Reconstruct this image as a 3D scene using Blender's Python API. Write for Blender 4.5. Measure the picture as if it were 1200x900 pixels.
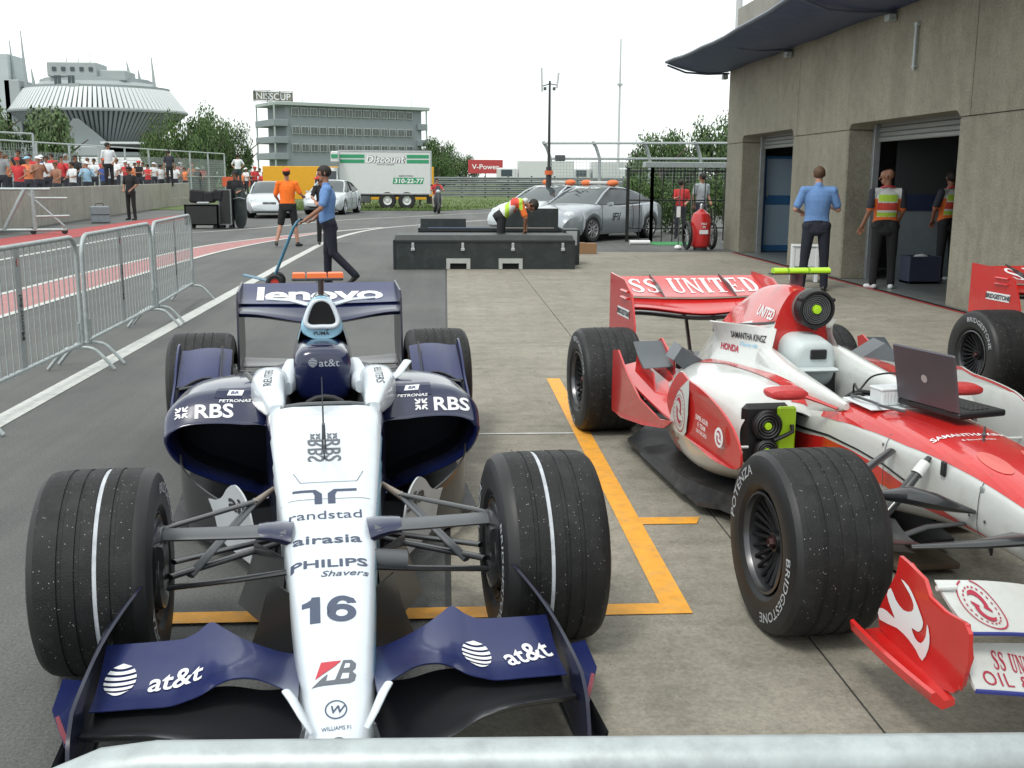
import bpy, bmesh, math, random
from math import sin, cos, pi, radians, sqrt, atan2
from mathutils import Vector, Matrix, geometry
from mathutils.bvhtree import BVHTree

for o in list(bpy.data.objects):
    bpy.data.objects.remove(o)
scene = bpy.context.scene
COL = scene.collection
random.seed(7)

# ------------------------------------------------------------------ camera
cam_data = bpy.data.cameras.new('camera')
cam = bpy.data.objects.new('camera', cam_data)
COL.objects.link(cam)
TH, PSI, ROLL, CAMH = 0.1916331, 0.0623370, 0.0052155, 1.5918
cam_data.sensor_width = 36.0
cam_data.lens = 36.0 * 1246.19 / 1200.0
cam_data.clip_start = 0.05
cam_data.clip_end = 4000
_f = Vector((sin(PSI) * cos(TH), cos(PSI) * cos(TH), -sin(TH)))
_r = Vector((cos(PSI), -sin(PSI), 0))
_u = _r.cross(_f)
_r2 = cos(ROLL) * _r + sin(ROLL) * _u
_u2 = -sin(ROLL) * _r + cos(ROLL) * _u
cam.matrix_world = Matrix(((_r2.x, _u2.x, -_f.x, 0), (_r2.y, _u2.y, -_f.y, 0), (_r2.z, _u2.z, -_f.z, CAMH), (0, 0, 0, 1)))
scene.camera = cam
scene.render.resolution_x = 1024
scene.render.resolution_y = 768

# ------------------------------------------------------------------ sky and sun: a bright, thinly overcast afternoon
SUN_EL, SUN_AZ = radians(58), radians(215)       # azimuth clockwise from +Y
world = bpy.data.worlds.new('World')
scene.world = world
world.use_nodes = True
wn, wl = world.node_tree.nodes, world.node_tree.links
bg = wn['Background']
sky = wn.new('ShaderNodeTexSky')
sky.sky_type = 'NISHITA'
sky.sun_disc = False
sky.sun_elevation = SUN_EL
sky.sun_rotation = SUN_AZ
tc = wn.new('ShaderNodeTexCoord')
mp = wn.new('ShaderNodeMapping')
mp.inputs['Scale'].default_value = (1, 1, 3.0)
nz = wn.new('ShaderNodeTexNoise')
nz.inputs['Scale'].default_value = 2.2
nz.inputs['Detail'].default_value = 6
nz.inputs['Roughness'].default_value = 0.5
cr = wn.new('ShaderNodeValToRGB')
cr.color_ramp.elements[0].position = 0.36
cr.color_ramp.elements[0].color = (0.64, 0.64, 0.64, 1)
cr.color_ramp.elements[1].position = 0.56
cr.color_ramp.elements[1].color = (1, 1, 1, 1)
mx = wn.new('ShaderNodeMixRGB')
mx.inputs['Color2'].default_value = (11.2, 11.8, 11.7, 1)      # cloud layer, in the sky texture's own units
bg.inputs['Strength'].default_value = 0.10
wl.new(tc.outputs['Generated'], mp.inputs['Vector'])
wl.new(mp.outputs['Vector'], nz.inputs['Vector'])
wl.new(nz.outputs['Fac'], cr.inputs['Fac'])
wl.new(cr.outputs['Color'], mx.inputs['Fac'])
wl.new(sky.outputs['Color'], mx.inputs['Color1'])
wl.new(mx.outputs['Color'], bg.inputs['Color'])
sd = bpy.data.lights.new('sun', 'SUN')
sd.energy = 1.45
sd.angle = radians(14)
sd.color = (1.0, 0.96, 0.90)
sun = bpy.data.objects.new('sun', sd)
COL.objects.link(sun)
sun.rotation_euler = (pi / 2 - SUN_EL, 0, -SUN_AZ + pi)
_sdir = Vector((sin(SUN_AZ) * cos(SUN_EL), cos(SUN_AZ) * cos(SUN_EL), sin(SUN_EL)))
sun.rotation_euler = (-_sdir).to_track_quat('-Z', 'Y').to_euler()
scene.view_settings.view_transform = 'Standard'
scene.view_settings.look = 'None'
scene.view_settings.exposure = 0.30
scene.view_settings.gamma = 1.0

# ------------------------------------------------------------------ materials
_M = {}
def mat(name, col, rough=0.6, metal=0.0, noise=0.0, nscale=8.0, bump=0.0, bscale=60.0, coat=0.0, spec=0.5,
        dirt=None, dscale=3.0, damt=0.0, emit=0.0, alpha=1.0, stretch=None, flake=0.0):
    """Procedural principled material: base colour mottled by noise, optional second 'dirt' colour, bump."""
    if name in _M:
        return _M[name]
    m = bpy.data.materials.new(name)
    _M[name] = m
    m.use_nodes = True
    N, L = m.node_tree.nodes, m.node_tree.links
    b = N['Principled BSDF']
    c = (col[0], col[1], col[2], 1)
    b.inputs['Base Color'].default_value = c
    b.inputs['Roughness'].default_value = rough
    b.inputs['Metallic'].default_value = metal
    b.inputs['Specular IOR Level'].default_value = spec
    b.inputs['Coat Weight'].default_value = coat
    b.inputs['Coat Roughness'].default_value = 0.08
    b.inputs['Alpha'].default_value = alpha
    if emit:
        b.inputs['Emission Color'].default_value = c
        b.inputs['Emission Strength'].default_value = emit
    vec = None
    if noise or bump or damt:
        t = N.new('ShaderNodeTexCoord')
        vec = t.outputs['Object']
        if stretch:
            mpn = N.new('ShaderNodeMapping')
            mpn.inputs['Scale'].default_value = stretch
            L.new(vec, mpn.inputs['Vector'])
            vec = mpn.outputs['Vector']
    src = None
    if noise:
        n = N.new('ShaderNodeTexNoise')
        n.inputs['Scale'].default_value = nscale
        n.inputs['Detail'].default_value = 8
        n.inputs['Roughness'].default_value = 0.65
        L.new(vec, n.inputs['Vector'])
        r = N.new('ShaderNodeValToRGB')
        r.color_ramp.elements[0].position = 0.3
        r.color_ramp.elements[0].color = tuple(max(0, x * (1 - noise)) for x in col[:3]) + (1,)
        r.color_ramp.elements[1].position = 0.7
        r.color_ramp.elements[1].color = tuple(min(1, x * (1 + noise)) for x in col[:3]) + (1,)
        L.new(n.outputs['Fac'], r.inputs['Fac'])
        src = r.outputs['Color']
    if damt:
        n2 = N.new('ShaderNodeTexNoise')
        n2.inputs['Scale'].default_value = dscale
        n2.inputs['Detail'].default_value = 10
        n2.inputs['Roughness'].default_value = 0.7
        L.new(vec, n2.inputs['Vector'])
        r2 = N.new('ShaderNodeValToRGB')
        r2.color_ramp.elements[0].position = 0.5
        r2.color_ramp.elements[0].color = (0, 0, 0, 1)
        r2.color_ramp.elements[1].position = 0.72
        r2.color_ramp.elements[1].color = (damt, damt, damt, 1)
        L.new(n2.outputs['Fac'], r2.inputs['Fac'])
        mxx = N.new('ShaderNodeMixRGB')
        L.new(r2.outputs['Color'], mxx.inputs['Fac'])
        if src:
            L.new(src, mxx.inputs['Color1'])
        else:
            mxx.inputs['Color1'].default_value = c
        mxx.inputs['Color2'].default_value = tuple(dirt) + (1,)
        src = mxx.outputs['Color']
    if src:
        L.new(src, b.inputs['Base Color'])
    if bump:
        n3 = N.new('ShaderNodeTexNoise')
        n3.inputs['Scale'].default_value = bscale
        n3.inputs['Detail'].default_value = 4
        L.new(vec, n3.inputs['Vector'])
        bp = N.new('ShaderNodeBump')
        bp.inputs['Strength'].default_value = bump
        bp.inputs['Distance'].default_value = 0.01
        L.new(n3.outputs['Fac'], bp.inputs['Height'])
        L.new(bp.outputs['Normal'], b.inputs['Normal'])
    return m

# ------------------------------------------------------------------ mesh building helpers
def V(*a):
    return Vector(a)

class MB:
    """Collects shapes and links them as ONE mesh object."""
    def __init__(s):
        s.v, s.f, s.m, s.fl = [], [], [], []
    def add(s, vs, fs, mi=0, M=None, flat=False):
        b = len(s.v)
        s.v += [tuple(M @ Vector(p)) if M else tuple(p) for p in vs]
        for f in fs:
            s.f.append(tuple(b + i for i in f))
            s.m.append(mi)
            s.fl.append(flat)
        return s
    def box(s, c, d, mi=0, M=None, bev=0.0):
        x, y, z = d[0] / 2, d[1] / 2, d[2] / 2
        if bev <= 0:
            vs = [(c[0] + i * x, c[1] + j * y, c[2] + k * z) for i in (-1, 1) for j in (-1, 1) for k in (-1, 1)]
            return s.add(vs, [(0, 1, 3, 2), (4, 6, 7, 5), (0, 4, 5, 1), (2, 3, 7, 6), (0, 2, 6, 4), (1, 5, 7, 3)], mi, M)
        b = min(bev, x * .9, y * .9, z * .9)
        vs, idx = [], {}
        for i in (-1, 1):
            for j in (-1, 1):
                for k in (-1, 1):
                    for a, q in (('x', (x, y - b, z - b)), ('y', (x - b, y, z - b)), ('z', (x - b, y - b, z))):
                        idx[i, j, k, a] = len(vs)
                        vs.append((c[0] + i * q[0], c[1] + j * q[1], c[2] + k * q[2]))
        fs = []
        for i in (-1, 1):
            q = [idx[i, j, k, 'x'] for j, k in ((-1, -1), (1, -1), (1, 1), (-1, 1))]
            fs.append(q if i > 0 else q[::-1])
            q = [idx[j, i, k, 'y'] for j, k in ((-1, -1), (1, -1), (1, 1), (-1, 1))]
            fs.append(q[::-1] if i > 0 else q)
            q = [idx[j, k, i, 'z'] for j, k in ((-1, -1), (1, -1), (1, 1), (-1, 1))]
            fs.append(q if i > 0 else q[::-1])
        for i in (-1, 1):
            for j in (-1, 1):
                fs.append((idx[i, j, -1, 'x'], idx[i, j, 1, 'x'], idx[i, j, 1, 'y'], idx[i, j, -1, 'y']))
                fs.append((idx[i, -1, j, 'x'], idx[i, 1, j, 'x'], idx[i, 1, j, 'z'], idx[i, -1, j, 'z']))
                fs.append((idx[-1, i, j, 'y'], idx[1, i, j, 'y'], idx[1, i, j, 'z'], idx[-1, i, j, 'z']))
                for k in (-1, 1):
                    fs.append((idx[i, j, k, 'x'], idx[i, j, k, 'y'], idx[i, j, k, 'z']))
        return s.add(vs, fs, mi, M)
    def loft(s, rings, closed=True, cap0=True, cap1=True, mi=0, M=None):
        n = len(rings[0])
        vs = [p for r in rings for p in r]
        fs = []
        m = n if closed else n - 1
        for i in range(len(rings) - 1):
            for j in range(m):
                k = (j + 1) % n
                fs.append((i * n + j, i * n + k, (i + 1) * n + k, (i + 1) * n + j))
        if closed and cap0:
            fs.append(tuple(range(n))[::-1])
        if closed and cap1:
            fs.append(tuple((len(rings) - 1) * n + j for j in range(n)))
        return s.add(vs, fs, mi, M)
    def tube(s, pts, r, n=8, mi=0, M=None, flat=1.0, up=None, cap=True):
        """tube through pts; r is a number or list; flat<1 squashes along 'up'."""
        pts = [Vector(p) for p in pts]
        rings = []
        prev = None
        for i, p in enumerate(pts):
            t = (pts[min(i + 1, len(pts) - 1)] - pts[max(i - 1, 0)]).normalized()
            if prev is None:
                a = Vector(up) if up else (Vector((0, 0, 1)) if abs(t.z) < .9 else Vector((0, 1, 0)))
            else:
                a = prev
            a = (a - t * a.dot(t)).normalized()
            prev = a
            b = t.cross(a)
            rr = r[i] if isinstance(r, (list, tuple)) else r
            rings.append([p + (a * cos(q) * flat + b * sin(q)) * rr for q in (2 * pi * j / n for j in range(n))])
        return s.loft(rings, True, cap, cap, mi, M)
    def cyl(s, p0, p1, r0, r1=None, n=16, mi=0, M=None):
        return s.tube([p0, p1], [r0, r0 if r1 is None else r1], n, mi, M)
    def lathe(s, prof, n=32, mi=0, M=None, axis='x', mis=None):
        """prof: list of (along, radius); revolve about the axis."""
        vs, fs = [], []
        for a, r in prof:
            for j in range(n):
                t = 2 * pi * j / n
                if axis == 'x':
                    vs.append((a, r * cos(t), r * sin(t)))
                elif axis == 'y':
                    vs.append((r * cos(t), a, r * sin(t)))
                else:
                    vs.append((r * cos(t), r * sin(t), a))
        b = len(s.v)
        s.v += [tuple(M @ Vector(p)) if M else p for p in vs]
        for i in range(len(prof) - 1):
            for j in range(n):
                k = (j + 1) % n
                s.f.append((b + i * n + j, b + i * n + k, b + (i + 1) * n + k, b + (i + 1) * n + j))
                s.m.append(mis[i] if mis else mi)
                s.fl.append(False)
        return s
    def plate(s, poly, fn, th, mi=0, M=None):
        """flat polygon (list of 2D) mapped by fn(u,v,w) with w in (0, th)."""
        n = len(poly)
        vs = [fn(u, v, 0) for u, v in poly] + [fn(u, v, th) for u, v in poly]
        tri = geometry.tessellate_polygon([[Vector((u, v, 0)) for u, v in poly]])
        fs = [t[::-1] for t in tri] + [tuple(n + i for i in t) for t in tri]
        fs += [(i, (i + 1) % n, n + (i + 1) % n, n + i) for i in range(n)]
        return s.add(vs, fs, mi, M)
    def ball(s, c, r, n=12, mi=0, M=None):
        rx, ry, rz = (r, r, r) if not isinstance(r, (tuple, list)) else r
        rings = []
        h = n // 2
        for i in range(1, h):
            a = pi * i / h
            rings.append([(c[0] + rx * sin(a) * cos(2 * pi * j / n), c[1] + ry * sin(a) * sin(2 * pi * j / n), c[2] - rz * cos(a)) for j in range(n)])
        vs = [p for q in rings for p in q] + [(c[0], c[1], c[2] - rz), (c[0], c[1], c[2] + rz)]
        fs = []
        for i in range(h - 2):
            for j in range(n):
                k = (j + 1) % n
                fs.append((i * n + j, i * n + k, (i + 1) * n + k, (i + 1) * n + j))
        B, T = len(vs) - 2, len(vs) - 1
        for j in range(n):
            k = (j + 1) % n
            fs.append((B, k, j))
            fs.append(((h - 2) * n + j, (h - 2) * n + k, T))
        return s.add(vs, fs, mi, M)
    def mesh(s, name, mats, smooth=35):
        me = bpy.data.meshes.new(name)
        me.from_pydata(s.v, [], s.f)
        if not isinstance(mats, (list, tuple)):
            mats = [mats]
        for m in mats:
            me.materials.append(m)
        me.polygons.foreach_set('material_index', s.m)
        bm = bmesh.new()
        bm.from_mesh(me)
        bmesh.ops.recalc_face_normals(bm, faces=bm.faces)
        bm.to_mesh(me)
        bm.free()
        if smooth:
            me.polygons.foreach_set('use_smooth', [True] * len(me.polygons))
            me.set_sharp_from_angle(angle=radians(smooth))
        me.update()
        return me
    def build(s, name, mats, parent=None, smooth=35, loc=None, rotz=None):
        return link(name, s.mesh(name, mats, smooth), parent, loc, rotz)

def link(name, me, parent=None, loc=None, rotz=None):
    o = bpy.data.objects.new(name, me)
    COL.objects.link(o)
    if parent is not None:
        o.parent = parent
    if loc is not None:
        o.location = loc
    if rotz is not None:
        o.rotation_euler = (0, 0, rotz)
    return o
def tag(o, label, cat, group=None):
    o['label'] = label
    o['category'] = cat
    if group:
        o['group'] = group
    return o
def thing(name, label, cat, loc=(0, 0, 0), rotz=0.0, group=None):
    o = link(name, None, None, loc, rotz)
    o.empty_display_size = 0.2
    return tag(o, label, cat, group)
def kind(o, k):
    o['kind'] = k
    return o
def kids(o):
    return [c for c in bpy.data.objects if c.parent == o]
def copy_tree(o, label=None, loc=None, rotz=None, parent=None):
    c = o.copy()
    COL.objects.link(c)
    if parent is not None:
        c.parent = parent
    if label:
        c['label'] = label
    if loc is not None:
        c.location = loc
    if rotz is not None:
        c.rotation_euler = (0, 0, rotz)
    for k in kids(o):
        copy_tree(k, parent=c)
    return c

def crom(P, t):
    """Catmull-Rom through list of (key, value...) sorted by key; evaluate at key t."""
    n = len(P)
    if t <= P[0][0]:
        return list(P[0][1:])
    if t >= P[-1][0]:
        return list(P[-1][1:])
    i = 0
    while P[i + 1][0] < t:
        i += 1
    a, b = P[i], P[i + 1]
    h = b[0] - a[0]
    s = (t - a[0]) / h
    out = []
    for k in range(1, len(a)):
        d = (b[k] - a[k]) / h
        if i > 0:
            d0 = (a[k] - P[i - 1][k]) / (a[0] - P[i - 1][0])
            m0 = 0 if d0 * d <= 0 else 2 * d0 * d / (d0 + d)
        else:
            m0 = d
        if i < n - 2:
            d2 = (P[i + 2][k] - b[k]) / (P[i + 2][0] - b[0])
            m1 = 0 if d2 * d <= 0 else 2 * d2 * d / (d2 + d)
        else:
            m1 = d
        s2, s3 = s * s, s * s * s
        out.append((2 * s3 - 3 * s2 + 1) * a[k] + (s3 - 2 * s2 + s) * h * m0 + (-2 * s3 + 3 * s2) * b[k] + (s3 - s2) * h * m1)
    return out
def spline(pts, m, closed=True):
    """resample 2D/3D control points with Catmull-Rom, m points per span."""
    n = len(pts)
    out = []
    P = [Vector(p) for p in pts]
    for i in range(n if closed else n - 1):
        g = lambda k: P[k % n] if closed else P[max(0, min(n - 1, k))]
        a, b, c, d = g(i - 1), g(i), g(i + 1), g(i + 2)
        for j in range(m):
            t = j / m
            out.append(0.5 * ((2 * b) + (-a + c) * t + (2 * a - 5 * b + 4 * c - d) * t * t + (-a + 3 * b - 3 * c + d) * t ** 3))
    if not closed:
        out.append(P[-1])
    return out
def srange(a, b, n):
    return [a + (b - a) * i / (n - 1) for i in range(n)]
def sgnpow(x, e):
    return math.copysign(abs(x) ** e, x)

# ------------------------------------------------------------------ flat print (lettering, stripes, logos)
def text2d(s, h=1.0, sx=1.0, shear=0.0, bold=0.0, space=1.0):
    """letters as 2D mesh, centred; h is the capital height."""
    cu = bpy.data.curves.new('lettering', 'FONT')
    cu.body = s
    cu.size = h / 0.70
    cu.shear = shear
    cu.offset = bold * h
    cu.resolution_u = 3
    cu.space_character = space
    cu.align_x = 'CENTER'
    ob = bpy.data.objects.new('lettering', cu)
    COL.objects.link(ob)
    dg = bpy.context.evaluated_depsgraph_get()
    me = ob.evaluated_get(dg).to_mesh()
    vs = [(v.co.x * sx, v.co.y - h * 0.5) for v in me.vertices]
    fs = [tuple(p.vertices) for p in me.polygons]
    ob.evaluated_get(dg).to_mesh_clear()
    bpy.data.objects.remove(ob)
    return vs, fs
def poly2d(pts, holes=()):
    loops = [[Vector((p[0], p[1], 0)) for p in pts]] + [[Vector((p[0], p[1], 0)) for p in h] for h in holes]
    tri = geometry.tessellate_polygon(loops)
    vs = [(p.x, p.y) for l in loops for p in l]
    return vs, [tuple(t) for t in tri]
def ell2d(cx, cy, rx, ry, n=28, r0=0.0):
    o = [(cx + rx * cos(2 * pi * i / n), cy + ry * sin(2 * pi * i / n)) for i in range(n)]
    if not r0:
        return o, [tuple(range(n))]
    vs = o + [(cx + rx * r0 * cos(2 * pi * i / n), cy + ry * r0 * sin(2 * pi * i / n)) for i in range(n)]
    return vs, [(i, (i + 1) % n, n + (i + 1) % n, n + i) for i in range(n)]
def shift2d(sh, dx=0, dy=0, sx=1, sy=1, rot=0):
    vs, fs = sh
    c, s = cos(rot), sin(rot)
    return [(dx + (x * sx) * c - (y * sy) * s, dy + (x * sx) * s + (y * sy) * c) for x, y in vs], fs
def join2d(*shs):
    V_, F_ = [], []
    for vs, fs in shs:
        b = len(V_)
        V_ += list(vs)
        F_ += [tuple(b + i for i in f) for f in fs]
    return V_, F_
def globe2d(r, n=24):
    """striped telephone-company globe"""
    parts = []
    for k in range(6):
        y0, y1 = r * (1 - k * .345), r * (1 - k * .345 - .20)
        pts = []
        m = 14
        for i in range(m + 1):
            t = -1 + 2 * i / m
            y = y0
            w = sqrt(max(0, r * r - y * y)) if abs(y) < r else 0
            pts.append((t * w, y + -.10 * r * (1 - t * t) * 1.2))
        low = []
        for i in range(m + 1):
            t = 1 - 2 * i / m
            y = max(y1, -r * .999)
            w = sqrt(max(0, r * r - y * y))
            low.append((t * w, y + -.10 * r * (1 - t * t) * 1.2 - 0 * r))
        if k == 0:
            pts = [(t[0], t[1]) for t in pts[:1]]
        parts.append(poly2d(pts + low))
    return join2d(*parts)
def decal(name, shape, mt, parent, O, U, Vd, D=None, bvh=None, off=0.0015, grid=0.04, wrap=None, label=None):
    """2D print laid on a surface: planar at O with axes U,V, or pushed along D onto bvh. Cut to a grid so it follows curves."""
    vs, fs = shape
    bm = bmesh.new()
    bv = [bm.verts.new((x, y, 0)) for x, y in vs]
    for f in fs:
        try:
            bm.faces.new([bv[i] for i in f])
        except ValueError:
            pass
    if (bvh or wrap) and grid:
        xs = [v[0] for v in vs]
        ys = [v[1] for v in vs]
        for ax, lo, hi in ((0, min(xs), max(xs)), (1, min(ys), max(ys))):
            k = int((hi - lo) / grid)
            for i in range(1, k + 1):
                p = lo + (hi - lo) * i / (k + 1)
                co = (p, 0, 0) if ax == 0 else (0, p, 0)
                no = (1, 0, 0) if ax == 0 else (0, 1, 0)
                bmesh.ops.bisect_plane(bm, geom=bm.verts[:] + bm.edges[:] + bm.faces[:], plane_co=co, plane_no=no, dist=1e-6)
    O, U, Vd = Vector(O), Vector(U).normalized(), Vector(Vd).normalized()
    dead = []
    Dn = Vector(D).normalized() if D is not None else U.cross(Vd) * -1
    for v in bm.verts:
        if wrap:
            v.co = wrap(v.co.x, v.co.y)
            continue
        p = O + U * v.co.x + Vd * v.co.y
        if bvh:
            hit = bvh.ray_cast(p - Dn * 1.0, Dn, 3.0)
            if hit[0] is None:
                dead.append(v)
                v.co = p
                continue
            nrm = hit[1] if hit[1].dot(Dn) < 0 else -hit[1]
            p = hit[0] + nrm * off
        else:
            p = p - Dn * off
        v.co = p
    if dead:
        bmesh.ops.delete(bm, geom=dead, context='VERTS')
    me = bpy.data.meshes.new(name)
    bm.to_mesh(me)
    bm.free()
    me.materials.append(mt)
    o = link(name, me, parent)
    if label:
        o['label'] = label
    return o
def bvh_of(*obs):
    vs, fs = [], []
    for o in obs:
        b = len(vs)
        vs += [o.matrix_basis @ v.co for v in o.data.vertices]
        fs += [tuple(b + i for i in p.vertices) for p in o.data.polygons]
    return BVHTree.FromPolygons(vs, fs)
# ------------------------------------------------------------------ shared materials
def rubber_material():
    m = mat('tyre_rubber', (0.0115, 0.012, 0.0125), .60, noise=.35, nscale=22, bump=.35, bscale=240, dirt=(.040, .041, .040), dscale=7, damt=.55, spec=.35)
    N, L = m.node_tree.nodes, m.node_tree.links
    b = N['Principled BSDF']
    old = b.inputs['Base Color'].links[0].from_socket
    t = N.new('ShaderNodeTexCoord')
    vo = N.new('ShaderNodeTexVoronoi')
    vo.inputs['Scale'].default_value = 95
    L.new(t.outputs['Object'], vo.inputs['Vector'])
    r = N.new('ShaderNodeValToRGB')
    r.color_ramp.elements[0].position, r.color_ramp.elements[1].position = .10, .16
    r.color_ramp.elements[0].color, r.color_ramp.elements[1].color = (1, 1, 1, 1), (0, 0, 0, 1)
    L.new(vo.outputs['Distance'], r.inputs['Fac'])
    n = N.new('ShaderNodeTexNoise')
    n.inputs['Scale'].default_value = 55
    L.new(t.outputs['Object'], n.inputs['Vector'])
    r2 = N.new('ShaderNodeValToRGB')
    r2.color_ramp.elements[0].position, r2.color_ramp.elements[1].position = .52, .58
    L.new(n.outputs['Fac'], r2.inputs['Fac'])
    mu = N.new('ShaderNodeMath')
    mu.operation = 'MULTIPLY'
    L.new(r.outputs['Color'], mu.inputs[0])
    L.new(r2.outputs['Color'], mu.inputs[1])
    mx_ = N.new('ShaderNodeMixRGB')
    L.new(mu.outputs[0], mx_.inputs['Fac'])
    L.new(old, mx_.inputs['Color1'])
    mx_.inputs['Color2'].default_value = (.42, .42, .40, 1)
    L.new(mx_.outputs['Color'], b.inputs['Base Color'])
    return m
rubber = rubber_material()
sidewall_m = mat('tyre_sidewall', (0.014, 0.014, 0.015), .5, noise=.2, nscale=12)
carbon = mat('carbon_fibre', (0.018, 0.019, 0.021), .32, noise=.25, nscale=180, coat=.5)
carbon_dull = mat('dull_carbon', (0.03, 0.031, 0.033), .5, noise=.3, nscale=14, dirt=(.16, .16, .15), dscale=9, damt=.35)
black_m = mat('black_plastic', (0.012, 0.012, 0.013), .45)
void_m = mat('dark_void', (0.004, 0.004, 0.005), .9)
steel = mat('galvanised_steel', (0.41, 0.455, 0.455), .45, metal=.35, noise=.16, nscale=26, dirt=(.24, .26, .27), dscale=18, damt=.6)
steel_dark = mat('dark_steel', (0.10, 0.105, 0.11), .5, metal=.4, noise=.2)
alu = mat('aluminium', (0.55, 0.56, 0.57), .35, metal=.8, noise=.1)
chrome = mat('bright_metal', (0.7, 0.7, 0.72), .18, metal=1)
white_print = mat('white_print', (0.80, 0.81, 0.82), .4)
black_print = mat('black_print', (0.02, 0.02, 0.024), .45)
navy_print = mat('navy_print', (0.05, 0.06, 0.16), .4)
red_print = mat('red_print', (0.50, 0.03, 0.05), .4)
# ------------------------------------------------------------------ ground, apron, paint
def ground_material():
    m = bpy.data.materials.new('asphalt')
    m.use_nodes = True
    N, L = m.node_tree.nodes, m.node_tree.links
    b = N['Principled BSDF']
    b.inputs['Roughness'].default_value = .85
    t = N.new('ShaderNodeTexCoord')
    def noise(sc, det, stretch=None):
        n = N.new('ShaderNodeTexNoise')
        n.inputs['Scale'].default_value = sc
        n.inputs['Detail'].default_value = det
        n.inputs['Roughness'].default_value = .7
        if stretch:
            mp_ = N.new('ShaderNodeMapping')
            mp_.inputs['Scale'].default_value = stretch
            L.new(t.outputs['Object'], mp_.inputs['Vector'])
            L.new(mp_.outputs['Vector'], n.inputs['Vector'])
        else:
            L.new(t.outputs['Object'], n.inputs['Vector'])
        return n.outputs['Fac']
    def ramp(src, a, ca, b_, cb):
        r = N.new('ShaderNodeValToRGB')
        r.color_ramp.elements[0].position, r.color_ramp.elements[1].position = a, b_
        r.color_ramp.elements[0].color = (*ca, 1)
        r.color_ramp.elements[1].color = (*cb, 1)
        L.new(src, r.inputs['Fac'])
        return r.outputs['Color']
    def mul(a, b_):
        x = N.new('ShaderNodeMixRGB')
        x.blend_type = 'MULTIPLY'
        x.inputs['Fac'].default_value = 1
        L.new(a, x.inputs['Color1'])
        L.new(b_, x.inputs['Color2'])
        return x.outputs['Color']
    c = ramp(noise(.35, 5), .35, (.095, .098, .095), .65, (.128, .131, .126))
    c = mul(c, ramp(noise(90, 3), .3, (.62, .62, .62), .7, (1.3, 1.3, 1.28)))
    c = mul(c, ramp(noise(1.0, 6, (1.6, .07, 1)), .38, (.82, .82, .82), .62, (1.06, 1.06, 1.06)))
    L.new(c, b.inputs['Base Color'])
    bp = N.new('ShaderNodeBump')
    bp.inputs['Strength'].default_value = .5
    bp.inputs['Distance'].default_value = .006
    L.new(noise(170, 3), bp.inputs['Height'])
    L.new(bp.outputs['Normal'], b.inputs['Normal'])
    return m, (noise, ramp, mul)
def concrete_material(name, base, streak=True, grain=120, bumpd=.004, stains=.25, vertical=False):
    m = bpy.data.materials.new(name)
    m.use_nodes = True
    N, L = m.node_tree.nodes, m.node_tree.links
    b = N['Principled BSDF']
    b.inputs['Roughness'].default_value = .88
    t = N.new('ShaderNodeTexCoord')
    def noise(sc, det, stretch=None, rough=.68):
        n = N.new('ShaderNodeTexNoise')
        n.inputs['Scale'].default_value = sc
        n.inputs['Detail'].default_value = det
        n.inputs['Roughness'].default_value = rough
        if stretch:
            mp_ = N.new('ShaderNodeMapping')
            mp_.inputs['Scale'].default_value = stretch
            L.new(t.outputs['Object'], mp_.inputs['Vector'])
            L.new(mp_.outputs['Vector'], n.inputs['Vector'])
        else:
            L.new(t.outputs['Object'], n.inputs['Vector'])
        return n.outputs['Fac']
    def ramp(src, a, ca, b_, cb):
        r = N.new('ShaderNodeValToRGB')
        r.color_ramp.elements[0].position, r.color_ramp.elements[1].position = a, b_
        r.color_ramp.elements[0].color = (*ca, 1)
        r.color_ramp.elements[1].color = (*cb, 1)
        L.new(src, r.inputs['Fac'])
        return r.outputs['Color']
    def mul(a, b_):
        x = N.new('ShaderNodeMixRGB')
        x.blend_type = 'MULTIPLY'
        x.inputs['Fac'].default_value = 1
        L.new(a, x.inputs['Color1'])
        L.new(b_, x.inputs['Color2'])
        return x.outputs['Color']
    lo = tuple(q * .82 for q in base)
    hi = tuple(q * 1.14 for q in base)
    c = ramp(noise(.6, 6), .32, lo, .68, hi)
    g = 1.0
    c = mul(c, ramp(noise(grain, 3), .32, (.78, .77, .75), .68, (1.16, 1.16, 1.15)))
    c = mul(c, ramp(noise(5, 8, None, .75), .30, (1 - stains,) * 3, .55, (1, 1, 1)))
    if not vertical:
        c = mul(c, ramp(noise(1.1, 9, None, .8), .27, (.62, .60, .58), .42, (1, 1, 1)))
        c = mul(c, ramp(noise(.9, 5, (3.2, .10, 1)), .30, (.84, .83, .82), .42, (1, 1, 1)))
    if streak:
        st = (.18, 7, 1) if not vertical else (1, 3.2, .12)
        c = mul(c, ramp(noise(1.4, 6, st), .38, (.91, .90, .885), .62, (1.03, 1.03, 1.03)))
    L.new(c, b.inputs['Base Color'])
    bp = N.new('ShaderNodeBump')
    bp.inputs['Strength'].default_value = .6
    bp.inputs['Distance'].default_value = bumpd
    L.new(noise(grain * 1.3, 3), bp.inputs['Height'])
    L.new(bp.outputs['Normal'], b.inputs['Normal'])
    return m
asphalt_m, _ = ground_material()
apron_m = concrete_material('apron_concrete', (.288, .270, .225), True, 75, .003, .32)
wall_m = concrete_material('exposed_aggregate_concrete', (.325, .307, .245), True, 38, .012, .22, vertical=True)
plain_conc = concrete_material('plain_concrete', (.34, .33, .29), True, 60, .003, .15, vertical=True)

g = MB()
g.add([(-1500, -60, 0), (1500, -60, 0), (1500, 2500, 0), (-1500, 2500, 0)], [(0, 1, 2, 3)])
kind(g.build('ground', asphalt_m, smooth=0), 'structure')
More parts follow.
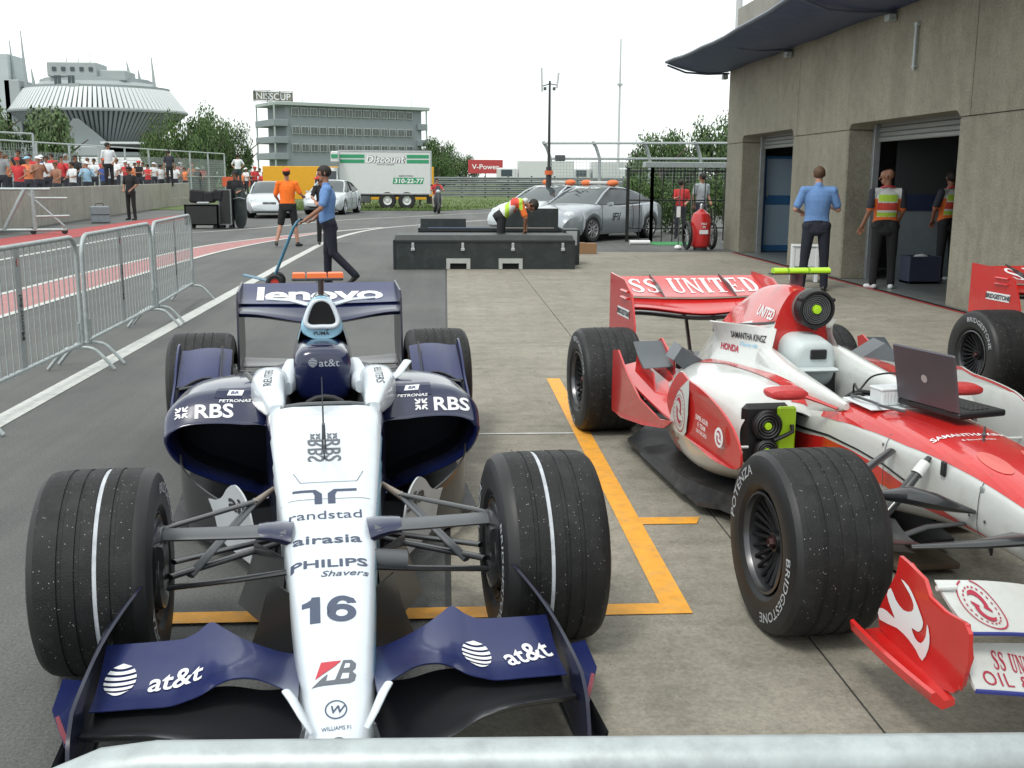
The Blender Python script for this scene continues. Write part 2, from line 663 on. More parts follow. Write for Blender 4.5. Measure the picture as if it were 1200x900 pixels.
# concrete apron: separate slabs with recessed joints, 4 mm above the asphalt
apron = MB()
apron.add([(.012, -4, .002), (6.6, -4, .002), (6.6, 23.2, .002), (.012, 23.2, .002)], [(0, 1, 2, 3)])
ap = kind(apron.build('concrete_apron', mat('joint_filler', (.045, .043, .04), .9, noise=.3), smooth=0), 'structure')
xs = [.012, 1.27, 3.9, 6.38]
ys = [-4, .6, 6.5, 12.4, 18.0, 23.2]
rr = random.Random(3)
for i in range(3):
    for j in range(5):
        x0, x1, y0, y1 = xs[i] + (.004 if i else 0), xs[i + 1] - .004, ys[j] + .004, ys[j + 1] - .004
        s = MB().box(((x0 + x1) / 2, (y0 + y1) / 2, .0045), (x1 - x0, y1 - y0, .005), bev=.0015)
        s.build('slab', apron_m, ap, smooth=0)
PZ = .011
def strip(name, pts, mt, z=PZ):
    q = MB()
    n = len(pts)
    q.add([(x, y, z) for p in pts for x, y in p], [(2 * i, 2 * i + 1, 2 * i + 3, 2 * i + 2) for i in range(n - 1)])
    return kind(q.build(name, mt, smooth=0), 'structure')
yellow_m = mat('yellow_road_paint', (.80, .36, .030), .6, noise=.14, nscale=14, dirt=(.30, .25, .16), dscale=11, damt=.5, bump=.25, bscale=160)
wpaint = mat('white_road_paint', (.52, .53, .50), .6, noise=.12, nscale=9, dirt=(.2, .2, .19), dscale=14, damt=.55, bump=.2, bscale=150)
rpaint = mat('faded_red_paint', (.37, .165, .16), .7, noise=.18, nscale=6, dirt=(.22, .16, .15), dscale=7, damt=.5)
rpaint2 = mat('deep_red_paint', (.33, .04, .04), .7, noise=.12, nscale=5)
# pit box outline
bx = MB()
bx.add([(.80, 3.76, PZ), (.905, 3.66, PZ), (.905, 8.36, PZ), (.80, 8.36, PZ), (.80, 3.76, PZ), (.905, 3.66, PZ), (-1.28, 3.66, PZ), (-1.28, 3.76, PZ),
        (.905, 4.69, PZ), (1.16, 4.69, PZ), (1.20, 4.79, PZ), (.905, 4.79, PZ)], [(0, 1, 2, 3), (4, 5, 6, 7), (8, 9, 10, 11)])
kind(bx.build('pit_box_line', yellow_m, smooth=0), 'structure')
strip('thin_white_line', [((.1, 6.515), (.1, 6.485)), ((.80, 6.515), (.80, 6.485))], wpaint)
def curve_strip(name, cl, w, mt, z=.004):
    pts = []
    for i, p in enumerate(cl):
        a, b = Vector(cl[max(0, i - 1)]), Vector(cl[min(len(cl) - 1, i + 1)])
        t = (b - a).normalized()
        n = Vector((-t.y, t.x))
        ww = w[i] if isinstance(w, list) else w
        pts.append((tuple(Vector(p) + n * ww / 2), tuple(Vector(p) - n * ww / 2)))
    return strip(name, pts, mt, z)
lane = [p[:] for p in spline([(-2.93, -4), (-2.94, 6.9), (-2.98, 17), (-3.0, 22), (-2.9, 28.3), (-2.2, 33.5), (-.66, 37.0), (2.63, 42.7), (9, 53)], 6, False)]
curve_strip('pit_lane_line', lane, .16, wpaint)
def rpts(ps, m=5):
    return spline(ps, m, False)
inner = rpts([(-5.07, -4), (-5.07, 12.4), (-4.95, 20.9), (-4.7, 24.7), (-4.2, 27.9), (-3.4, 31.4), (-2.0, 34.5)])
outer = rpts([(-6.05, -4), (-6.03, 14.8), (-5.85, 20.9), (-5.6, 24.9), (-5.05, 27.4), (-3.9, 30.9), (-2.05, 34.6)])
strip('red_lane_strip', [(tuple(a), tuple(b)) for a, b in zip(outer, inner)], rpaint, .004)
curve_strip('red_strip_edge_line', inner, .11, wpaint, .008)
curve_strip('red_strip_edge_line', outer, .11, wpaint, .008)
curve_strip('outer_white_line', rpts([(-8.5, -4), (-8.47, 21), (-8.4, 30.5), (-6.98, 31.5), (-5.5, 34.9), (-4.28, 39.5), (-1.5, 44.2), (3.2, 51.3), (10, 61)]), .13, wpaint, .006)
strip('wall_foot_red_strip', [((-11.5, -4), (-9.6, -4)), ((-11.3, 27), (-9.65, 27)), ((-11.0, 45), (-9.8, 45))], rpaint2, .004)
strip('garage_threshold_line', [((6.22, 23.1), (6.34, 23.1)), ((6.22, 12.0), (6.34, 12.0))], rpaint2, PZ)
# tar seam between asphalt and concrete
strip('tar_seam', [((-.012, -4), (.012, -4)), ((-.010, 23), (.012, 23))], mat('tar', (.02, .02, .02), .6, noise=.3), .003)
# grass verges
grass_m = mat('grass_ground', (.085, .13, .035), .95, noise=.4, nscale=2.5, dirt=(.20, .17, .09), dscale=.9, damt=.7, bump=.8, bscale=30)
gv = MB()
gv.add([(-60, 52, .02), (-4.4, 51.8, .02), (-.1, 52.3, .02), (2.1, 55.4, .02), (3.7, 58.8, .02), (9.5, 70, .02), (40, 100, .02), (60, 400, .02), (-80, 400, .02)], [tuple(range(9))])
kind(gv.build('grass_verge', grass_m, smooth=0), 'structure')
tuft = MB()
for i in range(9000):
    y = 52.2 + rr.random() ** 2 * 26
    x = -9 + rr.random() * (10 + (y - 52) * .62 + 3.6)
    if x > -.1 + (y - 52.3) * .58:
        continue
    h = rr.uniform(.04, .13)
    a = rr.uniform(0, pi)
    dx, dy = cos(a) * .03, sin(a) * .03
    tuft.add([(x - dx, y - dy, .02), (x + dx, y + dy, .02), (x + rr.uniform(-.05, .05), y + rr.uniform(-.03, .03), .02 + h)], [(0, 1, 2)])
tag(kind(tuft.build('grass', mat('grass_blades', (.10, .16, .04), .9, noise=.35, nscale=3), smooth=0), 'stuff'), 'rough green grass growing along the verge', 'grass')

grit = MB()
for i in range(260):
    x, y = rr.uniform(.1, 6.2), rr.uniform(1.5, 16)
    r_ = rr.uniform(.003, .009)
    a = rr.uniform(0, 6.28)
    grit.add([(x + r_ * cos(a), y + r_ * sin(a), .0075), (x - r_ * sin(a), y + r_ * cos(a) * .6, .0075), (x - r_ * cos(a) * .8, y - r_ * sin(a), .0075), (x, y, .0075 + r_ * .8)], [(0, 1, 3), (1, 2, 3), (2, 0, 3)])
tag(kind(grit.build('grit', mat('dark_grit', (.06, .055, .05), .9), smooth=0), 'stuff'), 'scattered dark grit and rubber crumbs on the concrete apron', 'grit')
# ------------------------------------------------------------------ garage building
WX = 6.38
gar = thing('garage_building', 'long concrete pit garage with exposed aggregate wall panels and two open doorways', 'building', (WX, 12, 0))
def rounded_notch(a, b, zt, r=.14, n=4):
    """path from (a,.)->(b,.) around a doorway head whose top corners are rounded"""
    pts = [(a, None)]
    for i in range(n + 1):
        t = pi / 2 * i / n
        pts.append((a - r + r * cos(t), zt - r + r * sin(t)))
    for i in range(n + 1):
        t = pi / 2 * i / n
        pts.append((b + r - r * sin(t), zt - r + r * cos(t)))
    return pts
TH_W = .42
ZJ = 2.36
def gfn(u, v, w):
    return (w, u - 12, v)
seams = [24.36, 19.50, 12.96, 6.5, 0.0, -5.0]
doors = [(23.10, 19.68, 2.50), (16.93, 13.22, 2.45), (10.0, 6.9, 2.45)]
# upper panels with notches
for i in range(5):
    a, b = seams[i] - (.008 if i else 0), seams[i + 1] + .008
    pts = [(a, 4.35), (a, ZJ + .008)]
    for (d0, d1, zt) in doors:
        if a > d0 and b < d1:
            nn = rounded_notch(d0, d1, zt)
            pts += [(d0, ZJ + .008)] + [p for p in nn[1:] if p[1] > ZJ + .008] + [(d1, ZJ + .008)]
    pts += [(b, ZJ + .008), (b, 4.35)]
    q = MB().plate(pts, gfn, TH_W)
    q.build('wall_panel', wall_m, gar, smooth=0)
# lower piers
for a, b in ((24.36, 23.10), (19.68, 16.93), (13.22, 10.0), (6.9, -5.0)):
    q = MB().box((TH_W / 2, (a + b) / 2 - 12, ZJ / 2), (TH_W, a - b, ZJ), bev=.02)
    q.build('wall_panel', wall_m, gar, smooth=0)
# joint backing, roof, far end wall, inner shell
q = MB()
q.box((TH_W / 2 + .02, 9.68 - 12, 4.33), (TH_W - .06, 29.3, .03))
q.box((4.2, 24.2 - 12, 2.2), (7.4, .3, 4.3))
q.box((4.2, 9.68 - 12, 4.42), (8.6, 29.4, .14))
q.build('shell', plain_conc, gar, smooth=0)
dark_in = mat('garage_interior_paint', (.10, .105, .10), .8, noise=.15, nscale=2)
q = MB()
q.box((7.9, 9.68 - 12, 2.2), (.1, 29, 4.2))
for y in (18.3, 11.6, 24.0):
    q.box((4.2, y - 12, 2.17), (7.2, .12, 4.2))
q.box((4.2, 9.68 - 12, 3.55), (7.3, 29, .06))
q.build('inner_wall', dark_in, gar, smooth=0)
q = MB().box((3.9, 9.68 - 12, .006), (8.0, 29, .01))
q.build('garage_floor', mat('painted_garage_floor', (.17, .185, .18), .35, noise=.15, nscale=2, dirt=(.08, .08, .08), dscale=3, damt=.5), gar, smooth=0)
# stain streak / joint lines, door frames, shutters
frame_m = mat('door_track_steel', (.30, .32, .33), .45, metal=.3, noise=.12)
slat_m = mat('shutter_slats', (.26, .27, .26), .5, noise=.15, nscale=3, stretch=(1, .3, 6))
for (d0, d1, zt) in doors:
    for y in (d0 - .05, d1 + .05):
        MB().box((TH_W + .02, y - 12, zt / 2), (.11, .09, zt), bev=.008).build('door_track', frame_m, gar, smooth=0)
    q = MB()
    for k in range(5):
        q.box((TH_W + .06 + .012 * (k % 2), (d0 + d1) / 2 - 12, zt + .06 - k * .075), (.05, d0 - d1 - .18, .07), bev=.012)
    q.build('roller_shutter', slat_m, gar, smooth=0)
# door 1: blue framed pale partition
blue_frame = mat('blue_frame_paint', (.035, .13, .30), .45, noise=.1)
pale_blue = mat('pale_blue_panel', (.30, .40, .50), .5, noise=.06, nscale=2)
q = MB()
x0 = 1.15
q.box((x0, 20.9 - 12, 1.16), (.04, 2.9, 2.10))
for y in (22.2, 20.1):
    pass
part = thing('partition_screen', 'pale blue partition screen in a blue frame standing inside the left garage doorway', 'partition', (WX + 1.0, 23.3, .012), 0)
for z, h_ in ((1.60, .82), (.60, .90)):
    MB().box((0, 0, z), (1.15, .035, h_)).build('panel', pale_blue, part)
for x in (-.42, .60):
    MB().box((x, -.012, 1.03), (.07, .06, 2.06), bev=.008).build('frame_post', blue_frame, part)
for z, h_ in ((.08, .14), (1.13, .20), (2.04, .06)):
    MB().box((.0, -.014, z), (1.2, .05, h_), bev=.008).build('frame_rail', blue_frame, part)
MB().cyl((-.36, -.06, 1.2), (-.36, -.06, 1.32), .012).build('handle', alu, part)
# door 2 interior: grey-blue low screen, strip light, clutter
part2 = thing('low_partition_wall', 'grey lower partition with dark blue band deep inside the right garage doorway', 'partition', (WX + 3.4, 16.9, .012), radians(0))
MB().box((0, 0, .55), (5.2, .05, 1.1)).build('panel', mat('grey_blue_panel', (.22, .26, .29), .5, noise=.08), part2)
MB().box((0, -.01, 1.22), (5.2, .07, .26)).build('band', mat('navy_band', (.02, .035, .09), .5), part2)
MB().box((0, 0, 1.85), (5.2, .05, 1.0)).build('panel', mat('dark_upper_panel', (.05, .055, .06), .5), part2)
for x, y, h, cm, nm, lb in ((1.0, 16.2, .42, (.05, .06, .10), 'plastic_crate', 'dark blue plastic crate on the floor just inside the right doorway'),
                       (1.5, 16.0, .5, (.45, .22, .02), 'gas_bottle', 'yellow gas bottle beside the crate inside the garage'),
                       (2.1, 15.9, .42, (.35, .18, .02), 'jerry_can', 'amber jerry can against the inner partition')):
    t = thing(nm, lb, nm.replace('_', ' '), (WX + x, y, .012))
    if nm == 'gas_bottle':
        MB().lathe([(0, .001), (0, .13), (.36, .13), (.42, .09), (.45, .04), (.5, .04), (.5, .001)], 20, axis='z').build('bottle', mat(nm, cm, .4, noise=.1), t)
        MB().cyl((0, 0, .48), (0, 0, .54), .05, .05, 12).build('valve', steel_dark, t)
    elif nm == 'jerry_can':
        MB().box((0, 0, .17), (.3, .17, .34), bev=.04).build('body', mat(nm, cm, .4, noise=.1), t)
        MB().tube([(-.08, 0, .33), (-.08, 0, .40), (.08, 0, .40), (.08, 0, .33)], .015).build('handle', mat(nm, cm), t)
    else:
        q = MB()
        q.box((0, 0, .02), (.5, .36, .03))
        for s_ in (-1, 1):
            q.box((s_ * .24, 0, h / 2), (.02, .36, h), bev=.004)
            q.box((0, s_ * .17, h / 2), (.46, .02, h), bev=.004)
        q.build('body', mat(nm, cm, .4, noise=.1), t)
        MB().ball((0, 0, .33), (.17, .12, .12)).build('white_rag', mat('rag', (.6, .6, .6), .9, noise=.2), t)
lt = thing('strip_light', 'long fluorescent strip light hanging under the garage ceiling', 'ceiling light', (WX + 2.4, 14.4, 2.95))
MB().box((0, 0, .05), (1.9, .12, .06), bev=.01).build('housing', steel, lt)
MB().cyl((-.9, 0, 0), (.9, 0, 0), .018, n=8).build('tube', mat('lit_tube', (.8, 1, .7), .4, emit=1.6), lt)
# canopy: curved blue sheet along the wall
can = thing('canopy', 'curved dark blue canopy running along the top of the garage wall', 'canopy', (0, 0, 0))
blue_sheet = mat('weathered_blue_sheet', (.028, .050, .13), .45, noise=.25, nscale=4, dirt=(.13, .15, .2), dscale=5, damt=.5, stretch=(.6, 2, 2))
rings = []
for y in srange(24.55, -4, 34):
    sag = .10 * math.sin(min(1, (24.55 - y) / 9) * pi)
    e = .16 * math.exp(-(24.55 - y) / 1.2)
    r = []
    for k in range(13):
        t = k / 12
        x = 6.37 - 1.40 * t
        z = 3.955 + .17 * t ** 2.4 - sag * t * .9 - .035 * math.sin(t * pi) + .012 * math.sin(y * 5 + t * 3)
        r.append((x, y + e * 0, z))
    top = [(p[0], p[1], p[2] + .05) for p in r[::-1]]
    rings.append(r + top)
MB().loft(rings).build('sheet', blue_sheet, can)
rim = mat('canopy_edge_tube', (.10, .12, .16), .35, noise=.15)
MB().tube([(4.965, r[12][1], r[12][2] + .03) for r in rings], .035, 8).build('edge_tube', rim, can)
for y in (24.5, 20.0, 15.4, 10.8, 6.0):
    q = MB()
    q.tube([(6.4, y, 3.92), (5.9, y, 3.90), (5.4, y, 3.93), (4.98, y, 4.08)], .022, 6)
    q.build('rib', rim, can)
    MB().box((6.30, y, 3.84), (.12, .16, .10), bev=.01).build('bracket', steel, can)
# upper wall above canopy and roof deck
q = MB().box((1.1, 9.68 - 12, 4.85), (2.0, 29.2, .85))
q.build('parapet', plain_conc, gar, smooth=0)
t = thing('downpipe', 'short grey conduit fixed high on the garage wall above the second doorway', 'pipe', (6.34, 14.6, 3.05))
MB().cyl((0, 0, 0), (0, 0, .62), .022, n=10).build('pipe', steel, t)
MB().box((.01, 0, .60), (.06, .1, .05), bev=.006).build('clip', steel, t)
MB().box((.01, 0, .05), (.06, .1, .03), bev=.006).build('clip', steel, t)
pole = thing('flag_pole', 'tall pale pole rising behind the end of the garage canopy', 'pole', (7.12, 26.6, 0))
MB().cyl((0, 0, 0), (0, 0, 9), .085, .075, 14).build('shaft', mat('pale_pole_paint', (.5, .52, .52), .5, noise=.1), pole)
MB().cyl((0, 0, 0), (0, 0, .05), .2, .2, 16).build('base_plate', steel, pole)
# ------------------------------------------------------------------ trees
leaf_ms = [mat('leaves_mid', (.088, .150, .040), .8, noise=.45, nscale=1.2), mat('leaves_dark', (.052, .100, .032), .8, noise=.45, nscale=1.2), mat('leaves_pale', (.11, .16, .07), .8, noise=.4, nscale=1.2)]
bark = mat('bark', (.10, .085, .065), .9, noise=.3, nscale=9, bump=.6, bscale=20)
_crown = {}
def crown_mesh(seed, pal, n=4200, shape='round'):
    k = (seed, pal, n, shape)
    if k in _crown:
        return _crown[k]
    R = random.Random(seed)
    b = MB()
    blobs = []
    for i in range(13 if shape == 'round' else 11):
        a, e = R.uniform(0, 2 * pi), R.uniform(-.4, 1)
        d = R.uniform(.25, .68)
        blobs.append((cos(a) * d, sin(a) * d, .35 + e * .42, R.uniform(.24, .42)))
    for i in range(n):
        bx_, by_, bz_, br_ = R.choice(blobs)
        u = Vector((R.gauss(0, 1), R.gauss(0, 1), R.gauss(0, 1))).normalized() * br_ * (R.random() ** .35)
        c = Vector((bx_, by_, bz_)) + Vector((u.x, u.y, u.z * .8))
        s = R.uniform(.020, .036)
        nrm = (u.normalized() + Vector((R.gauss(0, .5), R.gauss(0, .5), R.gauss(0.3, .5)))).normalized()
        a = nrm.orthogonal().normalized()
        a = Matrix.Rotation(R.uniform(0, 6.28), 3, nrm) @ a
        c2 = nrm.cross(a)
        b.add([c + a * s * 1.1, c + c2 * s * .8, c - a * s * 1.1, c - c2 * s * .8], [(0, 1, 2, 3)], R.choice((0, 0, 1)))
    m2 = leaf_ms[1] if pal != 1 else leaf_ms[0]
    me = b.mesh('crown', [leaf_ms[pal], m2], 0)
    _crown[k] = me
    return me
def trunk_mesh():
    if 'trunk' in _crown:
        return _crown['trunk']
    R = random.Random(5)
    b = MB()
    b.tube([(0, 0, 0), (.02, 0, .15), (0, .01, .32), (.03, 0, .6)], [.045, .035, .03, .012], 9)
    for i in range(7):
        a = i * 2.4
        z = .2 + .05 * i
        b.tube([(0, 0, z), (cos(a) * .16, sin(a) * .16, z + .16), (cos(a) * .34, sin(a) * .34, z + .30)], [.016, .011, .005], 6)
    _crown['trunk'] = b.mesh('trunk', bark)
    return _crown['trunk']
def tree(x, y, h, w, seed, pal, label, group, name='tree', z=0):
    t = thing(name, label, 'tree', (x, y, z), random.Random(seed).uniform(0, 6), group)
    c = link('crown', crown_mesh(seed % 5, pal), t)
    c.scale = (w, w, h * .98)
    c.location = (0, 0, h * .06)
    k = link('trunk', trunk_mesh(), t)
    k.scale = (h, h, h)
    return t
nth = ['leftmost', 'second', 'third', 'fourth', 'fifth', 'sixth', 'seventh', 'eighth', 'ninth', 'tenth', 'eleventh', 'twelfth', 'thirteenth', 'fourteenth', 'fifteenth', 'sixteenth', 'seventeenth', 'eighteenth']
def numname(i):
    return 'leftmost' if i == 0 else nth[i] + ' from the left'
L1 = [(-30.5, 74, 6.9, 3.0, 1, 2), (-26.5, 76, 6.2, 2.9, 2, 2)]
for i, (x, y, h, w, s_, p_) in enumerate(L1):
    tree(x, y, h, w, s_, p_, ('hazy green tree behind the tall mesh fence at the left edge of the view', 'hazy green tree in front of the ribbed pavilion, right of the edge tree')[i], 'trees behind the left fence')
mids = [(-23.6, 92, 5.4, 2.0), (-22.0, 88, 6.3, 2.1), (-20.2, 92, 6.9, 2.2), (-18.7, 88, 6.4, 2.1), (-21.0, 100, 6.8, 2.3), (-24.8, 99, 5.0, 2.2), (-17.9, 95, 6.0, 1.8), (-19.9, 84, 5.0, 2.0)]
for i, (x, y, h, w) in enumerate(sorted(mids, key=lambda q: q[0] / q[1])):
    tree(x, y, h, w, 11 + i, i % 2, 'leafy tree between pavilion and control tower, %s of that clump' % numname(i), 'trees between pavilion and tower')
m2 = [(-2.6, 170, 8.2, 3), (-.4, 172, 7.0, 3), (1.4, 168, 5.6, 2.8), (3.4, 175, 5.2, 2.6), (-1.2, 160, 5.0, 2.4)]
for i, (x, y, h, w) in enumerate(sorted(m2, key=lambda q: q[0] / q[1])):
    tree(x, y, h, w, 31 + i, 1, 'dark distant tree right of the control tower, %s of five' % numname(i), 'trees right of the tower')
m3 = [(9.2, 46, 3.6, 1.3), (10.4, 47, 3.5, 1.4), (12.0, 47, 4.1, 1.5), (13.8, 49, 4.6, 1.8), (9.9, 52, 3.1, 1.4), (11.6, 54, 3.8, 1.6)]
for i, (x, y, h, w) in enumerate(sorted(m3, key=lambda q: q[0] / q[1])):
    tree(x, y, h, w, 41 + i, 1, 'dark tree behind the fence by the garage, %s of its row' % numname(i), 'trees behind the right fence')
hd = [(5.6, 31.5), (6.6, 31.0), (7.6, 31.5), (8.6, 31.2), (9.5, 31.6)]
for i, (x, y) in enumerate(hd):
    s_ = thing('shrub', 'leafy shrub behind the black bar fence, %s of the row' % numname(i), 'shrub', (x, y, 0), i * 1.1, 'shrubs behind the bar fence')
    c = link('foliage', crown_mesh(i % 4, i % 2, 4200), s_)
    c.scale = (.85, .85, 1.75)
    k = link('stem', trunk_mesh(), s_)
    k.scale = (.9, .9, .9)
# ------------------------------------------------------------------ ribbed pavilion far left
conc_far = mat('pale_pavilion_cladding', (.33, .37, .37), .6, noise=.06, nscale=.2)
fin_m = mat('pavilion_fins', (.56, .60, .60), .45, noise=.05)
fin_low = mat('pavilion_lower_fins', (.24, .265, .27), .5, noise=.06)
slot_m = mat('pavilion_recess', (.13, .15, .155), .7)
glass_far = mat('dark_far_glass', (.05, .07, .08), .15)
pav = thing('ribbed_pavilion', 'large round silver pavilion with ribbed sloping fins, terraces and spires', 'building', (-92.5, 300, 0))
def ring_rad(prof, n=72, sy=.8):
    return [[(r * cos(2 * pi * j / n), r * sy * sin(2 * pi * j / n), z) for j in range(n)] for r, z in prof]
MB().loft(ring_rad([(12.5, 7), (12.5, 10.2), (14, 10.6), (21.6, 17.9), (21.6, 18.6), (17.8, 23.6), (17.8, 24.2)])).build('recessed_core', slot_m, pav)
q = MB()
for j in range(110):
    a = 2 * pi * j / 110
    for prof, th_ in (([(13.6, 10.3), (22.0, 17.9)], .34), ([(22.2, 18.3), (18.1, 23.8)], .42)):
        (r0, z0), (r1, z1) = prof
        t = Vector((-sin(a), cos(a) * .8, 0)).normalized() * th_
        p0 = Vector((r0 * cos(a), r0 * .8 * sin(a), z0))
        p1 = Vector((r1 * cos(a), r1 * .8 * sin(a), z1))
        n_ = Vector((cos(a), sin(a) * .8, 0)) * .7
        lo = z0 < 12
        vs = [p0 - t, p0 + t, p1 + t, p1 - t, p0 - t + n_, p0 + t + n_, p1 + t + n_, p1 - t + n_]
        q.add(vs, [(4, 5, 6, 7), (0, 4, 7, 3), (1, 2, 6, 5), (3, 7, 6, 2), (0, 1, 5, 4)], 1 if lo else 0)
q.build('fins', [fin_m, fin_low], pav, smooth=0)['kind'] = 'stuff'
MB().loft(ring_rad([(22.9, 17.7), (23.1, 18.1), (22.9, 18.5), (21, 18.5), (21, 17.7)])).build('rim', conc_far, pav)
MB().loft(ring_rad([(18.4, 23.7), (18.6, 24.4), (16.6, 24.4), (14.5, 25.6), (14.5, 26.2)])).build('terrace', conc_far, pav)
MB().loft(ring_rad([(13.6, 24), (13.6, 26.6), (12.5, 26.7)], 40)).build('terrace', conc_far, pav)
q = MB()
q.box((-3.0, -6, 28.3), (12.5, 9, 3.6), bev=.2)
q.box((5.5, -5, 27.0), (9.5, 9, 2.6), bev=.2)
q.build('upper_block', conc_far, pav, smooth=0)
for i in range(5):
    MB().box((-7.4 + i * 2.3, -10.6, 28.4), (1.0, .2, 1.0)).build('window', glass_far, pav, smooth=0)
for i in range(4):
    MB().box((-6.0 + i * .9 + (1.6 if i > 1 else 0), -13.9, 25.4), (.7, .4, 2.2)).build('window', glass_far, pav, smooth=0)
q = MB()
q.add([(-6.5, -17, 9), (7.5, -17, 9), (.8, -19.5, 15.6), (-.6, -19.5, 15.6), (-5, -10, 9), (6, -10, 9)], [(0, 1, 2, 3), (1, 5, 2), (0, 3, 4), (0, 4, 5, 1), (3, 2, 5, 4)])
q.build('entrance_prow', conc_far, pav, smooth=0)
MB().box((0, -15, 7.6), (40, 10, 2.6), bev=.3).build('podium', conc_far, pav, smooth=0)
MB().box((13, -20.6, 9.6), (13, 3, .6), bev=.1).build('porch_roof', fin_m, pav, smooth=0)
MB().box((13, -19.5, 8.4), (11, 1, 1.9)).build('window', glass_far, pav, smooth=0)
MB().box((-1.2, -14.5, 23), (2.6, 1.2, 3.0)).build('mullion_block', conc_far, pav, smooth=0)
for x, z0, z1 in ((-17.0, 24, 38.5), (-15.0, 24, 29), (16.0, 23, 32.2), (12.4, 25, 29), (-20, 24, 36), (9.6, 27, 31)):
    q = MB().cyl((x, -4, z0), (x - .5, -4, z1), .55, .12, 8)
    q.build('spire', conc_far, pav)
for x in (-5, -2, 1):
    MB().cyl((x, -8, 30), (x, -8, 32.5), .12, .08, 6).build('spire', conc_far, pav)
tw = thing('box_tower', 'pale grey windowless block tower at the far left beside the pavilion', 'building', (-119.5, 300, 0))
MB().box((0, 0, 16), (13, 12, 33), bev=.2).build('wall', mat('tower_cladding', (.44, .49, .49), .6, noise=.06, nscale=.3), tw, smooth=0)
MB().box((6.9, -1, 14), (4, 10, 24), bev=.2).build('annex', conc_far, tw, smooth=0)
MB().box((2.4, -6.1, 26.5), (.9, .2, 1.2)).build('window', glass_far, tw, smooth=0)
for i, z in enumerate((22.5, 20.6, 18.7, 15.0)):
    MB().box((-1.4 + (i % 2) * .6, -6.1, z), (1.6, .12, 1.1)).build('sign_character', red_print, tw, smooth=0)
# ------------------------------------------------------------------ grey control tower
S = 1.42
ct = thing('control_tower_building', 'grey four storey race control building with rows of square windows and rooftop sign', 'building', (-17.09 * S, 112 * S, 0), radians(0))
# local frame: x along facade, y back; facade recedes slightly
fa = radians(28)
ct.rotation_euler = (0, 0, fa)
LEN = 24.3
grey_wall = mat('grey_ribbed_cladding', (.215, .25, .26), .6, noise=.03, nscale=.6)
trim_m = mat('pale_roof_trim', (.36, .42, .40), .5)
H = 8.5 * S
MB().box((LEN / 2 + .3, 4, H / 2), (LEN - 2.4, 7.8, H - .6), bev=.05).build('wall', grey_wall, ct, smooth=0)
MB().box((LEN / 2, 3.9, H - .15), (LEN + .4, 9, .5), bev=.05).build('roof', trim_m, ct, smooth=0)
for z in (5.0 * S - .3, 6.55 * S - .1, 3.3 * S - .2):
    MB().box((.6, 3.7, z), (2.2, 8.2, .95), bev=.05).build('balcony', grey_wall, ct, smooth=0)
    MB().box((LEN - .9, 3.7, z), (1.6, 8.2, .95), bev=.05).build('balcony', grey_wall, ct, smooth=0)
for x in (-.3, LEN - .2):
    for y in (-.2, 7.6):
        MB().box((x, y, H / 2), (.18, .18, H - .4)).build('column', trim_m, ct, smooth=0)
win_fr = mat('pale_window_frame', (.42, .46, .45), .5)
win_gl = mat('tower_window_glass', (.07, .085, .08), .12, noise=.5, nscale=.25)
for r, z in enumerate((7.85 * S, 6.0 * S, 4.25 * S)):
    for i in range(14):
        x = 2.9 + i * (LEN - 4.6) / 14
        f = MB()
        f.box((x, -.06, z - .45 * S + .35), (1.14, .10, 1.14))
        fr = f.build('window', win_fr, ct, smooth=0)
        p = MB().box((x - .26, -.13, z - .45 * S + .35), (.45, .03, .95)).box((x + .26, -.13, z - .45 * S + .35), (.45, .03, .95))
        p.build('pane', win_gl, fr, smooth=0)
for x in (-2.2, -.3, 1.6, 3.5):
    MB().box((x + .2, 3.0, H + .95), (.08, .08, 1.7)).build('sign_post', steel_dark, ct, smooth=0)
for z in (.25, 1.75):
    MB().box((.8, 3.0, H + z), (6.2, .06, .08)).build('sign_rail', steel_dark, ct, smooth=0)
MB().box((.8, 3.12, H + 1.0), (6.0, .05, 1.25)).build('sign_board', mat('khaki_board', (.20, .19, .15), .7, noise=.5, nscale=1.5), ct, smooth=0)
decal('lettering', shift2d(text2d('NISSCUP', .95, 1.0, bold=.01), .8, 0), white_print, ct, (0, 3.06, H + 1.0), (1, 0, 0), (0, 0, 1), D=(0, 1, 0), grid=0)
for x, h in ((.2, 3.6), (5.2, 4.4), (LEN - 1.2, 1.9)):
    MB().cyl((x, 3, H), (x, 3, H + h), .05, .03, 6).build('aerial', steel, ct)
# tall thin pole
tp = thing('light_mast', 'very tall thin pale mast beyond the fence right of the aerial mast', 'mast', (19.2, 120, 0))
MB().cyl((0, 0, 0), (0, 0, 16.5), .16, .08, 8).build('shaft', mat('pale_pole_paint', (.5, .52, .52)), tp)
MB().cyl((0, 0, 11.6), (0, 0, 11.8), .3, .3, 8).build('collar', steel, tp)
# ------------------------------------------------------------------ billboards, yellow panels, trailers
def sign_board(name, label, x, y, z0, w, h, m, txt=None, tm=None, th=.5, rot=0, legs=3, deep=.15):
    t = thing(name, label, 'billboard', (x, y, 0), rot)
    MB().box((0, 0, z0 + h / 2), (w, deep, h), bev=.02).build('panel', m, t, smooth=0)
    q = MB()
    for k in range(legs):
        q.box((-w / 2 + w * (k + .5) / legs, deep * .8, z0 / 2 + .2), (.12, .12, z0 + .4))
    q.build('frame', steel_dark, t, smooth=0)
    if txt:
        decal('lettering', text2d(txt, th, 1.1, bold=.02), tm, t, (0, -deep / 2 - .01, z0 + h / 2), (1, 0, 0), (0, 0, 1), D=(0, 1, 0), grid=0)
    return t
sign_board('billboard', 'red billboard with white V-Power lettering above the far barriers', 5.2, 141, 2.1, 4.5, 1.75, mat('red_board', (.42, .045, .05), .5, noise=.05), 'V-Power', white_print, .62)
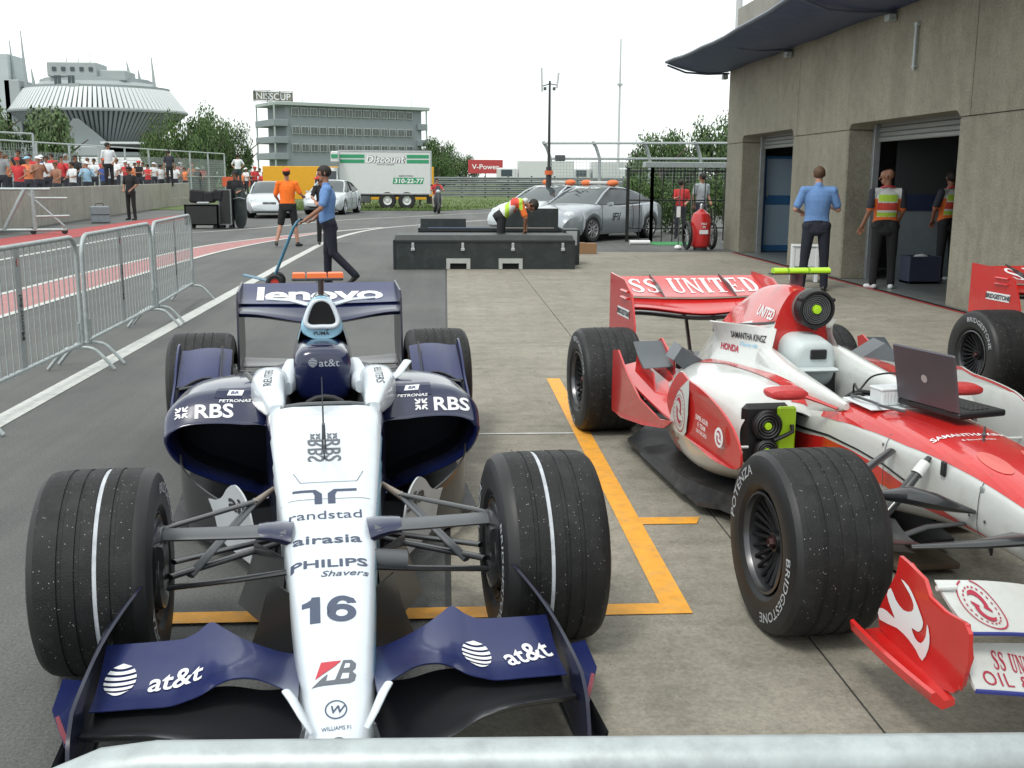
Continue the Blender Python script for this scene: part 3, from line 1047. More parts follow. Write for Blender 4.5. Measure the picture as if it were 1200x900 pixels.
yb = sign_board('yellow_board', 'long plain yellow board behind the rental truck', -5.35, 60.5, .35, 9.4, 1.8, mat('yellow_board', (.72, .36, .015), .6, noise=.05), legs=6)
gs = sign_board('banner_board', 'white and green banner board beyond the guardrail', 11.5, 126, 2.7, 6.0, .75, mat('pale_banner', (.55, .6, .58), .6), legs=4)
for k, x in enumerate((-1.9, 1.9)):
    MB().box((x, -.1, 3.07), (1.7, .03, .5)).build('green_patch', mat('green_print', (.03, .28, .13), .5), gs, smooth=0)
# far parked trailers
def far_truck(x, y, L_, lab, cabcol=(.6, .62, .63)):
    t = thing('white_lorry', lab, 'lorry', (x, y, 0), 0, 'white lorries parked beyond the guardrail')
    MB().box((L_ / 2 + .9, 0, 2.2), (L_, 2.4, 2.4), bev=.06).build('box_body', mat('dull_white_body', (.55, .57, .57), .5, noise=.06), t, smooth=0)
    c = MB().box((-.35, 0, 1.7), (2.1, 2.3, 1.9), bev=.15).build('cab', mat('dull_white_body', (.5, .5, .5)), t)
    MB().box((-.4, -1.17, 2.1), (1.2, .05, .7), bev=.02).build('window', glass_far, t, smooth=0)
    MB().box((L_ / 2, 0, .85), (L_ + 2.4, 1.9, .3)).build('chassis', steel_dark, t, smooth=0)
    for wx in (-.4, L_ * .65, L_ * .8):
        for sy in (-1, 1):
            MB().lathe([(-.13, .2), (-.13, .46), (.13, .46), (.13, .2)], 18, axis='y', M=Matrix.Translation((wx, sy * 1.05, .46))).build('wheel', sidewall_m, t)
    return t
far_truck(7.0, 118, 6, 'white lorry with dark cab window parked right behind the guardrail')
far_truck(15.6, 122, 7, 'long white lorry parked behind the wire fence near the aerial mast')
far_truck(19.5, 112, 5, 'short white lorry parked beyond the pale mast')
# guardrail: stacked rails with posts
gr = thing('guardrail', 'grey stacked steel guardrail running beyond the grass verge', 'guardrail', (0, 86, 0))
rail_m = mat('weathered_rail', (.17, .19, .19), .5, metal=.3, noise=.2, nscale=1.2)
for k in range(5):
    z = .25 + k * .31
    prof = [(.0, -.13), (.05, -.07), (.0, 0), (.05, .07), (.0, .13)]
    q = MB()
    q.loft([[(x, -.02 - a, z + b_) for a, b_ in prof] + [(x, .02 - a, z + b_) for a, b_ in prof[::-1]] for x in (-3.0, 26)])
    q.build('rail', rail_m, gr, smooth=0)
for i in range(16):
    MB().box((-2.4 + i * 1.85, .12, .85), (.13, .16, 1.75), bev=.01).build('post', steel_dark, gr, smooth=0)
# low red crowd-control hoarding far away + tiny parked cars
hb = thing('hoarding', 'low red and orange hoarding beyond the parked cars on the left', 'hoarding', (-10.2, 70, 0))
for i in range(9):
    MB().box((-3.6 + i * .82, 0, 1.25), (.8, .06, .6), bev=.01).build('panel', mat('orange_hoarding', (.55, .10, .04), .6, noise=.15, nscale=1.5), hb, smooth=0)
for i in range(5):
    MB().box((-3.6 + i * 1.64, .08, .62), (.06, .06, 1.24)).build('post', steel_dark, hb, smooth=0)
# ------------------------------------------------------------------ tall mesh fences on the left
mesh_m = None
def wire_material():
    m = bpy.data.materials.new('woven_wire')
    m.use_nodes = True
    N, L = m.node_tree.nodes, m.node_tree.links
    b = N['Principled BSDF']
    b.inputs['Base Color'].default_value = (.30, .34, .33, 1)
    b.inputs['Roughness'].default_value = .5
    b.inputs['Metallic'].default_value = .4
    return m
wire_m = wire_material()
def catch_fence(pts, h, spacing, label, bend=0.0, wires=True, dx=.09, rail_n=2, posts_r=.05, wr=.004, zb=0.0, sheet=None):
    """posts + rails as parts; the woven wire itself is one 'stuff' part"""
    t = thing('catch_fence', label, 'fence', (pts[0][0], pts[0][1], 0))
    ox, oy = pts[0]
    w = MB()
    for (a, b_) in zip(pts[:-1], pts[1:]):
        A, B_ = Vector(a), Vector(b_)
        Ln = (B_ - A).length
        n = max(1, round(Ln / spacing))
        d = (B_ - A) / Ln
        for i in range(n + 1):
            p = A + d * (Ln * i / n) - Vector((ox, oy))
            pl = [(p.x, p.y, zb), (p.x, p.y, h - .45)]
            if bend:
                pl += [(p.x + bend * .5, p.y - abs(bend) * .3, h - .12), (p.x + bend, p.y - abs(bend) * .6, h + .05)]
            else:
                pl += [(p.x, p.y, h)]
            MB().tube(pl, posts_r, 8).build('post', steel, t)
        for k in range(rail_n):
            z = h if k == 0 else (h - .45 if bend else h * (1 - k / rail_n))
            off = (bend, -abs(bend) * .6) if (k == 0 and bend) else (0, 0)
            p, q_ = A - Vector((ox, oy)), B_ - Vector((ox, oy))
            MB().cyl((p.x + off[0], p.y + off[1], z), (q_.x + off[0], q_.y + off[1], z), posts_r * .7, n=6).build('rail', steel, t)
        if wires:
            m_ = int(Ln / dx)
            for i in range(m_):
                p = A + d * (i * dx) - Vector((ox, oy))
                w.box((p.x, p.y, (zb + h - .4) / 2), (wr * 2, wr * 2, h - .45 - zb))
            for k in range(int((h - .5 - zb) / dx)):
                p, q_ = A - Vector((ox, oy)), B_ - Vector((ox, oy))
                w.tube([(p.x, p.y, zb + .05 + k * dx), (q_.x, q_.y, zb + .05 + k * dx)], wr, 4)
    if wires:
        kind(w.build('woven_wire', wire_m, t, smooth=0), 'stuff')
    return t
catch_fence([(-25, 33), (-17.3, 47)], 3.3, 3.0, 'tall near mesh fence behind the spectators at the far left', dx=.12, wr=.007, rail_n=2, zb=0)
catch_fence([(-19.5, 49), (-15.2, 76)], 3.1, 3.0, 'long mesh fence behind the spectators running towards the trees', dx=.14, wr=.009)
catch_fence([(3.2, 33), (10.5, 31.2)], 2.62, 1.5, 'curved-top catch fence above the silver cars by the garage end', bend=-.25, dx=.10, wr=.0035, rail_n=2, zb=1.3)
# aerial mast
am = thing('aerial_mast', 'dark mast with white antennas and an orange band behind the silver cars', 'mast', (2.98, 31.2, 0))
MB().cyl((0, 0, 0), (0, 0, 1.9), .09, .08, 12).cyl((0, 0, 1.9), (0, 0, 4.3), .045, .03, 10).build('shaft', mat('black_mast_paint', (.03, .03, .032), .5), am)
MB().cyl((0, 0, 1.68), (0, 0, 1.8), .12, .12, 12).build('collar', mat('orange_band', (.6, .12, .03), .6), am)
MB().tube([(-.22, 0, 4.15), (0, 0, 4.22), (.22, 0, 4.18)], .015, 6).build('crossbar', steel_dark, am)
for sx_, z0, z1, lean in ((-.22, 4.0, 4.66, -.02), (.2, 4.1, 4.52, .05)):
    MB().cyl((sx_, 0, z0), (sx_ + lean, 0, z1), .028, .028, 8).build('antenna', mat('pale_antenna', (.55, .57, .56), .5), am)
for sx_ in (-.14, .12):
    MB().box((sx_, -.05, 4.08), (.08, .08, .09), bev=.01).build('junction_box', steel_dark, am)
t = thing('camera_box', 'small grey box mounted on the catch fence rail beside the mast', 'camera', (3.45, 32.6, 2.18))
MB().box((0, 0, 0), (.30, .22, .18), bev=.02).build('housing', steel_dark, t)
MB().cyl((0, .1, 0), (0, .35, 0), .02).build('bracket', steel, t)
# black bar fence and gate with grey header
bf = thing('bar_fence', 'black vertical bar fence with grey header beam beside the garage end', 'fence', (4.62, 27.2, 0))
blk = mat('black_bar_paint', (.012, .014, .013), .5)
fx = [(0, 0), (.55, -.35), (2.55, .1)]
for (a, b_) in zip(fx[:-1], fx[1:]):
    A, B_ = Vector(a), Vector(b_)
    n = max(2, int((B_ - A).length / .27))
    for i in range(n + 1):
        p = A + (B_ - A) * i / n
        thick = i in (0, n)
        MB().box((p.x, p.y, .93), (.075 if thick else .022, .075 if thick else .022, 1.86)).build('bar', blk, bf, smooth=0)
    for z in (.35, 1.05, 1.78):
        MB().tube([(A.x, A.y, z), (B_.x, B_.y, z)], .018, 6).build('rail', blk, bf)
MB().box((1.5, -.18, 1.93), (2.3, .25, .14), bev=.01, M=Matrix.Rotation(radians(6), 4, 'Z')).build('header_beam', steel, bf, smooth=0)
gc = MB().box((5.75, 26.3, .008), (1.4, 1.2, .012))
kind(gc.build('green_carpet', mat('green_carpet', (.05, .26, .09), .9, noise=.2), smooth=0), 'structure')
# ------------------------------------------------------------------ single seater racing cars: local frame X lateral, Y rearwards, Z up, origin under the front axle
navy = mat('navy_car_paint', (.0055, .0095, .050), .22, noise=.06, nscale=6, coat=.8, dirt=(.03, .035, .07), dscale=6, damt=.25)
navy2 = mat('navy_wing_paint', (.010, .017, .090), .32, noise=.06, nscale=6, coat=.3, dirt=(.04, .05, .10), dscale=7, damt=.3)
ice = mat('ice_white_car_paint', (.62, .68, .73), .30, noise=.02, nscale=5, coat=.5, dirt=(.45, .47, .48), dscale=14, damt=.35)
skyb = mat('pale_blue_car_paint', (.30, .56, .72), .28, coat=.6)
redp = mat('red_car_paint', (.56, .018, .016), .26, noise=.06, nscale=5, coat=.8, dirt=(.42, .09, .07), dscale=7, damt=.25)
whitep = mat('white_car_paint', (.61, .63, .61), .28, noise=.03, nscale=6, coat=.7, dirt=(.42, .41, .36), dscale=6, damt=.5)
grey_arm = mat('grey_wishbone', (.10, .108, .118), .42, noise=.12, nscale=14)
lime = mat('lime_plastic', (.42, .72, .02), .4)
orange_fl = mat('fluorescent_orange', (.90, .19, .05), .45)
rim_m = mat('dark_magnesium_rim', (.022, .023, .026), .42, metal=.5, noise=.2)
rim_edge = mat('rim_edge', (.14, .14, .145), .32, metal=.9)
brown_rim = mat('brake_dust_rim', (.10, .06, .03), .5, metal=.5, noise=.3)
tyre_print = mat('tyre_lettering', (.42, .44, .46), .6, noise=.3, nscale=40)
groove_w = mat('chalk_groove', (.50, .53, .57), .7, noise=.2, nscale=30)
seat_m = mat('dark_cockpit', (.02, .02, .022), .7)

def ring(w, zb, zt, et=4.0, eb=4.0, n=36, xc=0.0, y=0.0):
    zm, hh = (zb + zt) / 2, (zt - zb) / 2
    out = []
    for j in range(n):
        t = 2 * pi * j / n
        e = et if sin(t) >= 0 else eb
        out.append((xc + w * sgnpow(cos(t), 2 / e), y, zm + hh * sgnpow(sin(t), 2 / e)))
    return out
def mirror_pts(p):
    return [(-a[0], a[1], a[2]) for a in p]
def wheel(name, parent, x, y, w, outer, label=None, groove=False, inner_cone=True, spokes=10, txt_rot=0.0, R=.33):
    """outer = -1/+1: which way the rim face looks. Built with outer face at -x."""
    h = w / 2
    prof = [(-h + .035, .172), (-h + .02, .185), (-h + .004, .205), (-h, .235), (-h + .001, .285), (-h + .010, .308), (-h + .028, .322), (-h + .045, R - .003)]
    mis = [1] * 6 + [0]
    gx = [-.075, -.025, .025, .075]
    for g_ in gx:
        prof += [(g_ - .008, R), (g_ - .006, R - .004), (g_ + .006, R - .004), (g_ + .008, R)]
        mis += [0, 0, 2 if (groove and g_ == .025) else 0, 0]
    prof += [(h - .045, R - .003), (h - .028, .322), (h - .010, .308), (h - .001, .285), (h, .235), (h - .004, .205), (h - .02, .185), (h - .035, .172)]
    mis += [0] + [1] * 7
    t = MB().lathe(prof, 72, mis=mis).build(name, [rubber, sidewall_m, groove_w], parent, loc=(x, y, R), smooth=28)
    t.rotation_euler = (0, 0, 0 if outer < 0 else pi)
    if label:
        t['label'] = label
    q = MB()
    q.lathe([(-h + .012, .181), (-h + .010, .172), (-h + .03, .168), (-h + .05, .158), (-h + .12, .150), (h - .10, .150), (h - .03, .165), (h - .012, .178), (h - .014, .184)], 48, mis=[1, 1, 0, 0, 0, 0, 0, 0])
    q.lathe([(-h + .075, .001), (-h + .055, .02), (-h + .055, .034), (-h + .09, .045), (-h + .12, .06), (-h + .12, .001)], 24, mi=0)
    rim = q.build('rim', [rim_m, rim_edge], t)
    sp = MB()
    for k in range(spokes):
        for d in (-.10, .10):
            a0, a1 = 2 * pi * k / spokes + d, 2 * pi * k / spokes + d * 1.3
            sp.tube([(-h + .085, -.03 * sin(a0), .03 * cos(a0)), (-h + .07, -.09 * sin(a1), .09 * cos(a1)), (-h + .045, -.157 * sin(a1), .157 * cos(a1))], [.009, .007, .008], 6)
    sp.build('spokes', rim_m, t)
    MB().lathe([(-h + .045, .001), (-h + .035, .016), (-h + .05, .026), (-h + .07, .026)], 6).build('wheel_nut', mat('red_anodised', (.05, .02, .02), .3, metal=.6), t)
    if inner_cone:
        q = MB()
        q.lathe([(h - .16, .148), (h - .05, .146), (h + .005, .135), (h + .012, .10), (h - .01, .055), (h - .01, .001)], 40, mi=0)
        q.build('brake_drum', carbon, t)
        MB().lathe([(h - .012, .172), (h - .022, .150), (h - .05, .150)], 48).build('inner_rim_ring', brown_rim, t)
    for k, (s, sz) in enumerate((('BRIDGESTONE', .033), ('POTENZA', .036))):
        sh = text2d(s, sz, 1.25, bold=.02, space=1.05)
        rot = txt_rot + pi * k + .3
        for side in ((-1,) if not groove else (-1, 1)):
            def wr(u, v, rot=rot, side=side):
                a = rot + u / .262
                r = .262 + v
                return Vector((side * (h + .0012), side * r * sin(a), r * cos(a)))
            decal('tyre_lettering', sh, tyre_print, t, (0, 0, 0), (0, 1, 0), (0, 0, 1), grid=.03, wrap=wr)
    return t
def arm(name, parent, pts, r, m=None, flat=.28, up=(0, 0, 1), n=12):
    return MB().tube(pts, r, n, flat=flat, up=up).build(name, m or carbon, parent)
def sheet_plate(name, parent, poly, fn, th, m, smooth=30):
    return MB().plate(poly, fn, th).build(name, m, parent, smooth)
def wing_loft(name, parent, stations, m, th=.012, camber=.02, n=9, mats=None):
    """stations: (x, yLE, zLE, yTE, zTE); surface lofted across the span with thickness."""
    rings = []
    for st in stations:
        x, y0, z0, y1, z1 = st[:5]
        c = st[5] if len(st) > 5 else camber
        top, bot = [], []
        for i in range(n):
            t = i / (n - 1)
            tt = th * (4 * t * (1 - t)) ** .5 * (1 - .5 * t)
            y = y0 + (y1 - y0) * t
            z = z0 + (z1 - z0) * t - c * 4 * t * (1 - t) * (1.2 - .4 * t)
            top.append((x, y, z + tt / 2 + .0015))
            bot.append((x, y, z - tt / 2 - .0015))
        rings.append(top + bot[::-1])
    return MB().loft(rings).build(name, m, parent, 50)
def dup_stations(st, k=6):
    """interpolate stations across x"""
    P = [tuple(s) for s in st]
    out = []
    xs_ = []
    for a, b in zip(P[:-1], P[1:]):
        xs_ += [a[0] + (b[0] - a[0]) * i / k for i in range(k)]
    xs_.append(P[-1][0])
    for x in xs_:
        out.append([x] + crom(P, x))
    return out
def body_loft(secs, n=40, step=.03, cav=None):
    """secs: (y, w, zb, zt, et, eb)"""
    y0, y1 = secs[0][0], secs[-1][0]
    k = max(2, int((y1 - y0) / step))
    rings = []
    for i in range(k + 1):
        y = y0 + (y1 - y0) * i / k
        w, zb, zt, et, eb = crom(secs, y)
        r = ring(w, zb, zt, et, eb, n, 0, y)
        if cav and cav[0] < y < cav[1]:
            r = [(p[0], p[1], cav[3]) if (p[2] > (zb + zt) / 2 and abs(p[0]) < cav[2]) else p for p in r]
        rings.append(r)
    return rings
def floor_and_gearbox(car):
    q = MB()
    poly = [(-.24, .62), (-.30, .95), (-.69, 1.28), (-.70, 2.55), (-.45, 2.95), (-.45, 3.35), (.45, 3.35), (.45, 2.95), (.70, 2.55), (.69, 1.28), (.30, .95), (.24, .62)]
    q.plate(poly, lambda u, v, w: (u, v, .055 + w), .022)
    q.build('floor', carbon_dull, car)
    MB().box((0, 1.7, .04), (.28, 2.6, .028), bev=.006).build('plank', mat('plank_wood', (.12, .09, .06), .8, noise=.2), car)
    rings = [ring(.16, .12, .44, 3, 3, 24, 0, 2.75), ring(.12, .14, .40, 3, 3, 24, 0, 3.1), ring(.07, .22, .34, 3, 3, 24, 0, 3.5), ring(.04, .24, .31, 3, 3, 24, 0, 3.62)]
    MB().loft(rings).build('gearbox', carbon_dull, car)
    for s in (-1, 1):
        for a, b in (((.12, 2.95, .36), (.60, 3.10, .42)), ((.12, 3.25, .36), (.60, 3.14, .42)), ((.12, 2.85, .20), (.60, 3.10, .20)), ((.12, 3.3, .20), (.60, 3.14, .20)), ((.10, 3.12, .30), (.62, 3.12, .32))):
            arm('wishbone', car, [(s * a[0], a[1], a[2]), (s * b[0], b[1], b[2])], .022, carbon, .5)
    # diffuser with strakes
    q = MB()
    q.plate([(-.48, 0), (.48, 0), (.48, .5), (-.48, .5)], lambda u, v, w: (u, 3.2 + v, .08 + .22 * (v / .5) ** 1.4 + w), .01)
    for x in (-.48, -.24, 0, .24, .48):
        q.plate([(3.1, .06), (3.7, .06), (3.7, .31), (3.2, .12)], lambda u, v, w: (x + w, u, v), .008)
    kind(q.build('diffuser', carbon, car), 'stuff')
    MB().box((0, 3.66, .27), (.09, .03, .07), bev=.008).build('rain_light', mat('rain_light_lens', (.25, .01, .01), .3), car)
# serif lettering for the wing
def serif(s, h):
    out, x = [], 0
    W = .16 * h
    def bar(x0, y0, x1, y1):
        return poly2d([(x0, y0), (x1, y0), (x1, y1), (x0, y1)])
    for ch in s:
        if ch == ' ':
            x += .45 * h
            continue
        w = .62 * h
        P_ = []
        if ch == 'I':
            w = .30 * h
            P_ = [bar(.06 * h, 0, .24 * h, h), bar(0, 0, .30 * h, .07 * h), bar(0, .93 * h, .30 * h, h)]
        elif ch == 'U':
            P_ = [bar(.05 * h, .2 * h, .21 * h, h), bar(.46 * h, .2 * h, .55 * h, h), bar(0, .93 * h, .28 * h, h), bar(.38 * h, .93 * h, .64 * h, h)]
            o_ = [(.30 * h + .25 * h * cos(t), .25 * h + .25 * h * sin(t)) for t in srange(pi, 2 * pi, 10)]
            i_ = [(.335 * h + .125 * h * cos(t), .25 * h + .17 * h * sin(t)) for t in srange(pi, 2 * pi, 10)]
            P_.append((o_ + i_, [(k, k + 1, 11 + k, 10 + k) for k in range(9)]))
        elif ch == 'N':
            w = .68 * h
            P_ = [bar(.06 * h, 0, .14 * h, h), bar(.52 * h, 0, .60 * h, h), poly2d([(.0, h), (.20 * h, h), (.60 * h, .0), (.48 * h, 0), (.10 * h, .93 * h), (0, .93 * h)]), bar(0, 0, .22 * h, .07 * h), bar(.44 * h, .93 * h, .68 * h, h)]
        elif ch == 'T':
            P_ = [bar(.22 * h, 0, .40 * h, h), bar(.02 * h, .90 * h, .60 * h, h), bar(.12 * h, 0, .50 * h, .07 * h), bar(.02 * h, .74 * h, .07 * h, .95 * h), bar(.55 * h, .74 * h, .60 * h, .95 * h)]
        elif ch == 'E':
            P_ = [bar(.07 * h, 0, .24 * h, h), bar(0, .91 * h, .54 * h, h), bar(0, 0, .56 * h, .09 * h), bar(.2 * h, .47 * h, .42 * h, .54 * h), bar(.50 * h, .76 * h, .54 * h, h), bar(.52 * h, 0, .56 * h, .24 * h), bar(.38 * h, .38 * h, .42 * h, .62 * h)]
        elif ch == 'D':
            w = .66 * h
            P_ = [bar(.07 * h, 0, .23 * h, h), bar(0, 0, .3 * h, .07 * h), bar(0, .93 * h, .3 * h, h)]
            o_ = [(.26 * h + .38 * h * cos(t), .5 * h + .5 * h * sin(t)) for t in srange(-pi / 2, pi / 2, 14)]
            i_ = [(.26 * h + .21 * h * cos(t), .5 * h + .42 * h * sin(t)) for t in srange(-pi / 2, pi / 2, 14)]
            P_.append((o_ + i_, [(k, k + 1, 15 + k, 14 + k) for k in range(13)]))
        elif ch == 'S':
            w = .58 * h
            cl = spline([(.50, .76), (.44, .90), (.28, .94), (.13, .85), (.12, .70), (.28, .56), (.42, .44), (.47, .26), (.38, .10), (.22, .05), (.08, .14), (.04, .28)], 3, False)
            th_ = [.035 + .065 * max(0, 1 - abs(k / (len(cl) - 1) - .5) * 2.6) for k in range(len(cl))]
            L_, R_ = [], []
            for k, p in enumerate(cl):
                t = (cl[min(k + 1, len(cl) - 1)] - cl[max(0, k - 1)]).normalized()
                n = Vector((-t.y, t.x)) * th_[k]
                L_.append(((p.x + n.x) * h, (p.y + n.y) * h))
                R_.append(((p.x - n.x) * h, (p.y - n.y) * h))
            m = len(cl)
            P_ = [(L_ + R_, [(k, k + 1, m + k + 1, m + k) for k in range(m - 1)]), bar(.48 * h, .70 * h, .53 * h, .96 * h), bar(.02 * h, .06 * h, .06 * h, .32 * h)]
        out += [shift2d(p, x, -h / 2) for p in P_]
        x += w + .10 * h
    sh = join2d(*out)
    return shift2d(sh, -x / 2, 0)
# ------------------------------------------------------------------ navy and white car
BX, BY, BA = -0.3939, 3.4503, 0.12085
bc = thing('racing_car', 'navy blue and white open wheel racing car with number 16 on its long white nose', 'racing car', (BX, BY, 0), BA)
secs = [(-1.085, .020, .185, .205, 2.2, 2.2), (-1.07, .045, .165, .228, 2.6, 2.4), (-1.04, .068, .140, .248, 3, 2.6), (-.98, .086, .122, .266, 3.4, 3), (-.80, .099, .120, .295, 4, 3.5), (-.5, .120, .150, .345, 4.6, 4),
        (-.2, .141, .190, .395, 5, 4), (0, .157, .215, .435, 5.5, 4), (.2, .177, .225, .492, 6, 4), (.45, .204, .215, .574, 6, 4), (.6, .219, .19, .622, 6, 4), (.8, .236, .15, .650, 6, 4), (.95, .247, .10, .655, 6, 4), (1.3, .262, .09, .655, 6, 4), (1.8, .27, .09, .62, 5, 4)]
rings = body_loft(secs, 44, .03, cav=(.955, 1.72, .168, .36))
tub = MB().loft(rings)
mi = []
for f in tub.f:
    c = sum((Vector(tub.v[i]) for i in f), Vector()) / len(f)
    w, zb, zt = crom(secs, c.y)[:3]
    if .94 < c.y < 1.74 and abs(c.x) < .175 and c.z < zt - .035 and c.z > .3:
        mi.append(2)
    elif c.y > .15 and c.z < zt - .05 - max(0, .5 - c.y) * .3:
        mi.append(1)
    elif c.x > w * .955 and c.y > -.75 and c.z > zt - .13:
        mi.append(3)
    else:
        mi.append(0)
tub.m = mi
tubo = tub.build('nose_and_tub', [ice, navy, seat_m, skyb], bc, 40)
bv = bvh_of(tubo)
def sixteen(h):
    """heavy grotesque 1 and 6"""
    one = poly2d([(-.50, .5), (-.50, -.5), (-.78, -.5), (-.78, .12), (-1.00, .12), (-1.00, .30), (-.86, .33), (-.76, .40), (-.73, .5)])
    n, cx, cy = 26, .08, -.165
    rx, ry, k = .40, .335, .42
    ringv = ell2d(cx, cy, rx, ry, n, k)
    out, inn = [], []
    for t in srange(radians(62), radians(195), 12):
        out.append((cx + .02 + .42 * cos(t), .0 + .5 * sin(t)))
        inn.append((cx + .03 + .175 * cos(t), .03 + .285 * sin(t)))
    tail = ([*out, *inn], [(i, i + 1, 12 + i + 1, 12 + i) for i in range(11)])
    hook = poly2d([(cx + .42, .20), (cx + .17, .19), (cx + .12, .30), (cx + .22, .44), (cx + .36, .36)])
    stem = poly2d([(cx - .40, -.16), (cx - .155, -.16), (cx - .14, .05), (cx - .38, .02)])
    return shift2d(join2d(one, ringv, tail, hook, stem), .20 * h, 0, h * .92, h)
DN = (0, .25, -1)
def nose_decal(name, sh, m, x, y, dz=(0, 0, 0), g=.03):
    return decal(name, sh, m, bc, (x, y, 1.0), (1, 0, 0), (0, 1, 0), D=(0, 0, -1), bvh=bv, off=.002, grid=g)
def stretch(sh, ky):
    return [(a, b * ky) for a, b in sh[0]], sh[1]
# lettering lies on the sloping nose: long in Y because it is read at a shallow angle
dark_pr = mat('slate_print', (.045, .06, .11), .4)
nose_decal('number', stretch(sixteen(.115), 1.20), dark_pr, -.010, -.49)
nose_decal('lettering', stretch(text2d('PHILIPS', .031, 1.72, bold=.03), 1.45), dark_pr, -.010, -.225)
nose_decal('lettering', stretch(text2d('Shavers', .023, 1.45, shear=.3, bold=.01), 1.45), dark_pr, .035, -.288)
nose_decal('lettering', stretch(text2d('airasia', .034, 1.85, bold=.02), 1.5), dark_pr, -.012, -.075)
nose_decal('lettering', stretch(text2d('randstad', .030, 1.70), 1.6), dark_pr, -.015, .075)
rs = join2d(([(-.010, 0), (-.010, .06), (-.032, .085), (-.112, .085), (-.112, .071), (-.042, .071), (-.036, .052), (-.036, 0)], [(0, 1, 6, 7), (1, 2, 5, 6), (2, 3, 4, 5)]),
            ([(.010, 0), (.010, .06), (.032, .085), (.112, .085), (.112, .071), (.042, .071), (.036, .052), (.036, 0)], [(0, 1, 6, 7), (1, 2, 5, 6), (2, 3, 4, 5)]))
nose_decal('logo', rs, dark_pr, -.015, .14)
vr = shift2d(text2d('RBS', .085, 1.5, bold=.02), 0, 0, rot=-pi / 2)
grey_pr = mat('grey_print', (.10, .11, .13), .4)
nose_decal('lettering', shift2d(vr, .032, 0, .70, .50), grey_pr, -.012, .470)
nose_decal('lettering', shift2d(vr, -.032, 0, -.70, .50), grey_pr, -.012, .470)
# four-arrow emblem above
def daisy(r):
    sh = []
    for k in range(4):
        a = pi / 4 + k * pi / 2
        u, v = Vector((cos(a), sin(a))), Vector((-sin(a), cos(a)))
        P = lambda p, q: tuple(u * p * r + v * q * r)
        sh.append(poly2d([P(.45, -.12), P(1.25, -.12), P(1.25, .12), P(.45, .12)]))
        sh.append(poly2d([P(.28, -.05), P(.62, -.55), P(.86, -.42), P(.55, 0), P(.86, .42), P(.62, .55), P(.28, .05)]))
    return join2d(*sh)
for s in (-1, 1):
    nose_decal('logo', shift2d(daisy(.022), s * .032, 0, 1, 1.1), grey_pr, -.012, .563)
# tyre maker badge: red quarter, grey B
def badge_pts(L):
    k = .118 / 137
    return poly2d([((x - 233) * k, (318 - y) * k * 1.15) for x, y in L])
nose_decal('badge', badge_pts([(195, 268), (258, 265), (236, 290), (176, 340)]), red_print, -.008, -.80)
nose_decal('badge', badge_pts([(264, 264), (290, 265), (303, 282), (300, 303), (289, 316), (301, 332), (295, 357), (280, 368), (165, 372), (214, 322), (208, 352), (236, 350)]), grey_pr, -.008, -.80)
nose_decal('badge', join2d(badge_pts([(270, 281), (284, 282), (282, 300), (264, 303)]), badge_pts([(260, 324), (280, 325), (277, 349), (252, 350)])), ice, -.008, -.80).location = (0, 0, .0008)
nose_decal('logo', join2d(ell2d(0, 0, .028, .036, 28, .88), shift2d(text2d('W', .022, 1.1, shear=.25, bold=.02), 0, 0, 1, 1.3)), dark_pr, -.006, -.955, g=.02)
nose_decal('lettering', stretch(text2d('WILLIAMS F1', .008, 1.15), 1.6), dark_pr, -.006, -1.02, g=.02)
nose_decal('camera_hole', ell2d(0, 0, .014, .006), black_print, -.004, -1.052, g=0)
# panel line and latch marks
for pts in (([(-.10, .27), (.10, .27)]), ([(-.10, .27), (-.125, .33)]), ([(.10, .27), (.125, .33)]), ([(-.165, .168), (.165, .168)])):
    (ax, ay), (bx_, by_) = pts
    n_ = Vector((-(by_ - ay), bx_ - ax)).normalized() * .0012
    nose_decal('panel_line', ([(ax + n_.x, ay + n_.y), (bx_ + n_.x, by_ + n_.y), (bx_ - n_.x, by_ - n_.y), (ax - n_.x, ay - n_.y)], [(0, 1, 2, 3)]), grey_pr, 0, 0)
# pitot tube / aerial on chassis
MB().cyl((-.012, .62, .60), (-.012, .60, .73), .004, .003, 8).build('aerial', steel_dark, bc)
MB().cyl((-.012, .50, .57), (-.012, .40, .70), .010, .006, 8).build('pitot_mount', steel_dark, bc)
MB().tube([(-.012, .42, .56), (-.012, .33, .655), (-.012, .20, .668)], .0035, 6).build('pitot_tube', steel_dark, bc)
MB().cyl((-.012, .80, .65), (-.012, .80, .80), .0025, .002, 6).build('aerial', steel_dark, bc)
# cockpit side pads
for s in (-1, 1):
    secs_p = []
    for y, w, zb, zt in ((.985, .030, .60, .652), (1.02, .040, .59, .668), (1.10, .050, .58, .690), (1.22, .066, .57, .712), (1.32, .078, .57, .722), (1.5, .080, .55, .722), (1.60, .064, .5, .708), (1.68, .04, .5, .68)):
        secs_p.append(ring(w, zb, zt, 3.2, 4, 28, s * (.200 + .045 * min(1, (y - .985) / .32)), y))
    p = MB().loft(secs_p).build('cockpit_pad', ice, bc, 60)
    decal('lettering', shift2d(text2d('REUTERS', .036, 1.35), rot=-s * pi / 2), black_print, bc, (s * .245, 1.30, 1.2), (1, 0, 0), (0, 1, 0), D=(0, 0, -1), bvh=bvh_of(p), off=.002, grid=.03)
    q = MB().loft([ring(.03, .60, .66, 3, 3, 16, s * .175, 1.45), ring(.05, .58, .69, 3, 3, 16, s * .165, 1.62), ring(.04, .58, .72, 3, 3, 16, s * .150, 1.75)])
    q.build('headrest_side', ice, bc, 60)
MB().tube([(-.16, .97, .645), (-.1, .958, .655), (0, .955, .657), (.1, .958, .655), (.16, .97, .645)], .011, 8).build('cockpit_lip', grey_arm, bc)
q = MB()
q.tube([(.10 * cos(t), 1.14 + .02 * sin(t), .575 + .07 * sin(t)) for t in srange(0, 2 * pi, 17)], .012, 8)
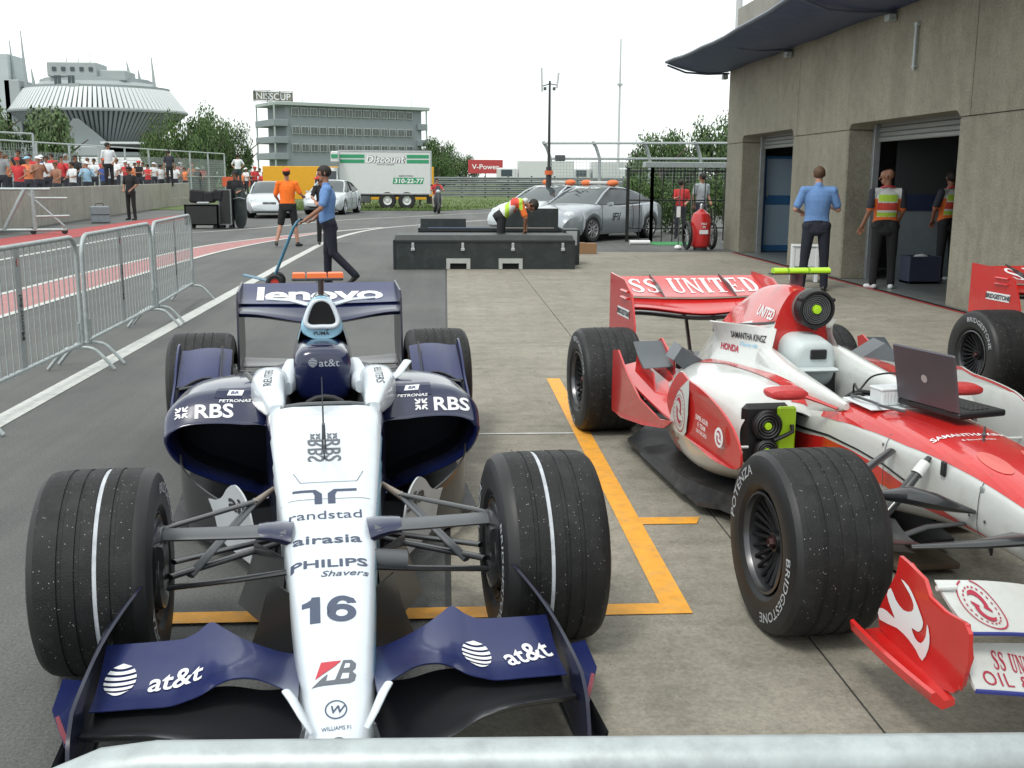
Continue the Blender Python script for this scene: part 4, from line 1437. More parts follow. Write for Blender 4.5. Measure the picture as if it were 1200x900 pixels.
q.box((0, 1.145, .57), (.12, .03, .07), bev=.01)
q.build('steering_wheel', seat_m, bc)
# headrest bulb under the intake
rings = [ring(w, zb, zt, 3.5, 4.2, 36, -.004, y) for y, w, zb, zt in ((1.520, .06, .60, .73), (1.522, .10, .57, .768), (1.53, .122, .555, .788), (1.56, .134, .545, .802), (1.64, .138, .54, .808), (1.9, .142, .50, .80), (2.1, .12, .45, .78))]
bulb = MB().loft(rings).build('headrest_cowl', navy, bc, 60)
bb = bvh_of(bulb)
silver_pr = mat('silver_print', (.35, .38, .44), .35)
decal('lettering', shift2d(text2d('at&t', .034, 1.15, bold=.015), .030, 0), silver_pr, bc, (-.004, 1.0, .735), (1, 0, 0), (0, 0, 1), D=(0, 1, 0), bvh=bb, off=.002, grid=.02)
decal('logo', shift2d(globe2d(.021), -.045, 0), silver_pr, bc, (-.004, 1.0, .737), (1, 0, 0), (0, 0, 1), D=(0, 1, 0), bvh=bb, off=.002, grid=.02)
# engine cover with intake
def ec_ring(y, zt, wt, wm, zm, wb, zb, n=4):
    P = [(0, zt), (wt, zt - .018), (wm, zm), (wb * 1.0, (zm + zb) / 2), (wb, zb), (0, zb - .01)]
    P = P + [(-x, z) for x, z in P[1:-1]][::-1]
    return [(p.x, y, p.y) for p in spline(P, n)]
es = [(1.90, 1.012, .038, .088, .885, .125, .62), (2.05, 1.010, .038, .092, .88, .135, .60), (2.4, .965, .03, .085, .83, .15, .52), (2.8, .82, .022, .07, .68, .14, .42), (3.15, .62, .016, .05, .52, .10, .36), (3.35, .48, .01, .03, .42, .05, .34)]
rings = []
for i in range(31):
    y = 1.90 + (3.35 - 1.90) * i / 30
    rings.append(ec_ring(y, *crom(es, y)))
mbx = MB().loft(rings, cap0=False)
mbx.m = [0 if sum(mbx.v[i][2] for i in f) / len(f) > .855 and sum(mbx.v[i][1] for i in f) / len(f) < 1.98 else (2 if sum(mbx.v[i][2] for i in f) / len(f) > .78 and sum(mbx.v[i][1] for i in f) / len(f) < 2.0 else 1) for f in mbx.f]
ecov = mbx.build('engine_cover', [ice, navy, skyb], bc, 60)
front = [(0, .800), (.05, .802), (.092, .825), (.103, .86), (.092, .90), (.068, .955), (.045, .993), (0, 1.010)]
front = front + [(-x, z) for x, z in front[1:-1]][::-1]
# collar face between cover and intake: pale blue band below, white ring above
P = spline(front, 4)
col = MB()
r0 = [(p.x * 1.0, 1.905, p.y) for p in P]
r1 = [(p.x * .98, 1.845, p.y) for p in P]
col.loft([r0, r1], cap0=False, cap1=False)
ip = [(0, .862), (.05, .862), (.074, .875), (.078, .90), (.060, .95), (.036, .982), (0, .994)]
ip = ip + [(-x, z) for x, z in ip[1:-1]][::-1]
IP = spline(ip, 4)
MB().loft([[(p.x * .99, 1.92, p.y) for p in P], [(p.x, 1.86, p.y) for p in P], [(p.x * .9, 1.846, .86 + (p.y - .86) * .97) for p in P]]).build('intake_collar', skyb, bc, 60)
MB().tube([(p.x, 1.835 + .02 * ((p.y - .86) / .13), p.y) for p in IP] + [(IP[0].x, 1.835, IP[0].y)], .0125, 10, cap=False).build('intake_ring', ice, bc, 80)
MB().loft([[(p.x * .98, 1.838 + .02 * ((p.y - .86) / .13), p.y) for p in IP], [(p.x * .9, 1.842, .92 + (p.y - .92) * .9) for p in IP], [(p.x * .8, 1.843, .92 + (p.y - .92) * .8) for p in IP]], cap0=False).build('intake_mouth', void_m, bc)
decal('lettering', text2d('PUMA', .017, 1.2, bold=.02), black_print, bc, (-.004, 1.5, .829), (1, 0, 0), (0, 0, 1), D=(0, 1, 0), bvh=bvh_of(bpy.data.objects['intake_collar']), off=.004, grid=.02)
decal('logo', poly2d([(.02, 0), (.034, .006), (.048, .018), (.041, .016), (.032, .014), (.024, .006)]), black_print, bc, (-.004, 1.5, .838), (1, 0, 0), (0, 0, 1), D=(0, 1, 0), bvh=bvh_of(bpy.data.objects['intake_collar']), off=.004, grid=.02)
for s in (-1, 1):
    arm('intake_winglet', bc, [(s * .06, 1.90, .965), (s * .15, 1.94, .984), (s * .27, 1.98, .988)], [.022, .020, .012], ice, .45)
# onboard camera pod with orange blocks
MB().loft([ring(.014, 0, 0, 2, 2, 4)] * 2) if False else None
q = MB().loft([[(x * .016, 1.96 + yy * .05, z) for x, yy in [(cos(t), sin(t)) for t in srange(0, 2 * pi, 13)[:-1]]] for z in (1.0, 1.09)])
q.build('camera_pylon', carbon, bc)
MB().box((-.015, 1.97, 1.088), (.255, .10, .014), bev=.005).build('camera_tray', carbon_dull, bc)
for x, w in ((-.107, .066), (-.018, .102), (.075, .080)):
    MB().loft([ring(w / 2 - .002, 1.092, 1.118, 8, 8, 24, x, yy) for yy in (1.925, 1.93, 2.01, 2.015)]).build('camera_block', orange_fl, bc)
# sidepods
def pod_ring(pts, y, m=5, dy=None):
    out = []
    for p in spline([(a[0], a[1]) for a in pts], m):
        out.append((p.x, y + (dy(p.x, p.y) if dy else 0), p.y))
    return out
S0 = [(.235, .50), (.36, .525), (.50, .535), (.62, .525), (.69, .485), (.698, .43), (.658, .350), (.570, .284), (.45, .232), (.33, .182), (.24, .150), (.235, .33)]
S1 = [(.235, .625), (.36, .640), (.50, .645), (.62, .620), (.70, .545), (.706, .45), (.676, .350), (.585, .272), (.46, .215), (.32, .160), (.235, .13), (.23, .32)]
S2 = [(.22, .66), (.36, .660), (.50, .655), (.62, .620), (.695, .53), (.70, .41), (.68, .31), (.61, .22), (.48, .17), (.32, .13), (.22, .11), (.22, .30)]
S3 = [(.16, .62), (.30, .60), (.44, .58), (.56, .53), (.62, .44), (.62, .33), (.60, .22), (.54, .15), (.42, .11), (.30, .09), (.16, .09), (.16, .30)]
S4 = [(.10, .50), (.18, .47), (.27, .43), (.34, .37), (.37, .30), (.37, .24), (.35, .18), (.31, .13), (.26, .10), (.18, .09), (.10, .09), (.10, .30)]
S5 = [(.06, .38), (.10, .36), (.14, .33), (.17, .29), (.18, .25), (.18, .21), (.17, .17), (.15, .14), (.13, .11), (.10, .10), (.06, .10), (.06, .30)]
keys = [(1.25, S0), (1.36, S1), (1.55, S2), (2.1, S3), (2.65, S4), (3.05, S5)]
def pod_at(y):
    flat = [tuple([k] + [c for p in S for c in p]) for k, S in keys]
    v = crom(flat, y)
    return [(v[2 * i], v[2 * i + 1]) for i in range(len(S0))]
def lipdy(x, z):
    return 0.10 * max(0, (.50 - z)) / .4 * .6
for s in (-1, 1):
    rings = []
    for y in [1.25, 1.27, 1.30, 1.33, 1.36, 1.40, 1.45, 1.5, 1.55, 1.65, 1.75, 1.85, 1.95, 2.1, 2.25, 2.4, 2.5, 2.65, 2.8, 2.95, 3.05]:
        k = max(0, 1 - (y - 1.25) / .3)
        rings.append([(s * p[0], p[1], p[2]) for p in pod_ring(pod_at(y), y, 5, lambda x, z: lipdy(x, z) * k)])
    pod = MB().loft(rings, cap0=False).build('sidepod', navy, bc, 60)
    lip = rings[0]
    cx_, cz_ = s * .45, .385
    inner = []
    for kk, yy in ((.975, -.014), (.945, -.016), (.91, -.004), (.88, .025), (.86, .07), (.845, .13), (.82, .32)):
        inner.append([(cx_ + (p[0] - cx_) * kk, p[1] + yy, cz_ + (p[2] - cz_) * kk) for p in lip])
    MB().loft([lip] + inner[:6], cap0=False, cap1=False).build('inlet_lip', navy, bc, 70)
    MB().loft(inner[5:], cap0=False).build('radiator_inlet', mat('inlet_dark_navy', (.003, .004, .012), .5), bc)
    pb = bvh_of(pod)
    Dp = (0, .75, -.66)
    Vu = (0, .66, .75)
    decal('lettering', shift2d(text2d('RBS', .066, 1.12, bold=.035), .040, 0), white_print, bc, (s * .52 + (-.005 if s < 0 else .012), 1.268, .584), (1, 0, 0), Vu, D=Dp, bvh=pb, off=.003, grid=.03)
    decal('logo', shift2d(daisy(.031), -.098, 0), white_print, bc, (s * .52 + (-.005 if s < 0 else .012), 1.268, .584), (1, 0, 0), Vu, D=Dp, bvh=pb, off=.003, grid=.03)
    decal('badge_panel', poly2d([(-.09, -.01), (.09, -.03), (.09, .06), (-.075, .055)]), mat('dark_navy_print', (.008, .012, .05), .35), bc, (s * .395, 1.315, .645), (1, 0, 0), Vu, D=Dp, bvh=pb, off=.0025, grid=.03)
    decal('badge', poly2d([(-.034, -.016), (.030, -.016), (.040, .018), (-.024, .018)]), white_print, bc, (s * .395, 1.325, .655), (1, 0, 0), Vu, D=Dp, bvh=pb, off=.004, grid=.03)
    decal('lettering', text2d('PETRONAS', .014, 1.4, bold=.03, shear=.2), white_print, bc, (s * .395, 1.300, .62), (1, 0, 0), Vu, D=Dp, bvh=pb, off=.004, grid=.03)
    decal('badge', text2d('BR', .018, 1.2, bold=.03, shear=.2), navy_print, bc, (s * .397, 1.325, .655), (1, 0, 0), Vu, D=Dp, bvh=pb, off=.006, grid=.03)
    # flip-up winglets ahead of rear wheels
    rings = []
    for t in srange(0, 1, 9):
        x = .50 + .275 * t
        arch = .045 * sin(pi * min(1, t * 1.15))
        rings.append([(s * x, 2.40 - .05 * t, .475 + arch), (s * x, 2.52, .56 + arch * .8), (s * x, 2.68, .625 + arch * .3), (s * x, 2.69, .618 + arch * .3), (s * x, 2.53, .548 + arch * .8), (s * x, 2.40 - .05 * t, .465 + arch)])
    MB().loft(rings).build('flip_up', navy2, bc, 50)
    MB().tube([r[0] for r in rings], .007, 6).build('flip_up_edge', carbon, bc)
    rings = []
    for t in srange(0, 1, 9):
        x = .44 + .33 * t
        rings.append([(s * x, 2.12 + .05 * t, .335 + .03 * t), (s * x, 2.30, .415 + .02 * sin(pi * t)), (s * x, 2.47, .485), (s * x, 2.48, .475), (s * x, 2.31, .40 + .02 * sin(pi * t)), (s * x, 2.12 + .05 * t, .325 + .03 * t)])
    MB().loft(rings).build('flip_up_lower', navy2, bc, 50)
    sheet_plate('flip_up_outer_fence', bc, [(p.x, p.y) for p in spline([Vector(q) for q in [(2.05, .33), (2.15, .42), (2.35, .50), (2.5, .60), (2.70, .66), (2.76, .5), (2.74, .25), (2.3, .20)]], 3)], lambda u, v, w: (s * (.775 + .02 * (u - 2.2) + w), u, v), .010, navy2)
    rr_ = [[(s * (.42 + .34 * t), 2.15 + .5 * t2, .27 + .20 * t2 * (1 - .2 * t)) for t in srange(0, 1, 6)] + [(s * (.42 + .34 * t), 2.15 + .5 * t2, .25 + .18 * t2 * (1 - .2 * t)) for t in srange(1, 0, 6)] for t2 in srange(0, 1, 7)]
    MB().loft(rr_).build('pod_ramp', navy, bc)
    sheet_plate('flip_up_fin', bc, [(2.22, .40), (2.38, .52), (2.62, .66), (2.66, .52)], lambda u, v, w: (s * (.545 + w), u, v), .008, carbon)
    arm('flip_up_stay', bc, [(s * .50, 2.3, .40), (s * .56, 2.32, .47), (s * .66, 2.33, .49), (s * .76, 2.34, .47)], .012, carbon, .5)
    # turning vane behind the front wheel and undercut fairing
    rings = []
    for t in srange(0, 1, 9):
        y = .78 + .50 * t
        x = .33 + .29 * math.sin(t * pi / 2)
        rings.append([(s * x, y, .07), (s * (x + .012), y, .20), (s * (x + .02 * t), y, .24 + .14 * t), (s * (x - .008 + .02 * t), y, .24 + .14 * t), (s * (x - .006), y, .20), (s * (x - .02), y, .07)])
    MB().loft(rings).build('turning_vane', carbon, bc, 50)
    rings = []
    for t in srange(0, 1, 9):
        y = .62 + .6 * t
        rings.append([(s * .22, y, .09 + .05 * t), (s * (.26 + .30 * t * t), y, .10 + .02 * t), (s * (.26 + .30 * t * t), y, .085), (s * .22, y, .07)])
    MB().loft(rings).build('splitter', carbon, bc, 50)
    # bargeboard with airline name
    rings = []
    fr0 = [(.50, .10, .20), (.54, .10, .31), (.60, .10, .385), (.68, .10, .405), (.76, .10, .38), (.84, .10, .31), (.92, .10, .27), (1.0, .10, .25)]
    fr = [(y, *crom([(.50, .10, .19), (.515, .10, .27), (.545, .10, .335), (.60, .10, .385), (.67, .10, .403), (.74, .10, .375), (.82, .10, .31), (.92, .12, .275), (1.02, .16, .262)], y)) for y in srange(.50, 1.02, 27)]
    for y, zb, zt in fr:
        x = .255 + (y - .5) * .46
        xt = x + .02
        rings.append([(s * x, y, zb), (s * xt, y, zt), (s * (xt + .007), y, zt), (s * (x + .007), y, zb)])
    bd = MB().loft(rings).build('bargeboard', mat('pale_grey_board', (.50, .53, .55), .4, noise=.06), bc, 40)
    bbv = bvh_of(bd)
    decal('lettering', text2d('air' if s < 0 else 'sia', .066, .95, bold=.03), black_print, bc, (s * .345, 0, .325), (1, 0, 0), (0, 0, 1), D=(-.0 * s, 1, -.0), bvh=bbv, off=.003, grid=.03)
    # suspension
    arm('upper_wishbone', bc, [(s * .145, .0, .432), (s * .30, .0, .432), (s * .56, .02, .432)], [.060, .054, .052], mat('pale_grey_arm', (.095, .102, .110), .45, noise=.1), .30)
    arm('wishbone_fairing', bc, [(s * .13, .01, .415), (s * .17, .01, .425), (s * .205, .0, .432), (s * .235, .0, .432)], [.085, .075, .062, .055], navy, .42)
    arm('upper_wishbone_rear_leg', bc, [(s * .56, .06, .436), (s * .265, .36, .428)], .016, carbon, .5)
    arm('push_rod', bc, [(s * .47, .06, .27), (s * .26, .37, .43)], .017, grey_arm, .6)
    arm('push_rod_end', bc, [(s * .275, .345, .42), (s * .20, .45, .447)], [.016, .010], mat('bronze_sleeve', (.28, .23, .19), .4, metal=.4), .9)
    arm('lower_wishbone', bc, [(s * .53, .02, .285), (s * .17, .36, .268)], .020, carbon, .5)
    arm('lower_wishbone', bc, [(s * .53, -.02, .262), (s * .30, -.08, .300), (s * .13, -.13, .335)], .017, carbon, .55)
    arm('track_rod', bc, [(s * .53, .12, .30), (s * .18, .50, .24)], .018, carbon, .5)
    # brake duct
    rings = [ring(.030, .27, .50, 3, 3, 20, s * .575, -.16), ring(.05, .22, .50, 3, 3, 20, s * .585, -.06), ring(.055, .17, .49, 3, 3, 20, s * .59, .06), ring(.04, .18, .44, 3, 3, 20, s * .59, .15)]
    MB().loft(rings).build('brake_duct', carbon, bc, 50)
    MB().loft([ring(.022, .36, .44, 4, 4, 16, s * .545, -.12), ring(.03, .33, .42, 4, 4, 16, s * .555, .0)]).build('brake_scoop', black_m, bc, 50)
    # nose-tip pillars and under-nose vanes
    arm('wing_pillar', bc, [(s * .066, -1.035, .258), (s * .088, -1.02, .292), (s * .112, -.975, .318), (s * .128, -.945, .326)], [.009, .012, .014, .013], ice, .6)
    arm('wing_pillar_stay', bc, [(s * .086, -1.01, .255), (s * .098, -1.0, .20), (s * .094, -.99, .135)], [.007, .010, .009], grey_arm, .5)
    for x0, y0, dx, ln in ((.105, -.38, .10, .28), (.15, -.02, .12, .30)):
        rings = []
        for t in srange(0, 1, 8):
            x, y = x0 + dx * t, y0 + ln * t
            rings.append([(s * x, y, .34 - .04 * t), (s * (x + .012), y - .01, .22), (s * (x + .045 + .02 * t), y - .02, .08), (s * (x + .038 + .02 * t), y - .01, .08), (s * (x + .005), y, .22), (s * (x - .006), y, .34 - .04 * t)])
        MB().loft(rings).build('under_nose_vane', carbon, bc, 50)
    # front wing flap (with nose bridge) and black main plane
    st = [(.10, -.965, .305, -.45, .195, .010), (.14, -.925, .325, -.45, .20, .012), (.20, -.855, .320, -.45, .222, .020), (.27, -.79, .296, -.445, .255, .025), (.32, -.755, .262, -.425, .280, .030), (.358, -.745, .235, -.40, .292, .030), (.40, -.745, .220, -.43, .274, .028), (.44, -.745, .210, -.45, .266, .028), (.52, -.735, .205, -.45, .264, .026), (.648, -.725, .200, -.445, .262, .024)]
    st = [(s * a[0],) + a[1:] for a in st]
    if s < 0:
        st = st[::-1]
    fl = wing_loft('front_flap', bc, dup_stations(st, 6), navy2, .014, n=12)
    fb = bvh_of(fl)
    logo_x = s * .52
    decal('lettering', shift2d(text2d('at&t', .060, .98, bold=.022, shear=.18 if s < 0 else 0), .062, -.004 if s < 0 else .0, 1, 1.35, rot=(.08 if s < 0 else .30)), white_print, bc, (logo_x + (.015 if s < 0 else -.030), -.60, .6), (1, 0, 0), (0, 1, 0), D=(0, 0, -1), bvh=fb, off=.003, grid=.03)
    decal('logo', shift2d(globe2d(.043), -.085, 0, 1, 1.5, rot=0), white_print, bc, (logo_x + (.015 if s < 0 else -.030), -.595 - .01 * s, .6), (1, 0, 0), (0, 1, 0), D=(0, 0, -1), bvh=fb, off=.003, grid=.03)
    st = [(.095, -1.00, .17, -.70, .21, .03), (.18, -1.00, .165, -.70, .21, .03), (.28, -.955, .165, -.66, .21, .03), (.38, -.90, .185, -.64, .20, .03), (.50, -.865, .195, -.64, .19, .03), (.648, -.845, .195, -.64, .18, .03)]
    st = [(s * a[0],) + a[1:] for a in st]
    if s < 0:
        st = st[::-1]
    wing_loft('front_main_plane', bc, dup_stations(st, 5), carbon, .03, n=12)
    # endplate: bowed plate with raised rear fin and footplate
    ep = [(-.27, .355), (-.335, .385), (-.42, .35), (-.55, .305), (-.75, .285), (-.87, .245), (-.93, .20), (-.94, .075), (-.60, .05), (-.36, .055), (-.34, .20)]
    def epf(u, v, w):
        return (s * (.652 + .018 * sin((u + .94) * 3.2) - .14 * max(0, v - .26) * 6 * (.4 + (u + .94)) + w), u, v)
    MB().plate(spline([(a, b, 0) for a, b in ep], 3), lambda u, v, w: epf(u, v, w), .009) if False else None
    pe = MB().plate([(p.x, p.y) for p in spline([Vector((a, b)) for a, b in ep], 3)], epf, .010)
    pe.build('wing_endplate', mat('glossy_dark_navy', (.006, .008, .026), .35, coat=.2), bc, 40)
    fp = MB().plate([(.655, -.80), (.70, -.78), (.765, -.62), (.775, -.44), (.66, -.40)], lambda u, v, w: (s * u, v, .115 + (u - .65) * .35 + w), .008)
    fp.build('footplate', navy2, bc)
    MB().plate([(.70, -.776), (.722, -.73), (.748, -.66), (.742, -.645), (.70, -.745)], lambda u, v, w: (s * u, v, .1255 + (u - .65) * .35 + w), .001).build('footplate_stripe', mat('dull_red_stripe', (.25, .06, .08), .4), bc)
    q = MB()
    q.loft([[(s * (.655 + .07 * sin(t)), y, .05 + .06 * (1 - cos(t))) for t in srange(0, pi / 2, 5)] + [(s * (.655 + .06 * sin(t)), y, .04 + .06 * (1 - cos(t))) for t in srange(pi / 2, 0, 5)] for y in (-.90, -.82, -.45)])
    q.build('footplate_tunnel', carbon, bc, 50)
    # rear wing endplates
    sheet_plate('rear_wing_endplate', bc, [(3.18, .24), (3.22, .60), (3.26, .84), (3.32, .885), (3.80, .905), (3.80, .50), (3.62, .24)], lambda u, v, w: (s * (.498 + w), u, v), .012, mat('glossy_dark_navy', (.006, .008, .026)))
wing_loft('rear_flap', bc, [(x, 3.42, .800 - .006 * (1 - (x / .5) ** 2), 3.77, .893) for x in srange(-.497, .497, 13)], navy2, .02, .02)
wing_loft('rear_main_plane', bc, [(x, 3.27, .755 - .065 * cos(x * pi) ** 2, 3.46, .795) for x in srange(-.497, .497, 21)], navy, .05, .02)
wing_loft('rear_lower_wing', bc, [(x, 3.36, .405, 3.55, .435 - .02 * cos(x * pi)) for x in srange(-.49, .49, 9)], carbon, .02, .01)
rf = bvh_of(bpy.data.objects['rear_flap'])
decal('lettering', text2d('lenovo', .215, 1.06, bold=.035, space=.92), white_print, bc, (.0, 3.60, 1.5), (1, 0, 0), (0, 1, .0), D=(0, 0, -1), bvh=rf, off=.003, grid=.05)
for s in (-1, 1):
    MB().box((s * .06, 3.5, .56), (.012, .10, .28), bev=.004).build('rear_wing_pillar', carbon, bc)
# right-hand mirror / white stay
arm('mirror_stay', bc, [(.30, 1.42, .66), (.345, 1.50, .675), (.40, 1.60, .72)], [.014, .02, .022], ice, .4)
arm('mirror_stay', bc, [(-.30, 1.42, .66), (-.33, 1.50, .67), (-.36, 1.56, .69)], [.012, .014, .014], carbon, .4)
floor_and_gearbox(bc)
# cooling louvres either side of the engine
for s in (-1, 1):
    for k in range(4):
        MB().box((s * .30, 2.52 + k * .07, .47 - k * .03), (.16, .05, .008), bev=.002, M=None).build('louvre', carbon_dull, bc)
T_ = .355 / 2
wheel('wheel', bc, -.9 + T_, 0, .355, -1, groove=True, txt_rot=.5)
wheel('wheel', bc, .9 - T_, 0, .355, 1, groove=True, txt_rot=1.4)
wheel('wheel', bc, -.9 + .19, 3.12, .38, -1, groove=False, txt_rot=.2)
wheel('wheel', bc, .9 - .19, 3.12, .38, 1, groove=False, txt_rot=2.2)

MB().loft([ring(.034, .318, .386, 2.2, 2.2, 20, 0, 0)] * 1 + [ring(.034, .318, .386, 2.2, 2.2, 20, 0, 0)]) if False else None
MB().cyl((.12, -.10, .352), (.245, -.085, .335), .036, .033, 20).build('rack_housing', mat('pale_grey_arm', (.23, .245, .26)), bc)
# ------------------------------------------------------------------ red and white car (and its neighbour, a copy)
RX, RY, RA = 1.9919, 3.6015, 0.08883
rc = thing('racing_car', 'red and white open wheel racing car with an open laptop on its nose', 'racing car', (RX, RY, 0), RA, 'red and white racing cars')
secs = [(-1.02, .030, .33, .38, 2.4, 2.4), (-1.0, .055, .31, .40, 3, 3), (-.9, .080, .29, .435, 3, 3), (-.7, .110, .30, .49, 3, 3), (-.37, .150, .335, .575, 3.0, 3.6), (-.07, .182, .345, .625, 3.4, 4), (.275, .220, .30, .648, 3.6, 4), (.66, .246, .22, .655, 4, 4), (.83, .252, .17, .655, 4, 4),
        (1.25, .262, .10, .645, 4, 4), (1.8, .27, .09, .62, 4, 4)]
tubo = MB().loft(body_loft(secs, 44, .03, cav=(.835, 1.62, .150, .34)))
mi = []
for f in tubo.f:
    c = sum((Vector(tubo.v[i]) for i in f), Vector()) / len(f)
    mi.append(1 if .82 < c.y < 1.64 and abs(c.x) < .157 and .3 < c.z < .60 else 0)
tubo.m = mi
tubo = tubo.build('nose_and_tub', [whitep, seat_m], rc, 40)
rbv = bvh_of(tubo)
def grid_poly(name, pts, m, s=-1, off=.0028, view='side', g=.018, holes=()):
    """painted area: polygon in (Y,Z) pushed sideways onto the tub, or in (X,Y) pushed down"""
    sh = poly2d(pts, holes)
    if view == 'side':
        return decal(name, sh, m, rc, (s * .6, 0, 0), (0, 1, 0), (0, 0, 1), D=(-s, 0, 0), bvh=rbv, off=off, grid=g)
    return decal(name, sh, m, rc, (0, 0, 1.0), (1, 0, 0), (0, 1, 0), D=(0, 0, -1), bvh=rbv, off=off, grid=g)
# red top panel of the nose and red wedge along the flank
top = [(-.055, -.96), (-.095, -.7), (-.135, -.37), (-.168, -.07), (-.205, .275), (-.230, .60), (-.240, .80), (-.245, .95), (-.19, .95), (-.165, .80), (-.10, .72), (.10, .72), (.165, .80), (.19, .95), (.245, .95), (.24, .80), (.230, .60), (.205, .275), (.168, -.07), (.135, -.37), (.095, -.7), (.055, -.96)]
grid_poly('red_nose_panel', top, redp, view='top')
for s in (-1, 1):
    wedge = [(1.32, .43), (1.10, .445), (.90, .475), (.66, .480), (.45, .470), (.20, .435), (-.05, .40), (-.25, .385), (.10, .385), (.40, .40), (.75, .385), (1.1, .36), (1.32, .35)]
    grid_poly('red_flank_panel', wedge, redp, s)
    line = [(1.34, .46), (1.10, .475), (.85, .498), (.60, .498), (.40, .487), (.20, .455), (.20, .447), (.40, .479), (.60, .490), (.85, .488), (1.10, .462), (1.34, .445)]
    grid_poly('flank_shut_line', line, black_print, s, .0028)
pinkp = mat('pale_red_print', (.62, .12, .10), .35)
for s in (-1, 1):
    decal('blister', ell2d(0, 0, .035, .10, 20), pinkp, rc, (s * .085, -.10, 1), (1, 0, 0), (0, 1, 0), D=(0, 0, -1), bvh=rbv, off=.005, grid=.02)
decal('lettering', text2d('SAMANTHA KINGZ', .032, .84, bold=.02), white_print, rc, (.005, .185, 1), (1, 0.0, 0), (0, 1, 0), D=(0, 0, -1), bvh=rbv, off=.0065, grid=.02)
decal('lettering', text2d('& Beverly Hills', .016, 1.0), white_print, rc, (-.01, .125, 1), (1, 0, 0), (0, 1, 0), D=(0, 0, -1), bvh=rbv, off=.0065, grid=.02)
def swirl(r):
    a = []
    for k in range(2):
        c, s_ = cos(pi * k), sin(pi * k)
        pts = []
        for t in srange(-.3, 2.4, 12):
            rr0 = r * (.12 + .18 * t)
            pts.append((rr0 * cos(t), rr0 * sin(t)))
        for t in srange(2.4, -.1, 12):
            rr0 = r * (.30 + .17 * t) if t > .3 else r * .45
            pts.append((min(rr0, r * .62) * cos(t - .35), min(rr0, r * .62) * sin(t - .35)))
        v, f = poly2d(pts)
        a.append(([(x * c - y * s_, x * s_ + y * c) for x, y in v], f))
    return join2d(*a)
def roundel(r):
    dots = []
    for k in range(22):
        a = 2 * pi * k / 22
        dots.append(shift2d(poly2d([(-.035 * r, -.05 * r), (.035 * r, -.05 * r), (.03 * r, .05 * r), (-.03 * r, .05 * r)]), .72 * r * cos(a), .72 * r * sin(a), rot=a))
    arc = []
    return join2d(ell2d(0, 0, r, r, 36, .94), swirl(r), *dots)
crim = mat('crimson_print', (.40, .03, .06), .4)
decal('logo', roundel(.075), white_print, rc, (.0, -.28, 1), (1, 0, 0), (0, 1, 0), D=(0, 0, -1), bvh=rbv, off=.0065, grid=.02)
MB().box((-.196, .035, .565), (.012, .03, .055), bev=.004).build('inspection_hole', black_m, rc)
MB().cyl((-.165, -.165, .545), (-.170, -.165, .545), .012, n=10).build('fastener', steel, rc)
for yy in (-.16, .40):
    w_, _, zt_ = crom(secs, yy)[:3]
    for s in (-1, 1):
        decal('panel_seam', poly2d([(yy - .002, zt_ - .26), (yy + .002, zt_ - .26), (yy + .002, zt_ - .02), (yy - .002, zt_ - .02)]), grey_pr, rc, (s * .6, 0, 0), (0, 1, 0), (0, 0, 1), D=(-s, 0, 0), bvh=rbv, off=.0035, grid=.03)
for s in (-1, 1):
    for yy, zz in ((-.12, .44), (-.20, .44), (.05, .43), (.20, .50), (.42, .56), (.48, .42)):
        decal('fastener', ell2d(yy, zz, .006, .006, 10), steel_dark, rc, (s * .6, 0, 0), (0, 1, 0), (0, 0, 1), D=(-s, 0, 0), bvh=rbv, off=.004, grid=0)
q = MB()
q.cyl((0, .11, .63), (0, .11, .70), .005, .004, 8)
q.ball((0, .11, .668), .010, 8)
q.build('aerial', steel_dark, rc)
MB().tube([(-.03, -.42, .57), (-.03, -.44, .66), (.03, -.44, .66), (.03, -.42, .57)], .003, 6).build('nose_hoop', steel_dark, rc)
# cockpit surround: pale raised headrest block
pale = mat('pale_grey_headrest', (.52, .58, .58), .45, noise=.05)
for s in (-1, 1):
    rings = [ring(w, zb, zt, 2.6, 4, 28, s * (.195 + .03 * k), y) for y, w, zb, zt, k in ((.78, .012, .62, .650, .6), (.9, .026, .58, .664, .55), (1.05, .036, .54, .678, .5), (1.25, .050, .5, .694, .4), (1.45, .066, .45, .712, .2), (1.62, .066, .45, .735, 0), (1.78, .05, .5, .75, -.3))]
    MB().loft(rings).build('cockpit_side', whitep, rc, 60)
rings = [ring(w, zb, zt, 3.4, 4, 32, 0, y) for y, w, zb, zt in ((1.575, .08, .62, .755), (1.58, .104, .59, .782), (1.61, .115, .56, .795), (1.70, .12, .52, .81), (1.85, .12, .5, .82))]
hr = MB().loft(rings).build('headrest', pale, rc, 60)
MB().box((.012, 1.573, .728), (.085, .02, .05), bev=.005).build('headrest_vent', black_m, rc)
MB().box((0, 1.54, .655), (.20, .06, .02), bev=.008).build('headrest_shelf', pale, rc)
q = MB()
q.tube([(.10 * cos(t), 1.05 + .03 * sin(t), .565 + .07 * sin(t)) for t in srange(0, 2 * pi, 17)], .012, 8)
q.box((0, 1.05, .57), (.10, .04, .07), bev=.01)
q.build('steering_wheel', black_m, rc)
